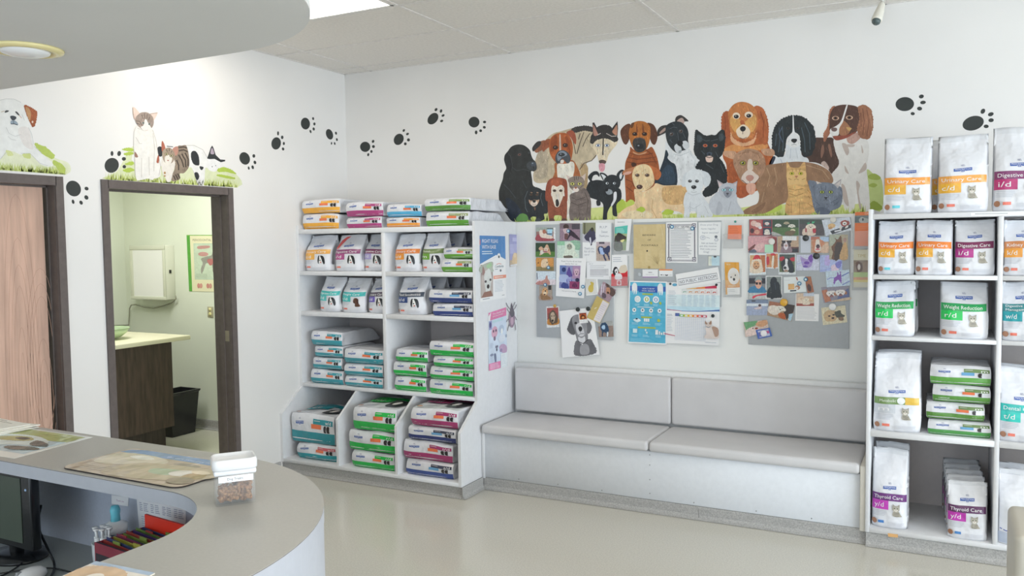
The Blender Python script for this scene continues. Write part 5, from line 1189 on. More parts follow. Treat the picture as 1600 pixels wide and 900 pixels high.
for x, y in ((164, 160), (264, 156)): A.ell(x, y, 25, 15, 'c4a58c', kind='paint'); A.ell(x, y, 17, 12, '5f4030'); A.ell(x, y, 8, 8, '17110e')
A.poly([(326, 82), (370, 68), (402, 85), (424, 115), (436, 190), (426, 262), (402, 305), (352, 302), (320, 245), (338, 160)], '8e6047', fur=7)
for L_ in ([(360, 90), (372, 180), (360, 280)], [(390, 100), (405, 190), (390, 290)], [(345, 120), (350, 220)]): A.line(L_, 5, '6a4232')
A.line([(415, 140), (425, 220)], 4, 'b08468')
done(A)
# --- large brown dog lying
A = fig('painted_brown_dog', PX, 22)
A.poly([(1181, 290), (1190, 270), (1196, 259), (1212, 256), (1231, 253.6), (1248, 252.6), (1268, 254.6), (1283, 259.4), (1297, 269), (1301.5, 285), (1283, 290), (1262, 306), (1229, 316), (1213, 323.6), (1203.6, 329.4), (1190, 334.3), (1164, 334.5), (1162, 329), (1174, 322), (1184, 316.8), (1186, 303)], '8f6e54')
for L_ in ([(1198, 262), (1203, 275), (1199, 292)], [(1210, 262), (1214, 280), (1211, 290)], [(1194, 300), (1190, 316)], [(1260, 258), (1285, 266), (1296, 280)]): A.line(L_, 1.2, 'a98a6c')
A.poly([(1174, 330), (1186, 322), (1196, 316), (1192, 326), (1180, 333)], '7c5d47')
M0 = A.M; A.M = C5(22); A.strokes = (26, 5)
A.poly([(95, 400), (140, 396), (182, 402), (190, 430), (165, 456), (100, 430)], 'b78e72'); A.poly([(368, 385), (450, 384), (462, 425), (420, 432), (385, 422)], 'b78e72')
A.poly([(168, 445), (205, 402), (280, 380), (352, 400), (392, 450), (396, 520), (362, 590), (320, 630), (270, 636), (222, 612), (190, 552), (168, 500)], 'a17d64')
for L_ in ([(210, 440), (240, 410), (280, 405)], [(300, 405), (340, 420), (360, 450)], [(195, 470), (210, 460)], [(200, 420), (280, 392), (350, 415)]): A.line(L_, 5, '8a6850')
A.poly([(273, 462), (300, 462), (306, 530), (268, 530)], 'c9b8a8', kind='paint'); A.poly([(224, 602), (240, 560), (284, 530), (326, 560), (350, 585), (322, 630), (262, 634)], 'd0c0b6', kind='paint'); A.poly([(256, 590), (270, 572), (300, 572), (314, 590), (298, 612), (272, 612)], 'b38478', kind='paint'); A.line([(285, 612), (285, 628)], 4, '8a6055'); A.line([(228, 606), (262, 634), (322, 630), (356, 590)], 5, '6a4a3c')
A.poly([(264, 636), (322, 634), (322, 690), (292, 712), (262, 682)], 'd0a08c', kind='paint'); A.line([(292, 640), (292, 690)], 3, 'b88474')
for x in (235, 327): A.ell(x, 484, 23, 17, '5a4638', kind='paint'); A.ell(x, 484, 19, 14, '918c38', kind='paint'); A.ell(x, 484, 8, 8, '15140e', kind='paint'); A.ell(x-5, 480, 3, 3, 'dddddd', kind='paint')
done(A)
# --- siamese cat
A = fig('painted_siamese_cat', C5, 50, kind='paint')
A.poly([(0, 745), (30, 712), (60, 690), (180, 700), (196, 770), (242, 842), (215, 852), (60, 858), (20, 850), (-10, 800)], 'b7bbc2'); A.poly([(60, 760), (90, 800), (70, 850), (40, 850)], 'a7abb3'); A.poly([(48, 603), (98, 635), (66, 672)], 'a8a0a4', False); A.poly([(56, 618), (86, 638), (66, 660)], 'c9b8b8', False); A.poly([(196, 612), (188, 672), (152, 635)], 'a8a0a4', False); A.poly([(188, 628), (182, 662), (162, 640)], 'c9b8b8', False)
A.poly([(60, 680), (72, 650), (110, 628), (160, 632), (188, 662), (182, 712), (150, 737), (100, 737), (68, 712)], 'b0b3bb'); A.poly([(104, 660), (145, 660), (155, 705), (125, 735), (96, 705)], '868a95')
for x in (98, 150): A.ell(x, 677, 18, 11, '6a6e78'); A.ell(x, 677, 15, 9, '9fccd4'); A.ell(x, 677, 4, 6, '1c1e22')
A.poly([(114, 700), (134, 700), (124, 714)], '484850'); A.line([(112, 722), (124, 718), (136, 722)], 3, '5a5c64'); A.line([(150, 760), (130, 830)], 4, '9a9ea6')
done(A)
# --- orange cat
A = fig('painted_orange_cat', C6, 44, kind='tabby')
A.poly([(200, 432), (220, 446), (236, 470), (300, 472), (322, 445), (347, 428), (356, 480), (360, 560), (384, 640), (410, 720), (422, 832), (310, 852), (200, 846), (194, 765), (214, 700), (204, 580)], 'caa06a')
A.poly([(212, 500), (350, 500), (352, 590), (330, 620), (230, 620), (208, 590)], 'd8b57c', kind='paint'); A.poly([(222, 620), (340, 620), (332, 740), (300, 830), (244, 832), (228, 730)], 'd2aa70')
for L_ in ([(245, 480), (250, 505)], [(278, 478), (278, 505)], [(310, 480), (306, 505)], [(215, 560), (240, 570)], [(352, 560), (325, 570)], [(220, 640), (270, 655), (335, 640)], [(222, 680), (275, 700), (335, 680)], [(365, 650), (395, 680)], [(370, 700), (410, 730)], [(370, 760), (415, 790)], [(200, 760), (225, 780)]): A.line(L_, 5, 'a87c48')
for x in (244, 315): A.ell(x, 520, 19, 13, '8f7440', kind='paint'); A.ell(x, 520, 15, 11, 'c6c03e', kind='paint'); A.ell(x, 520, 5, 8, '1e1c10', kind='paint')
A.poly([(268, 540), (292, 540), (280, 556)], 'b0735a', kind='paint'); A.line([(262, 572), (280, 562), (298, 572)], 3, '93683f'); A.line([(240, 745), (238, 840)], 4, 'a57c50'); A.line([(306, 750), (308, 845)], 4, 'a57c50')
done(A)
# --- grey cat
A = fig('painted_grey_cat', C7, 54)
A.poly([(-32, 615), (5, 612), (30, 622), (110, 625), (160, 640), (205, 660), (214, 730), (195, 800), (122, 832), (108, 856), (50, 858), (18, 830), (2, 780), (-12, 700)], '6e7684', fur=4); A.poly([(22, 612), (78, 636), (42, 662)], 'cbc2bc', False, kind='paint'); A.poly([(206, 597), (200, 640), (178, 668), (152, 636)], 'a8a4a6', False); A.poly([(200, 610), (194, 650), (165, 638)], 'c9c0bc', False, kind='paint')
A.poly([(28, 640), (80, 632), (150, 640), (182, 680), (170, 750), (100, 775), (40, 755), (18, 700)], '747c8a', fur=3)
for x in (67, 130): A.ell(x, 693, 19, 13, '4a505c'); A.ell(x, 693, 14, 10, 'a9b558', kind='paint'); A.ell(x, 693, 5, 8, '14160f')
A.poly([(82, 730), (108, 730), (95, 744)], '3a3d45'); A.line([(78, 752), (95, 745), (112, 752)], 3, '43474f'); A.poly([(25, 815), (70, 802), (122, 825), (118, 850), (60, 862), (22, 842)], '5d6576', fur=2)
for L_ in ([(60, 650), (66, 675)], [(95, 645), (95, 680)], [(130, 770), (180, 740)], [(20, 760), (50, 790)], [(150, 790), (190, 760)]): A.line(L_, 5, '5a6272')
done(A)
# grass tips in front of the feet
A = fig('painted_grass_tips', PX, 62, kind='paint')
for x0, x1, n, s_ in ((806, 835, 26, 11), (896, 960, 22, 12), (1035, 1110, 40, 13), (1180, 1230, 36, 14), (1270, 1280, 6, 15), (1303, 1350, 20, 16)):
    blades(A, x0, x1, lambda x: 346.8-max(0, x-1000)*.038, 3, 9, ['bcc878', 'a9b858'], n//2, s_, w=.8)
A.poly([(808, 345), (812, 336), (822, 335), (824, 345)], '5f8a4a', fur=1.5); A.poly([(1035, 334), (1042, 327), (1052, 330), (1048, 335)], 'a8bc44', fur=1); A.poly([(995, 328), (1003, 323), (1008, 328), (1003, 331)], 'a8bc44', fur=1)
done(A)

# ------------------------------------------------------------ paintings over the doors (left wall)
C8 = crop(0, 140, 6.427, 'x', 0); CC = crop(150, 155, 6.209, 'x', 0); CL = crop(0, 0, 1, 'x', 0)
dm = thing('dog_mural', 'painted white dog with one brown ear in grass above the left door', 'mural', (.001, -2.6, 2.1))
A = fig('painted_grass', C8, 0, dm, 'paint')
A.poly([(-200, 700), (60, 620), (300, 640), (420, 560), (540, 680), (690, 740), (670, 850), (300, 830), (-200, 790)], 'd2d5b8')
for x0, x1, n, s_ in ((-200, 100, 60, 1), (60, 400, 80, 2), (380, 660, 70, 3)): blades(A, x0, x1, lambda x: 805+max(0, x)*.075, 40, 90, ['c9d198', 'bfc97c', 'b0bd62'], n//2, s_, w=6)
A.poly([(350, 540), (400, 560), (470, 590), (540, 660), (520, 690), (440, 650), (370, 580)], 'a9b95a', fur=14); A.poly([(530, 720), (580, 730), (650, 790), (640, 840), (580, 800)], 'a9b95a', fur=12)
done(A)
A = fig('painted_white_dog', C8, 8, dm, 'paint')
A.poly([(-160, 200), (-60, 120), (0, 105), (60, 93), (140, 96), (210, 130), (250, 170), (285, 240), (292, 350), (320, 450), (338, 560), (420, 640), (525, 735), (500, 775), (400, 745), (300, 640), (200, 650), (80, 600), (0, 700), (-160, 720)], 'd8d8d5', fur=6)
A.poly([(180, 400), (280, 380), (320, 520), (330, 600), (240, 560)], 'd2cdc9'); A.poly([(70, 640), (60, 610), (110, 620), (130, 660), (80, 662)], 'c3c88e', fur=6); A.poly([(230, 650), (300, 645), (300, 690), (250, 680)], 'bcc47e', fur=8)
for L_ in ([(-20, 110), (60, 93), (140, 96), (210, 128)], [(285, 380), (318, 450), (336, 550)], [(60, 380), (90, 440), (150, 470), (210, 450)], [(80, 470), (110, 500), (160, 510)], [(210, 640), (300, 640), (400, 740), (480, 765)], [(340, 570), (420, 640)], [(0, 700), (60, 630)], [(220, 250), (245, 310)]): A.line(L_, 4, 'b3b3b1')
A.poly([(243, 160), (300, 175), (362, 215), (370, 262), (352, 350), (328, 374), (300, 330), (262, 240)], '93502f', fur=7, kind='fur'); A.poly([(255, 180), (290, 190), (310, 240), (300, 310), (280, 280)], 'ab8058', kind='fur'); A.ell(325, 325, 9, 12, 'd0bfae')
A.poly([(45, 225), (60, 208), (88, 212), (78, 224), (52, 232)], '3b3c3e'); A.poly([(150, 222), (168, 222), (190, 246), (192, 262), (168, 246)], '3b3c3e'); A.line([(10, 225), (45, 215)], 6, 'b5a088'); A.line([(192, 260), (215, 285)], 6, 'c09a88')
A.poly([(100, 270), (125, 262), (158, 272), (160, 292), (132, 312), (112, 298)], '333840'); A.poly([(108, 315), (140, 308), (172, 330), (178, 355), (140, 345), (106, 346)], '8d9aa5'); A.line([(106, 345), (140, 345), (176, 356)], 7, '353c44'); A.line([(132, 310), (134, 340)], 5, '424a52')
done(A)
cm = thing('cat_mural', 'painted trio of cats in grass above the open doorway', 'mural', (.001, -1.7, 2.1))
A = fig('painted_grass', CC, 0, cm, 'paint')
A.poly([(60, 770), (200, 700), (330, 480), (380, 480), (380, 620), (900, 660), (1180, 670), (1350, 720), (1380, 850), (800, 808), (300, 782)], 'cdd2ae')
for x0, x1, y0, n, s_ in ((90, 380, 775, 60, 1), (380, 800, 800, 90, 2), (780, 1380, 830, 120, 3)): blades(A, x0, x1, lambda x: 772+x*.062, 30, 85, ['ccd39c', 'bfc97c', 'b0bd62'], n//2, s_, w=5)
for P_ in ([(250, 490), (320, 470), (362, 490), (340, 505)], [(270, 530), (330, 510), (364, 530), (300, 545)], [(280, 630), (340, 605), (366, 625), (330, 640)], [(260, 690), (330, 665), (368, 690), (310, 710)], [(1180, 680), (1240, 660), (1320, 690), (1355, 725), (1260, 705), (1190, 705)], [(1200, 730), (1340, 760), (1320, 775), (1180, 745)]): A.poly(P_, 'a6ba4c', fur=6)
done(A)
A = fig('painted_spotted_cat', CC, 10, cm, 'paint')
A.poly([(800, 455), (870, 450), (950, 448), (1035, 490), (1092, 590), (1062, 650), (1045, 822), (988, 824), (940, 690), (898, 630), (860, 560)], 'dcdbd8'); A.line([(870, 448), (950, 448), (1035, 490), (1090, 585)], 4, 'a8a49e'); A.line([(1045, 820), (988, 824), (940, 690)], 4, 'b0aea8')
A.poly([(1078, 580), (1130, 560), (1200, 590), (1204, 650), (1160, 700), (1100, 690), (1062, 630)], 'dddcda'); A.poly([(925, 515), (960, 503), (992, 545), (1002, 625), (985, 642), (945, 628), (922, 570)], '26292b', fur=3); A.poly([(955, 715), (985, 712), (1000, 750), (985, 785), (965, 765)], '26292b', fur=3); A.poly([(1005, 652), (1042, 660), (1028, 686), (1012, 680)], '26292b', fur=2)
A.poly([(1076, 575), (1092, 532), (1112, 470), (1126, 450), (1138, 470), (1160, 540), (1205, 585), (1252, 588), (1252, 602), (1210, 612), (1150, 580), (1100, 582)], '2b2e30', False); A.poly([(1118, 480), (1130, 478), (1145, 530), (1110, 528)], 'a99aa6'); A.ell(1126, 655, 5, 5, '444444'); A.ell(1160, 645, 5, 4, '444444')
A.poly([(596, 470), (636, 466), (640, 548), (604, 548)], '2a2d30'); A.line([(685, 456), (745, 462)], 7, '3a3a3c')
done(A)
A = fig('painted_striped_cat', CC, 22, cm, 'paint')
A.poly([(760, 560), (790, 460), (832, 450), (875, 452), (900, 545), (902, 650), (855, 715), (812, 722), (815, 770), (780, 790), (735, 792), (728, 740), (760, 680)], '877868', kind='fur')
for L_ in ([(800, 470), (850, 462), (880, 475)], [(800, 500), (850, 492), (888, 510)], [(800, 540), (830, 590), (850, 660)], [(830, 530), (865, 590), (870, 660)], [(862, 520), (892, 580), (892, 650)], [(780, 590), (800, 640), (800, 690)], [(750, 740), (770, 785)], [(770, 730), (795, 780)], [(790, 722), (812, 765)]): A.line(L_, 13, '453c34')
A.poly([(635, 600), (660, 580), (750, 590), (765, 640), (742, 720), (722, 795), (690, 800), (675, 770), (640, 700)], 'dad4cb', fur=4)
A.poly([(640, 404), (660, 435), (672, 490), (640, 510), (634, 450)], 'a5614e'); A.poly([(792, 462), (794, 520), (768, 548), (738, 495), (760, 465)], 'b08272'); A.poly([(640, 520), (668, 480), (712, 470), (748, 500), (765, 550), (744, 610), (700, 630), (656, 600)], '9b8b79', kind='fur')
A.poly([(668, 560), (700, 540), (735, 570), (725, 620), (695, 636), (668, 610)], 'dcd6cc')
for L_ in ([(680, 485), (690, 510)], [(710, 478), (708, 505)], [(735, 500), (725, 520)]): A.line(L_, 6, '544a40')
for x, y in ((680, 533), (728, 548)): A.ell(x, y, 19, 16, '6b5e4e'); A.ell(x, y, 14, 12, 'b9b28a'); A.ell(x, y, 6, 8, '22201c')
A.poly([(688, 590), (704, 590), (696, 602)], 'a56a5a'); A.ell(665, 715, 10, 12, 'a88050'); A.ell(665, 745, 9, 8, 'a88050')
done(A)
A = fig('painted_white_cat', CC, 34, cm, 'paint')
A.poly([(386, 250), (460, 300), (545, 290), (580, 400), (598, 520), (622, 640), (622, 745), (560, 772), (545, 785), (500, 770), (430, 785), (388, 772), (374, 600), (362, 470), (364, 330)], 'dddad4')
for L_ in ([(386, 265), (366, 320), (362, 450), (374, 560), (378, 740)], [(548, 300), (580, 400), (598, 520), (624, 650), (610, 740)], [(440, 570), (440, 760)], [(512, 560), (515, 740)], [(550, 330), (565, 460), (560, 700)], [(385, 370), (420, 430), (445, 432)], [(400, 280), (480, 312), (530, 290)]): A.line(L_, 4, 'b1aaa1')
A.poly([(374, 510), (398, 540), (402, 562), (376, 560)], '8d6a5c', fur=3); A.poly([(598, 548), (610, 560), (606, 615), (585, 610)], 'a05a44', fur=3)
A.poly([(355, 82), (372, 80), (400, 110), (424, 145), (415, 185), (368, 195), (358, 140)], 'd6bfb2'); A.line([(355, 84), (358, 140), (370, 195)], 5, 'a58a7a'); A.poly([(596, 134), (566, 196), (552, 200), (520, 145), (560, 132)], 'd4c0b5'); A.line([(520, 145), (596, 132)], 5, 'a08a7e')
A.poly([(378, 185), (420, 138), (460, 126), (502, 132), (545, 168), (558, 215), (550, 262), (522, 292), (482, 308), (430, 282), (392, 238)], '94847a', kind='fur')
A.poly([(470, 200), (486, 198), (505, 235), (534, 280), (520, 300), (486, 312), (455, 300), (432, 270), (448, 262), (462, 245)], 'dedbd4')
for L_ in ([(385, 210), (420, 215), (445, 255)], [(392, 235), (425, 245)], [(440, 150), (455, 190)], [(465, 140), (470, 185)], [(495, 145), (490, 190)], [(520, 170), (505, 205)]): A.line(L_, 6, '5f534c')
for x, y in ((456, 231), (514, 242)): A.ell(x, y, 11, 10, '8b958e'); A.ell(x, y, 6, 7, '2d3330')
A.line([(472, 298), (488, 303), (500, 298)], 3, 'b08a80')
done(A)

# ------------------------------------------------------------ painted paw prints, each one thing
pawc = '2f3331'
def paw(C, main, toes, label, ax):
    A = Art(C(0), 'paint'); A.ell(*main[:4], pawc, main[4] if len(main) > 4 else 0, n=32)
    for t_ in toes: A.ell(t_[0], t_[1], t_[2], t_[3], pawc, t_[4] if len(t_) > 4 else 0, n=16)
    o = A.obj('painted_paw_print'); tag(o, label, 'paw print', 'painted paw prints')
P1 = crop(90, 260, 12.857, 'x', 0); P2 = crop(370, 170, 9, 'x', 0); P3 = crop(550, 160, 7.273); P4 = crop(1340, 130, 4.286)
paw(P1, (318, 445, 143, 165, -35), [(581, 446, 42, 36, 25), (577, 624, 48, 38, 55), (471, 728, 44, 32, 60), (310, 710, 45, 27, 75)], 'large black paw print between the two doors', 'x')
paw(CC, (152, 642, 68, 74, 30), [(155, 527, 14, 24), (224, 527, 18, 25, 10), (270, 579, 20, 18), (274, 655, 17, 17)], 'black paw print left of the painted cats above the doorway', 'x')
paw(P2, (110, 698, 72, 90, -22), [(239, 663, 20, 25), (254, 754, 19, 26, -20), (223, 822, 17, 27, -15), (167, 834, 13, 24, -12)], 'black paw print right of the painted cats, low near the doorway corner', 'x')
paw(P2, (553, 487, 67, 87, 8), [(580, 345, 14, 30), (638, 401, 18, 25), (661, 488, 15, 23), (650, 565, 17, 22, -15)], 'second paw print right of the doorway, one toe pointing straight up', 'x')
paw(P2, (964, 208, 64, 83, -6), [(1073, 138, 15, 21, -10), (1091, 213, 16, 22), (1081, 284, 16, 23, -12), (1036, 319, 13, 24, -18)], 'highest paw print on the left wall', 'x')
paw(P2, (1303, 359, 48, 76, -18), [(1394, 343, 14, 22, -15), (1407, 433, 13, 21, -12), (1376, 488, 11, 21, -10), (1331, 486, 10, 19)], 'small paw print nearest the room corner on the left wall', 'x')
paw(P3, (150, 505, 58, 58), [(240, 443, 14, 18, 25), (244, 502, 17, 17), (221, 558, 13, 17), (185, 594, 12, 18, 10)], 'first paw print right of the room corner, lowest of the four', 'y')
paw(P3, (531, 420, 54, 67, 28), [(589, 319, 13, 17, 35), (631, 359, 13, 18, 60), (642, 426, 17, 18), (606, 471, 16, 17)], 'second paw print right of the room corner', 'y')
paw(P3, (920, 185, 52, 74, 40), [(955, 82, 15, 20, 40), (1012, 98, 14, 20, 20), (1035, 149, 13, 19, 60), (1019, 211, 14, 19, 65)], 'highest paw print left of the dog mural', 'y')
paw(P3, (1387, 224, 62, 61), [(1507, 223, 18, 15), (1504, 283, 17, 15, 20), (1462, 322, 16, 16), (1411, 341, 15, 22)], 'paw print nearest the black dog with toes pointing right and down', 'y')
paw(P4, (316, 140, 62, 47, -4), [(427, 89, 17, 13, -15), (438, 129, 19, 12, -8), (415, 170, 17, 13, 5), (369, 204, 14, 11, 5)], 'paw print above the left orange bags on the right shelf', 'y')
paw(P4, (774, 268, 73, 47, -17), [(839, 188, 19, 14, -55), (892, 208, 20, 13, -20), (894, 248, 18, 13, -5), (861, 289, 17, 12)], 'paw print above the middle bag on top of the right shelf', 'y')

# ============================================================ BOARDS AND EVERYTHING PINNED ON THEM
def q4(r): return [(r[0], r[1]), (r[2], r[1]), (r[2], r[3]), (r[0], r[3])] if len(r) == 4 and not isinstance(r[0], tuple) else r
def board(q, label):
    M = quadmap(q4(q), 0, 'y', -.034); t = thing('pin_board', label, 'pin board', centre(M)); m = MB()
    P = [Vector(M(*c, 0)) for c in ((0, 0), (100, 0), (100, 100), (0, 100))]
    x0, x1 = (P[0].x+P[3].x)/2, (P[1].x+P[2].x)/2; z1, z0 = (P[0].z+P[1].z)/2, (P[2].z+P[3].z)/2
    m.rbox((x0, -.033, z0), (x1, -.0195, z1), mat('a2a6a9', 'board'), .002, 2); m.obj('metal_panel', t)
board([(837, 351), (958, 349), (957, 531), (838, 527)], 'grey metal pin board on the left, nearest the flea posters')
board([(990, 349), (1127, 343), (1126, 478), (990, 478)], 'grey metal pin board in the middle behind the foxtail envelope')
board([(1170, 344), (1330, 338), (1325, 545), (1169, 538)], 'grey metal pin board on the right crowded with pet photos')
ORD = [0]
def pinned(name, label, cat, q, c='dcdcdc', draw=None, group=None, kind='paper', level=0, thick=.0008, bulge=0):
    """paper or photo pinned on a board; level = how many papers it lies on"""
    off = .0008+level*.0022
    M = quadmap(q4(q), off+.0008, 'y', -.034); t = thing(name, label, cat, centre(M), group=group)
    sheet(M, c, thick=thick, kind=kind).obj('sheet', t)
    if draw:
        A = Art(M, 'photo' if name == 'photograph' else 'print', asp=.8); draw(A); A.obj('print', t)
    return t
def bg(*bands):
    """horizontal bands (y0, y1, colour)"""
    def f(A):
        for y0, y1, c in bands: A.rect(2, y0, 98, y1, c)
    return f
def pup(A, x, y, r, c, c2=None, ears='flop', nose='2a2422', body=None):
    """small dog head with optional body"""
    if body: A.poly([(x-r*.9, y+r*.3), (x+r*.8, y+r*.3), (x+r*1.6, y+r*1.6), (x+r*1.4, y+r*3), (x-r*1.4, y+r*3), (x-r*1.3, y+r*1.4)], body, fur=r*.12)
    if ears == 'flop': A.ell(x-r*.95, y+r*.1, r*.4, r*.75, c2 or c, 15); A.ell(x+r*.95, y+r*.1, r*.4, r*.75, c2 or c, -15)
    elif ears == 'up': A.poly([(x-r, y), (x-r*.85, y-r*1.5), (x-r*.2, y-r*.6)], c2 or c, False); A.poly([(x+r, y), (x+r*.85, y-r*1.5), (x+r*.2, y-r*.6)], c2 or c, False)
    A.poly([(x-r, y-r*.2), (x-r*.6, y-r*.95), (x+r*.6, y-r*.95), (x+r, y-r*.2), (x+r*.6, y+r*.8), (x, y+r*1.1), (x-r*.6, y+r*.8)], c, fur=r*.1)
    A.ell(x-r*.38, y-r*.15, r*.13, r*.13, nose); A.ell(x+r*.38, y-r*.15, r*.13, r*.13, nose); A.ell(x, y+r*.42, r*.22, r*.18, nose)
PH = 'photograph'
def photo(label, q, c, draw, level=0, border='b9b4b0', group=None): return pinned(PH, label, 'photo', q, border, draw, group, 'photo', level)

def d(A): A.rect(0, 0, 90, 100, '8f6d68'); A.rect(0, 0, 90, 30, '9aa39a'); A.rect(58, 10, 84, 60, 'a6cadf'); A.rect(56, 6, 88, 12, '3b434c'); A.poly([(2, 60), (30, 50), (88, 80), (88, 98), (2, 98)], '9c4a50'); A.poly([(16, 30), (28, 20), (38, 32), (60, 52), (86, 68), (82, 82), (50, 80), (24, 70)], 'dcc9ba', fur=2); A.ell(42, 30, 9, 16, 'a86a55'); A.rect(55, 44, 82, 52, '3a4250')
photo('photo of a cream dog on a red couch beside a blue screen', (838, 355.5, 868, 376.5), '', d, 0, 'd8d9da')
def d(A): A.rect(0, 0, 100, 100, '33452f'); A.rect(0, 62, 100, 100, '567a3a'); A.poly([(16, 40), (30, 26), (44, 40), (60, 10), (74, 50), (78, 86), (62, 70), (40, 74), (22, 88), (26, 60)], 'c9a183', fur=2); A.poly([(24, 60), (40, 50), (46, 66), (30, 84)], 'dcd2c6'); pup(A, 55, 46, 12, 'd5c0ae', 'a86f45'); A.ell(50, 62, 12, 5, '9a5a68')
photo('photo of a tan and white dog running on dark green grass', (837, 379.5, 867, 401.5), '', d, 0, '33452f')
def d(A): A.rect(0, 0, 100, 100, 'b88a54'); A.rect(0, 70, 100, 100, '8a7a52'); A.poly([(0, 10), (22, 4), (34, 40), (24, 64), (2, 60)], 'c68c48', fur=3); A.poly([(34, 20), (60, 10), (68, 40), (60, 70), (38, 76), (28, 60)], 'dcc0a0', fur=3); A.ell(62, 38, 3, 5, '3a2a20'); A.poly([(66, 14), (92, 8), (96, 50), (80, 60), (70, 40)], 'cf9350', fur=3); A.ell(12, 40, 4, 5, '6a4428')
photo('photo of long-haired golden dogs close together, third from the top', (838, 402.5, 865.5, 423), '', d, 0, 'b88a54')
def d(A): A.rect(0, 0, 100, 100, 'c9d4e0'); A.rect(0, 60, 100, 100, 'd3c9cf'); A.poly([(20, 96), (26, 74), (44, 60), (50, 40), (56, 30), (60, 56), (70, 80), (66, 98)], 'b98a80', fur=2); A.poly([(0, 86), (20, 70), (30, 96), (4, 98)], 'b5807c', fur=2); A.line([(4, 10), (6, 60)], 4, '5a5a66')
photo('pale photo of a reddish dog in snow with spiral edge', (838, 424, 868.5, 445), '', d, 0, 'cdd2da')
def d(A): A.rect(0, 0, 100, 100, 'a09488'); A.rect(70, 0, 94, 30, '34302e'); A.poly([(8, 60), (90, 66), (98, 98), (4, 98)], 'a08c80'); A.poly([(10, 60), (30, 56), (60, 66), (90, 90), (20, 96)], '8d6c4c', fur=3); A.ell(44, 42, 24, 28, 'cb9d6e'); A.ell(44, 52, 14, 12, 'e0c9ac'); A.ell(48, 38, 5, 6, '2c2220'); A.ell(32, 26, 3, 3, '2c2220'); A.ell(60, 28, 3, 3, '2c2220'); A.ell(42, 62, 8, 5, '4a2c2a')
photo('photo of a smiling golden dog, lowest of the left column', (843, 446, 863, 469), '', d, 1, 'a09488')
def d(A): A.rect(0, 0, 100, 100, '917a88'); A.rect(0, 0, 100, 30, '7b6a72'); A.rect(60, 4, 98, 34, '4a444c'); A.poly([(18, 14), (30, 4), (44, 12), (42, 32), (24, 34)], '43302e'); A.poly([(16, 34), (40, 30), (50, 60), (30, 66), (20, 50)], 'cdb4b8'); A.poly([(40, 36), (62, 44), (96, 84), (98, 96), (70, 82), (54, 72), (40, 94), (34, 90), (46, 66)], '3a2e38', fur=2); A.poly([(20, 64), (40, 60), (38, 88), (26, 92)], '6a4a4a'); A.line([(22, 60), (20, 98)], 3, 'b59aa8')
photo('photo of a dark dog stretched on a mauve sofa', (875, 349, 906.5, 376), '', d, 1, '917a88')
def d(A): A.rect(0, 0, 100, 100, 'bfd0c4'); A.rect(0, 0, 34, 24, '8fbf9c'); A.poly([(60, 0), (100, 0), (100, 50), (70, 40)], '8fb49c', fur=3); A.poly([(40, 20), (60, 6), (80, 30), (78, 56), (94, 90), (30, 96), (34, 60)], 'd0d9ca', fur=4); A.ell(56, 32, 12, 18, '98988a'); A.ell(50, 28, 3, 4, '5a6a68'); A.ell(62, 28, 3, 4, '5a6a68'); A.poly([(30, 88), (60, 84), (72, 94), (50, 100), (34, 98)], '6a6258', fur=3)
photo('photo of a fluffy pale cat with green leaves', (871, 377, 905.5, 403.5), '', d, 1, 'c5d2c8')
def d(A):
    A.text('Thank You for all you have', 16, 10, 3.6, '70747c', w=68); A.text('done for us', 30, 16, 3.2, '70747c', w=40)
    A.rect(12, 19, 82, 78, '8f8fb4'); A.rect(12, 19, 34, 42, '6a7cae'); A.ell(26, 30, 7, 6, '2f3a6c'); A.poly([(36, 40), (44, 24), (52, 38), (56, 46), (38, 48)], '5b4a90', fur=2); A.rect(56, 20, 82, 52, 'a888a8'); pup(A, 70, 36, 9, 'c8a8b8', '8a6a90'); A.poly([(14, 44), (40, 44), (44, 60), (14, 62)], 'a7b4d4'); pup(A, 46, 56, 7, '9a9fce', '5a62a0'); A.rect(12, 63, 44, 78, '7a80b0'); A.poly([(20, 76), (26, 64), (42, 68), (44, 78)], '3e4884', fur=2); A.rect(48, 59, 82, 78, '8a3f66'); pup(A, 66, 68, 6, '6a3058', '4a2048'); A.ell(74, 55, 7, 5, '2c2c4c')
    A.text('from your furry friends', 22, 86, 3, '85898f', w=50)
pinned('thank_you_letter', 'white letter with a collage of purple-tinted dog photos', 'letter', [(870, 403), (917, 403.5), (913, 466), (869, 462.5)], 'dfe0e3', d, level=2)
def d(A):
    A.rect(0, 0, 46, 50, '85866a'); A.rect(0, 28, 46, 50, 'bdbcc4'); A.rect(4, 0, 10, 30, '5c5c48'); A.poly([(8, 34), (24, 20), (34, 14), (42, 22), (46, 40), (40, 44), (34, 50), (30, 58), (24, 48), (10, 42)], '3f3d52', fur=2); A.poly([(24, 40), (29, 38), (31, 52), (27, 54)], 'c4c4d0'); A.ell(34, 17, 5, 5, '3a3a28')
    A.text('R.I.P', 60, 14, 6, 'a0a4ae', w=26); A.text('Sweet', 66, 26, 6, 'a0a4ae', w=22); A.text('Thank you', 58, 36, 5, 'a0a4ae', w=34); A.text('Thank you', 6, 68, 5, 'a0a4ae', w=34); A.text('for all the', 6, 76, 5, 'a0a4ae', w=36); A.text('care!', 6, 84, 5, 'a0a4ae', w=18)
pinned('thank_you_card', 'white handwritten card with a photo of a black and white dog standing', 'card', (910.5, 348, 955, 409), 'd9dade', d, level=0)
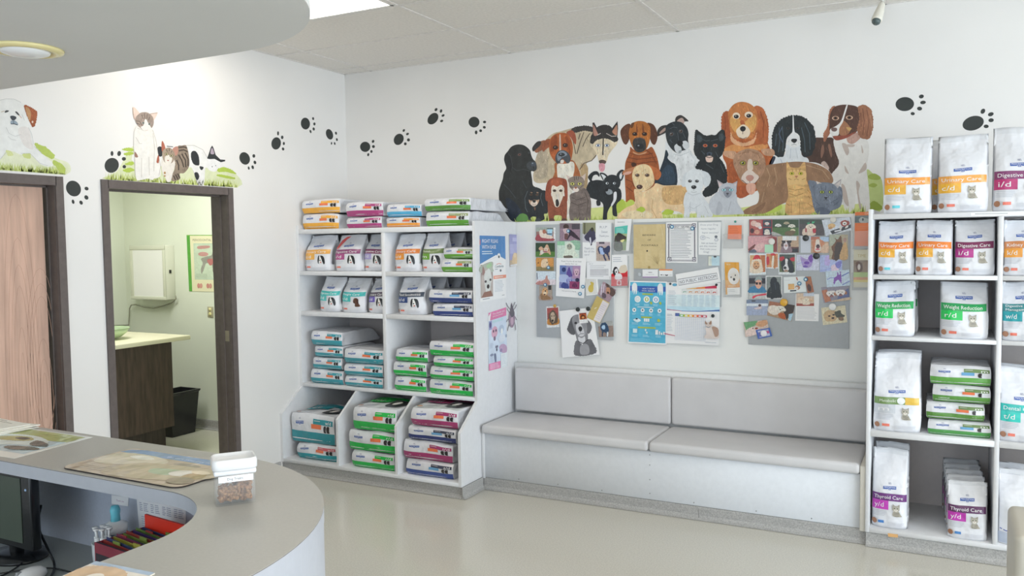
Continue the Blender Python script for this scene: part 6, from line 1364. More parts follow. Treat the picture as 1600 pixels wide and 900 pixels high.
def d(A): A.rect(0, 0, 100, 100, 'b3a195'); A.rect(0, 0, 100, 22, 'b9aab0'); A.rect(20, 0, 60, 10, '4a4450'); A.poly([(12, 40), (22, 26), (44, 26), (60, 34), (80, 24), (98, 24), (98, 46), (88, 60), (98, 92), (88, 88), (74, 64), (60, 66), (74, 96), (60, 94), (46, 64), (24, 62)], '343a5c', fur=3); A.poly([(24, 32), (44, 34), (50, 52), (60, 62), (36, 64), (26, 48)], '9fb4d8', fur=4)
photo('photo of a black dog lying on a tan rug, right of the handwritten card', (932, 378, 953.5, 407.5), '', d, 1, 'b3a195')
def d(A): A.text('Dear all', 10, 14, 6, '8c9098', w=16); A.rect(14, 42, 90, 78, 'c9c9cd'); A.lines(14, 22, 90, 7, 10, '9da0a8', h=2)
pinned('typed_letter', 'small typed white letter left of the red brochure', 'letter', [(917, 409.5), (955, 408), (955, 437), (917, 436)], 'd7d8da', d, level=1)
def d(A): A.rect(4, 2, 76, 94, 'd0cfca'); A.poly([(20, 60), (30, 44), (44, 36), (40, 24), (52, 20), (66, 28), (62, 44), (60, 66), (48, 82), (26, 78)], 'c2ac54', fur=2); A.rect(80, 0, 84, 92, 'bcbcbe')
pinned('greeting_card', 'clear-edged card with a small yellow dog figure', 'card', [(914, 434), (934, 436.5), (936, 460), (916, 462)], 'dadbd9', d, level=0)
def d(A): A.rect(0, 0, 100, 100, '9f8791'); A.poly([(20, 0), (100, 10), (100, 50), (60, 40)], '5e4a46'); A.poly([(40, 20), (60, 16), (74, 40), (60, 56), (44, 44)], 'b58468', fur=2); A.ell(62, 46, 8, 7, '3a2a28'); A.line([(0, 20), (26, 90)], 7, 'cfcbd8'); A.line([(14, 14), (40, 84)], 5, 'cfcbd8'); A.poly([(30, 70), (54, 64), (64, 86), (40, 96)], '5c4e58', fur=2)
photo('tilted photo of a brown-faced dog with white stripes', [(943, 439.5), (963, 453), (951, 474), (934, 459)], '', d, 1, 'a08c94')
def d(A): A.rect(6, 7, 94, 86, '8e4a44'); A.rect(6, 7, 94, 30, 'a0504c'); A.poly([(12, 86), (14, 60), (90, 56), (92, 86)], 'b98040', fur=3); A.poly([(22, 40), (44, 22), (64, 24), (84, 50), (84, 76), (60, 80), (40, 84), (24, 66)], '5e5044', fur=4); A.poly([(36, 34), (56, 28), (68, 50), (56, 76), (44, 72), (34, 52)], 'b5a28c', fur=2); A.ell(48, 68, 7, 6, '201a18'); A.ell(42, 46, 4, 3, '201a18'); A.ell(60, 46, 4, 3, '201a18')
photo('instant photo of a grey-faced dog on red, clipped at the lower left board', [(853.5, 479), (873.5, 478), (874.5, 511), (854.5, 512)], '', d, 0, 'd9dadb')
def d(A):
    A.poly([(36, 98), (36, 76), (44, 66), (62, 70), (80, 66), (88, 76), (90, 96)], '67676b', fur=1.5, kind='fur'); A.poly([(50, 96), (52, 78), (64, 74), (74, 80), (72, 96)], '9a9a9e')
    A.poly([(42, 56), (40, 40), (72, 40), (76, 56), (72, 70), (60, 74), (46, 70)], '7a7a7e', kind='fur'); A.poly([(48, 60), (66, 58), (66, 70), (54, 74)], 'd0d0d3')
    A.poly([(24, 32), (34, 18), (46, 14), (44, 40), (40, 52), (30, 52), (20, 42)], '59595d', fur=1.2, kind='fur'); A.poly([(72, 20), (86, 30), (90, 42), (80, 54), (72, 46)], '66666a', fur=1.2, kind='fur')
    A.poly([(36, 22), (46, 12), (66, 14), (76, 26), (76, 44), (70, 56), (58, 62), (48, 56), (40, 42)], '8a8a8e', kind='fur'); A.poly([(46, 34), (58, 30), (66, 44), (66, 56), (54, 58), (46, 48)], 'c9c9cc')
    A.ell(46, 29, 4, 2.6, '38383c'); A.ell(68, 28, 4, 2.6, '38383c'); A.poly([(52, 40), (58, 37), (63, 41), (60, 47), (54, 47)], '38383b'); A.line([(56, 47), (57, 53), (50, 55)], 1, '55555a'); A.line([(57, 53), (66, 53)], 1, '55555a'); A.line([(46, 68), (60, 74), (76, 66)], 1.8, '4c4c50'); A.ell(58, 75, 1.5, 1.5, 'e0e0e0')
pinned('dog_drawing', 'large pencil drawing of a floppy-eared dog hanging below the left board', 'drawing', [(874.5, 486), (926, 480), (937.5, 554), (879.5, 558.5)], 'dcdcdf', d, level=2)
def d(A): A.rect(8, 8, 92, 66, 'c06a30'); A.rect(8, 8, 92, 22, '8a3a28'); A.poly([(26, 60), (24, 34), (50, 24), (76, 36), (74, 60)], '5f2a1a', fur=4); A.ell(50, 48, 16, 10, 'd09050'); A.ell(36, 36, 5, 4, '24100a'); A.ell(64, 36, 5, 4, '24100a')
photo('small orange-toned instant photo overlapping the pencil drawing', [(904.5, 488), (917.5, 487), (919.5, 504), (906, 505.5)], '', d, 3, 'dadada')
def d(A): A.rect(0, 0, 48, 100, 'bda868'); A.rect(50, 4, 98, 96, 'd5cfd2'); A.lines(54, 20, 92, 8, 9, 'bdb4ba', h=1.6); A.ell(28, 48, 8, 3, 'd8d0b0', -40)
pinned('open_card', 'open tan and white folded card stuck at an angle', 'card', [(933.5, 462), (953.5, 473.5), (938, 505), (917.5, 496)], 'c9b780', d, level=4)
def d(A): A.rect(0, 0, 100, 100, '8f7d74'); A.rect(0, 0, 100, 30, 'a2a4a2'); A.poly([(14, 30), (30, 10), (54, 12), (70, 50), (64, 72), (58, 96), (50, 96), (50, 74), (34, 70), (28, 92), (22, 90), (22, 60)], '2f4864', fur=4); A.poly([(24, 34), (40, 24), (46, 44), (32, 50)], 'a9c4dc', fur=3); A.poly([(56, 70), (66, 72), (62, 96), (54, 96)], 'c9d4dc')
photo('photo of a dark bluish dog at the lower right corner of the left board', [(934.5, 503), (958, 501), (959, 526), (936.5, 526.5)], '', d, 1, '8f8d8a')
def magnet(u, v, r, c, label, kind='round', level=6, c2=None):
    p = at(u, v, 'y', -.034-level*.0022); rr_ = r*.0042
    t = thing('magnet', label, 'magnet', (p.x, p.y, p.z)); m = MB()
    m.lathe([(rr_, p.y+.0), (rr_, p.y-.004), (rr_*.85, p.y-.0055), (.0002, p.y-.0057)], mat(c, 'gloss'), 20, (p.x, 0, p.z), 'y'); m.obj('disc', t)
    if c2:
        m = MB(); m.lathe([(rr_*.55, p.y-.0056), (rr_*.5, p.y-.0066), (.0002, p.y-.0067)], mat(c2, 'gloss'), 16, (p.x, 0, p.z), 'y'); m.obj('emblem', t)
BL = '44799e'
for u, v, lb in ((857, 418, 'blue round magnet on the golden dogs photo'), (852, 445, 'blue round magnet between the snow photo and the smiling dog photo'), (888, 361, 'blue round magnet on the mauve sofa photo'), (911, 448, 'blue round magnet on the right edge of the collage letter'), (906.5, 459, 'blue round magnet near the bottom of the collage letter'), (1050, 354.5, 'blue round magnet at the top left of the spay and neuter sheet'), (1082, 357, 'blue round magnet at the top right of the spay and neuter sheet'), (1249, 443, 'blue round magnet in the middle of the two-dogs card'), (1259, 436.5, 'blue round magnet at the corner of the brown strip photo')):
    magnet(u, v, 3.0, BL, lb, c2='c9dae6')
for u, v, r, c, lb in ((903, 483.5, 3.7, '2e3232', 'left black magnet above the pencil dog drawing'), (919, 482.5, 3.6, '2e3232', 'right black magnet above the pencil dog drawing'), (1114, 493.5, 2.6, '33383c', 'black magnet on the lower cat chart'), (1259, 372, 4.4, '333636', 'black magnet beside the bulldog photo'), (1275.5, 400, 4.6, '303333', 'black magnet on the purple dog photo'), (1206, 377.5, 4.7, 'd6d4cf', 'white magnet above the mint green note'), (1302, 343.5, 4.2, 'cfccc2', 'white magnet on the tilted photo at top right'), (1301, 479.5, 5.0, 'd9d9d8', 'white magnet on the terrier photo'), (1193.5, 521, 4.7, 'd9d8dc', 'white magnet on the blue-framed card'), (1149, 346.3, 1.7, '3f8f80', 'green pin above the orange note'), (1225, 472.5, 5.4, 'cf9d34', 'orange-yellow magnet on the white dog photo'), (999, 429, 3.0, 'a9aeb2', 'grey metal magnet left of the business cards'), (867, 478, 2.8, 'b8944c', 'gold coloured clip magnet on the red dog photo'), (1119.5, 445, 1.9, '2a2c30', 'small black magnet at the tip of the red wedge'), (1047.5, 443.5, 1.8, '3c4246', 'small dark magnet at the top left of the white chart')):
    magnet(u, v, r, c, lb)

# brochures in clear wall holders
def holder(q, label, lip=.35, y=-.034, depth=.022, name='brochure_holder'):
    P = [at(u, v, 'y', y) for u, v in q4(q)]; x0, x1 = min(p.x for p in P), max(p.x for p in P); z0, z1 = min(p.z for p in P), max(p.z for p in P)
    t = thing(name, label, 'holder', ((x0+x1)/2, y, z0)); c = mat('ffffff', 'clear'); zl = z0+(z1-z0)*lip
    m = MB(); m.box((x0, -.0215, z0), (x1, -.0198, z1), c); m.obj('back_plate', t)
    m = MB(); m.box((x0, y-depth, z0), (x1, y-depth+.0015, zl), c); m.box((x0, y-depth, z0), (x1, -.0215, z0+.0015), c); m.box((x0, y-depth, z0), (x0+.0012, -.0215, zl), c); m.box((x1-.0012, y-depth, z0), (x1, -.0215, zl), c); m.obj('front_pocket', t)
def brochure(q, label, c, draw, y=-.040, thick=.004, name='brochure', h=100):
    M = quadmap(q4(q), 0, 'y', y, h=h); t = thing(name, label, 'brochure', centre(M, h=h)); sheet(M, c, thick=thick, h=h).obj('cover', t)
    A = Art(M, 'print', asp=.8); draw(A); A.obj('print', t); return t
def d(A): A.rect(0, 18, 80, 46, '58b8aa'); A.poly([(0, 26), (0, 18), (80, 18), (80, 20)], 'dfe0e0', False); A.lines(10, 30, 66, 4, 4, 'a5d6ce', h=1.5); A.rect(0, 46, 80, 99, '9fae84'); A.rect(0, 60, 80, 99, '7f9462'); A.text('Semintra', 14, 12, 5, '8a9096', w=45); A.poly([(0, 98), (2, 60), (14, 50), (24, 44), (40, 46), (66, 54), (76, 56), (72, 64), (56, 68), (50, 74), (56, 98)], '3d3634', fur=1.5); A.poly([(4, 98), (6, 66), (20, 74), (40, 78), (54, 98)], '4c5446'); A.poly([(38, 68), (66, 64), (52, 74)], 'd8cf8a')
brochure([(961, 342), (987, 342), (982.5, 392), (960, 391.5)], 'white and teal brochure showing a black dog above the red brochure', 'dcdddd', d)
holder([(960, 343), (988, 343), (984, 396), (959, 396)], 'clear wall holder with the teal black-dog brochure')
def d(A): A.lines(8, 9, 70, 3, 6, '9aa0b0', h=1.6); A.poly([(0, 62), (30, 52), (100, 50), (100, 100), (0, 100)], 'c3222c', False); A.poly([(8, 56), (16, 42), (32, 40), (44, 52), (40, 64), (20, 66)], '2c2a2e', fur=2); A.poly([(46, 50), (60, 36), (90, 34), (98, 50), (80, 58), (56, 58)], 'd3c6b2', fur=2); A.poly([(20, 50), (34, 44), (42, 56), (34, 64), (26, 60)], 'd9d9dc'); A.ell(30, 55, 4, 3, '1f1f22'); A.poly([(24, 78), (28, 62), (60, 62), (64, 78)], 'd8d5d8', fur=1.5); A.rect(34, 82, 62, 98, 'd9c0c2'); A.ell(48, 90, 9, 6, 'b03038')
brochure([(956, 398), (980, 398), (981, 446.5), (955, 447)], 'red brochure with a black and white puppy', 'dbdde0', d)
holder([(955, 400), (982, 400), (982, 449), (954, 449)], 'clear wall holder with the red puppy brochure')
def d(A):
    for t_, x, y, w in (('BEWARE', 28, 26, 42), ('OF', 44, 37, 11), ('FOXTAILS', 25, 49, 52)): A.text(t_, x, y, 3.6, '3c362c', w=w)
    A.ell(43, 60, 2.6, 2, '38322a'); A.ell(49, 97, 4, 3, 'a89058')
    for k in range(7): A.line([(76, 90), (56+k*4.4, 74-(k % 3)*3)], .5, 'a08c60')
    A.line([(86, 4), (98, 40)], .8, 'd8c9a0'); A.line([(90, 20), (97, 60)], .7, 'd8c9a0'); A.line([(84, 76), (82, 98)], 1, 'd8c9a0'); A.line([(30, 84), (28, 98)], .8, 'cfbf92')
pinned('foxtail_envelope', 'tan envelope reading beware of foxtails on the middle board', 'envelope', [(990, 351), (1040, 350), (1040, 420), (990.5, 419.5)], 'c8b485', d, level=1, kind='print')
def d(A): A.ell(50, 36, 14, 4, '8f9298'); A.text('vet care', 40, 44, 12, '8a6a90', w=24); A.lines(20, 56, 82, 2, 10, 'b4b6ba', h=3); A.rect(0, 90, 100, 100, '9a6aa8')
pinned('business_card', 'white business card with a purple bottom edge', 'card', (1004, 421, 1028, 433.5), 'd9dadb', d, level=0)
def d(A): A.rect(0, 0, 100, 20, 'e0935c'); A.rect(0, 82, 100, 84, '9a9a9a'); A.poly([(8, 80), (20, 72), (24, 82)], '3c3c3e'); A.poly([(44, 70), (52, 78), (62, 74), (68, 78), (60, 90), (48, 88)], '2e2e30'); A.poly([(28, 80), (36, 76), (38, 84)], '6a6a6c'); A.line([(76, 80), (94, 76)], 2, '8a8a8c')
pinned('business_card', 'white business card with orange stripe and small animal silhouettes', 'card', (1030, 420.5, 1051, 432), 'd9dadb', d, level=0)
def d(A):
    for r_ in ((8, 6, 93, 7.5), (8, 94, 93, 95.5), (7, 6, 9.6, 95), (91, 6, 93.6, 95)): A.rect(*r_, '56505e')
    for r_ in ((11, 9, 90, 9.6), (11, 91.6, 90, 92.2), (11, 9, 11.8, 92), (89.2, 9, 90, 92)): A.rect(*r_, '8a8592')
    for x in (5, 84):
        for y in (4, 86): A.rect(x, y, x+12, y+10, '5d5766'); A.rect(x+2, y+1.7, x+10, y+8.3, 'd6d6da'); A.rect(x+4, y+3.4, x+8, y+6.6, '5d5766')
    A.text('SPAY - NEUTER', 27, 14, 4, '44424c', w=48); A.lines(26, 16, 74, 1, 3, '8a8a92', h=1.2); A.lines(15, 20, 86, 17, 4.1, '8f9098', h=.95)
pinned('information_sheet', 'framed spay and neuter information sheet with two blue magnets', 'notice', [(1041, 347.5), (1089.5, 346.5), (1090, 411), (1041, 410.5)], 'dddee0', d, level=1)
def d(A):
    for k, (t_, w) in enumerate((('Does your Dog', 78), ('have regular', 66), ('lepto vaccine?', 74))): A.text(t_, 8+k*4, 10+k*12, 5.2, '9096a2', w=w)
    A.ell(20, 47, 13, 7, '9096a2'); A.ell(20, 47, 12, 6, 'd8dade'); A.text('?!', 14, 49, 5, '9096a2', w=12); A.ell(80, 44, 7, 4, '6a6e78'); A.ell(82, 53, 9, 5, '9096a2'); A.ell(82, 53, 7.6, 4, 'd8dade'); A.line([(36, 46), (52, 49)], 1, '9096a2')
    for k, (t_, w) in enumerate((('Ask us how to', 72), ('get the vaccine', 78), ('that suits your', 76), ('Dog!', 26))): A.text(t_, (12, 6, 8, 24)[k], 66+k*9, 4.8, '9096a2', w=w)
pinned('handwritten_note', 'white handwritten vaccine question sheet at the top right of the middle board', 'notice', [(1091.5, 347.5), (1127, 347), (1124.5, 399), (1091.5, 398)], 'd9dbdd', d, level=0)
def d(A): A.rect(0, 0, 100, 100, 'b6cfd8'); A.rect(0, 0, 30, 100, 'd5d8cc'); A.lines(12, 30, 90, 4, 16, '93b4c4', h=4); A.ell(60, 4, 14, 10, '555a60')
pinned('small_card', 'small pale blue card just above the no public restroom sign', 'card', (1107, 400.5, 1124.5, 415), 'bcd2da', d, level=1)
def d(A):
    A.poly([(2, 38), (97, 38), (97, 92), (2, 92)], '8c8c92', False); A.poly([(2.8, 42), (96.2, 42), (96.2, 88), (2.8, 88)], 'dcdde0', False)
    A.text('NO PUBLIC RESTROOM', 6, 76, 22, '5c5e64', w=87)
M_ = [(1056, 428.5), (1122.5, 417), (1126.5, 440.5), (1060, 452)]
def d(A):
    A.poly([(3, 34), (95, 36), (95, 78), (3, 77)], '85868c', False); A.poly([(3.8, 38), (94.2, 40), (94.2, 74), (3.8, 73)], 'dcdde0', False); A.text('NO PUBLIC RESTROOM', 6, 67, 21, '5a5c62', w=86)
pinned('restroom_sign', 'tilted white paper strip reading no public restroom', 'sign', M_, 'dcdde0', d, level=3)
def d(A):
    A.rect(3, 2, 97, 98, '57adcb'); A.rect(3, 8, 97, 16, '3a62aa'); A.poly([(30, 8), (72, 8), (76, 18), (26, 18)], '2f58a8', False); A.text('HOW TO BE PET', 36, 13, 2.3, 'dfe6f2', w=32); A.text('TICK READY', 34, 16.6, 2.3, 'dfe6f2', w=36)
    for x in (14, 82): A.poly([(x-5, 18), (x-6, 8), (x, 3), (x+7, 6), (x+8, 16), (x+5, 22), (x+3, 15), (x, 22), (x-2, 15), (x-5, 21)], 'dfe2e4', fur=.6)
    for y, x0, x1 in ((19.5, 36, 64), (56.5, 34, 62), (73, 26, 72)): A.rect(x0, y, x1, y+2.4, 'a2b243')
    for k, x in enumerate((24, 48, 72)): A.ell(x, 29, 8.2, 5.4, 'dfe4e6'); A.ell(x, 29, 5, 3.4, ['c9cdd0', 'a3b44a', '88a0c8'][k]); A.ell(x, 29, 3.8 if k == 0 else 2, 2.4, ['dfe4e6', 'dfe4e6', 'dfe4e6'][k]); A.lines(x-7, 36.5, x+7, 2, 2, 'a5d2e0', h=.9)
    for x in (56, 80): A.poly([(x, 34), (x+4, 32), (x+7, 35), (x+4, 37)], 'a3b44a')
    A.lines(24, 41, 74, 1, 2, 'd9e6ec', h=1)
    for x in (16, 38, 60, 82): A.ell(x, 46.5, 5.2, 3.4, 'dfe4e6'); A.ell(x, 46.5, 2, 1.4, '5a6a70'); A.lines(x-5, 51.5, x+5, 2, 1.8, 'a5d2e0', h=.8)
    A.poly([(14, 62), (26, 60), (34, 63), (24, 66)], 'cfdfe6'); A.ell(23, 60.5, 3, 1.2, '2d3c4c')
    for x in (44, 49, 54): A.rect(x-2, 59.5, x+2, 64.5, 'dfe4e6')
    A.ell(80, 62, 4, 2.6, 'a3b44a'); 
    for x in (20, 49, 80): A.lines(x-10, 66.5, x+10, 2, 2, 'a5d2e0', h=.8)
    A.rect(14, 76.5, 25, 83, 'cfe0e8'); A.ell(47, 78, 2, 2, 'cfe0e8'); A.ell(50, 82, 2.4, 1.8, 'cfe0e8'); A.rect(72, 77, 79, 84.5, 'dfe4e6'); A.rect(81, 79, 84, 84.5, 'dfe4e6'); A.rect(86, 81, 90, 84.5, 'dfe4e6'); A.rect(92, 79.5, 96, 84.5, 'dfe4e6')
    for x in (20, 49, 82): A.lines(x-9, 86, x+9, 2, 2, 'a5d2e0', h=.8)
    A.lines(8, 92, 70, 3, 1.8, '83c6da', h=.7)
pinned('tick_poster', 'bright blue poster with white round icons and two gloved hands', 'poster', [(983.5, 438.5), (1042.5, 440), (1042, 538.5), (981, 535.5)], 'dfe5ea', d, level=2)
def d(A):
    A.rect(0, 38, 100, 46, 'b9d6e4'); A.rect(0, 20, 100, 39, 'd0dfe8'); A.poly([(0, 43.8), (30, 46), (60, 46), (100, 42.6), (100, 45), (60, 47), (30, 47), (0, 45)], '4d68a8', False); A.poly([(0, 43.6), (30, 46), (30, 47), (0, 45.2)], 'b0708a', False)
    A.ell(16, 4, 4.5, 2.4, '5a9ab8'); A.poly([(38, 10), (94, 4), (94, 9), (38, 10.5)], 'c33c58', False); A.poly([(38, 10), (56, 8.1), (56, 9.9), (38, 10.4)], 'd5b04a', False); A.poly([(56, 8.1), (73, 6.3), (73, 9.6), (56, 9.9)], 'd88440', False)
    for k in range(6):
        x = 30+k*11; A.rect(x, 11, x+10, 17.5, ['b9cfc0', 'd9c8b0', 'dcc0a8', 'dbb4a8', 'd8aaa4', 'd6a0a2'][k]); A.rect(x+.4, 11.4, x+9.6, 17.1, 'dedfe0'); A.poly([(x+2, 15), (x+4, 14), (x+8, 14), (x+8.4, 12.8), (x+8, 15.4), (x+7, 16.4), (x+6, 15.2), (x+3, 16.4)], ['8fae9c', 'c99a68', 'c98a58', 'c87a58', 'c46a54', 'bc5a54'][k]); A.lines(x, 20, x+9, 9, 2.2, '9fb6c8', h=.6); 
    A.lines(5, 14, 22, 8, 3, 'b4bcc6', h=.8)
    A.rect(19, 50, 27, 55, '5566a0')
    for k, c in enumerate(('6aaa58', 'c4b83e', 'd8a040', 'd87a44', 'cc5048', 'b8405a')): A.rect(27+k*8.4, 52, 35.4+k*8.4, 55.6, c); A.rect(29+k*8.4, 53, 33.4+k*8.4, 54.8, 'dfe0e2')
    for k in range(15): A.rect(20, 57+k*2.6, 76, 57.35+k*2.6, 'b8c0d0')
    for k in range(16): A.rect(20+k*3.7, 56.5, 20.35+k*3.7, 94, 'b8c0d0')
    A.lines(4, 52, 16, 2, 2, '9aa6b4', h=.7); A.lines(4, 58, 16, 9, 2.6, 'b8c2cc', h=.7); A.poly([(0, 83.6), (20, 86.6), (20, 87.8), (0, 85)], 'b04868', False); A.lines(76, 95, 96, 1, 2, 'b0b6c0', h=.8)
    A.poly([(75, 88.5), (78, 80), (76, 72), (84, 70), (92, 69), (99, 76), (100, 84), (97, 88.5)], 'd4c8c2', fur=.6); A.poly([(88, 70), (98, 72), (99.5, 82), (94, 86), (90, 78)], 'a98a78', fur=.6); A.poly([(75, 60), (77, 63), (83, 62.6), (86, 60), (86.5, 67), (82, 71), (77, 69.5)], 'cdbfb8', fur=.4); A.poly([(75, 60.5), (77, 63), (79, 66), (75.4, 66)], '9c7c68'); A.poly([(86, 60.5), (83, 63), (83, 66), (86.6, 65.6)], '9c7c68'); A.ell(78.8, 65.6, .7, .5, '2d2c2c'); A.ell(83, 65.4, .7, .5, '2d2c2c'); A.line([(77, 70), (81, 71.4), (84.5, 70)], .8, '4a6a84')
pinned('body_condition_chart', 'large white chart with coloured wedge above and a cat beside a grid below', 'poster', [(1041.5, 441), (1125.5, 442), (1123.5, 540), (1038.5, 535.5)], 'dfe1e5', d, level=1)
def d(A): A.lines(10, 12, 84, 7, 12, 'c05c3c', h=2.5)
pinned('orange_note', 'orange paper note in a clear holder right of the middle board', 'note', [(1138, 352), (1159, 352), (1158.5, 374), (1137, 373.5)], 'e07850', d, level=0)
holder([(1132, 344), (1161, 344), (1160, 388), (1131, 388)], 'clear wall holder with the orange note', .5)
def d(A): A.rect(0, 0, 100, 78, 'd59a3c'); A.text('SENTRY', 12, 9, 5, 'f0e4c8', w=30); A.ell(60, 43, 41, 26, 'd9d6d2'); A.poly([(40, 40), (54, 34), (80, 34), (96, 48), (80, 60), (60, 58)], 'd5cfc6', fur=2); A.ell(42, 46, 4, 2.6, '3c3632'); A.ell(72, 40, 4, 2.6, '3c3632'); A.ell(62, 53, 8, 4.6, '33302e'); A.rect(0, 70, 100, 78, 'd48c34'); A.lines(20, 72, 84, 1, 3, 'ecd0a8', h=2); A.rect(0, 78, 12, 99, 'd59a3c'); A.lines(20, 84, 80, 2, 5, 'b8bcc0', h=1.4)
brochure([(1132, 409.5), (1154.5, 410), (1156.5, 460), (1134, 461)], 'orange-yellow brochure with a white dog in a circle', 'dcdcd8', d, y=-.032)
holder([(1131, 420), (1158, 420), (1158, 464), (1131, 464)], 'clear wall holder with the orange white-dog brochure', .6)
def d(A): A.text('CARE', 62, 7, 5, 'ecd4c0', w=44); A.rect(0, 10, 100, 32, '6d7672'); A.rect(0, 14, 60, 30, '4f5a58'); A.poly([(26, 24), (40, 15), (66, 18), (90, 22), (80, 31), (40, 31)], 'a4a6a0', fur=1.5); A.ell(52, 22, 6, 4, '343a38'); A.lines(20, 42, 92, 7, 7, 'e89878', h=1.4)
brochure([(1336, 331.5), (1360, 331), (1359.5, 384.5), (1335, 384.5)], 'orange brochure with a grey cat strip at the right end of the bench wall', 'de7a4c', d, y=-.034)
holder([(1333, 333), (1361, 333), (1361, 389), (1333, 389)], 'clear wall holder with the orange cat brochure', .5)
def d(A): A.text('TIME', 24, 20, 8, 'b8a868', w=52); A.rect(0, 28, 100, 60, '8a7a68'); A.poly([(14, 36), (36, 32), (54, 40), (52, 56), (24, 58)], '5f4436', fur=2); A.ell(34, 46, 9, 8, 'd0c8c0'); A.poly([(60, 36), (90, 34), (94, 54), (66, 56)], '96806c', fur=2); A.rect(0, 60, 100, 73, '9fb858'); A.rect(0, 73, 100, 80, 'd08848'); A.rect(0, 80, 100, 86, 'd9c458')
brochure([(1334, 390), (1359, 390), (1358.5, 449), (1333.5, 449)], 'cream brochure with green and yellow stripes below the orange cat brochure', 'cfcbb6', d, y=-.034)
holder([(1332, 398), (1361, 398), (1361, 453), (1332, 453)], 'clear wall holder with the green-striped brochure', .5)

# right board photos
def d(A):
    A.rect(0, 0, 100, 100, '9c3238'); A.rect(2, 3, 55, 97, 'a85a54'); A.ell(20, 24, 14, 18, 'd0aea4'); A.ell(38, 34, 14, 16, 'dcc0b8'); A.ell(48, 50, 8, 10, 'd8d4d4'); A.ell(12, 70, 9, 16, '4a2c30'); A.ell(34, 78, 12, 14, 'c89480'); A.rect(60, 3, 97, 46, '3c4650'); pup(A, 78, 26, 9, 'd4cac6', 'b04a48'); A.rect(60, 52, 97, 97, '2c3848'); pup(A, 78, 70, 8, 'd6cfc4', body='d6cfc4')
photo('red-framed Christmas collage photo at the top left of the right board', (1171, 343, 1206.5, 368), '', d, 0, '9c3238')
def d(A): A.rect(0, 0, 100, 100, '32482e'); A.rect(0, 50, 100, 100, '4c6b38'); A.poly([(0, 76), (36, 98), (0, 98)], 'a8a8a4'); pup(A, 22, 36, 9, 'dcdad6'); pup(A, 54, 22, 8, 'a89c80'); pup(A, 74, 40, 10, 'd8d6c8'); pup(A, 78, 66, 7, 'cfc9a8'); A.poly([(50, 80), (70, 70), (88, 78), (76, 98), (54, 98)], '6c5c40', fur=3)
photo('photo of several white puppies in a dark green garden', (1207, 343, 1248, 368), '', d, 0, '32482e')
def d(A): A.rect(0, 0, 100, 100, '4a4242'); A.rect(0, 0, 100, 30, '3a4038'); A.poly([(14, 70), (26, 54), (44, 40), (60, 60), (62, 98), (16, 98)], 'd4c0ae', fur=3); A.rect(24, 50, 30, 80, 'a03840'); A.poly([(54, 60), (66, 58), (66, 82), (56, 84)], 'b02c38'); pup(A, 46, 44, 15, 'dcccbc'); A.poly([(30, 16), (36, 26), (40, 14), (42, 30), (34, 32)], '3fa070', False); A.poly([(50, 22), (54, 10), (58, 16), (64, 8), (60, 24), (52, 28)], '3fa070', False)
photo('photo of a cream dog wearing green antlers', (1249, 342.5, 1288, 368), '', d, 0, '4a4242')
def d(A): A.poly([(0, 0), (100, 0), (100, 60), (20, 74), (14, 100), (0, 100)], 'c6ccd6', False); A.poly([(20, 76), (100, 56), (98, 82), (26, 98)], '24262c', False); A.rect(36, 78, 62, 88, 'd0d0d4'); A.ell(30, 44, 14, 16, 'd0ab74'); A.ell(24, 56, 8, 8, 'b88a58'); A.poly([(66, 30), (80, 20), (94, 34), (92, 56), (76, 62), (66, 50)], '96402e', fur=3); A.ell(78, 42, 8, 13, 'd9d4d0'); A.ell(78, 44, 3, 4, '1c1a1a'); A.poly([(56, 60), (64, 50), (66, 72), (58, 76)], 'd6d2cc'); A.poly([(76, 76), (84, 60), (90, 62), (86, 76)], 'd6d2cc')
photo('tilted photo of a brown and white dog leaning on a dark ledge', [(1284, 344), (1328, 339), (1331, 359.5), (1290.5, 369)], '', d, 1, 'd0d4da')
def d(A): A.rect(0, 0, 100, 100, 'c9969a'); A.poly([(60, 10), (82, 0), (100, 8), (100, 96), (84, 96), (86, 10)], '8a4440', False); A.poly([(0, 80), (24, 48), (28, 60), (4, 96)], '6a3a34', False); A.poly([(24, 60), (50, 40), (56, 60), (40, 90), (26, 84)], 'd4aeac'); A.poly([(0, 98), (20, 80), (30, 98)], '5a6070')
photo('pink-toned faded photo with a mint green note on it', (1169, 369, 1214, 394.5), '', d, 0, 'c9969a')
pinned('mint_note', 'small mint green paper note under a white magnet', 'note', (1195, 382, 1208.5, 394.5), 'a9d4b8', None, level=1)
def d(A): A.rect(0, 0, 100, 100, 'b59a80'); A.rect(24, 0, 90, 26, 'd8dcdc'); A.rect(56, 66, 100, 100, '5f3c38'); A.rect(70, 76, 96, 98, '26282c'); pup(A, 40, 50, 17, '5a4646', '4a3a3a', body='8a747c'); A.poly([(34, 36), (44, 36), (50, 66), (40, 84), (30, 66)], 'd8d0d4', fur=1.5); A.ell(41, 58, 7, 7, 'b08a84'); A.poly([(18, 26), (38, 28), (38, 42), (24, 44)], '2a2024', False); A.poly([(44, 28), (68, 26), (64, 42), (48, 43)], '2a2024', False)
photo('photo of a dog wearing dark sunglasses', (1215, 369, 1248, 394.5), '', d, 0, 'b59a80')
def d(A): A.rect(0, 0, 100, 100, 'b9c0cc')
pinned('blank_paper', 'blank pale paper under the black magnet beside the bulldog photo', 'paper', (1251, 369, 1267, 395), 'c4c9d3', None, level=0)
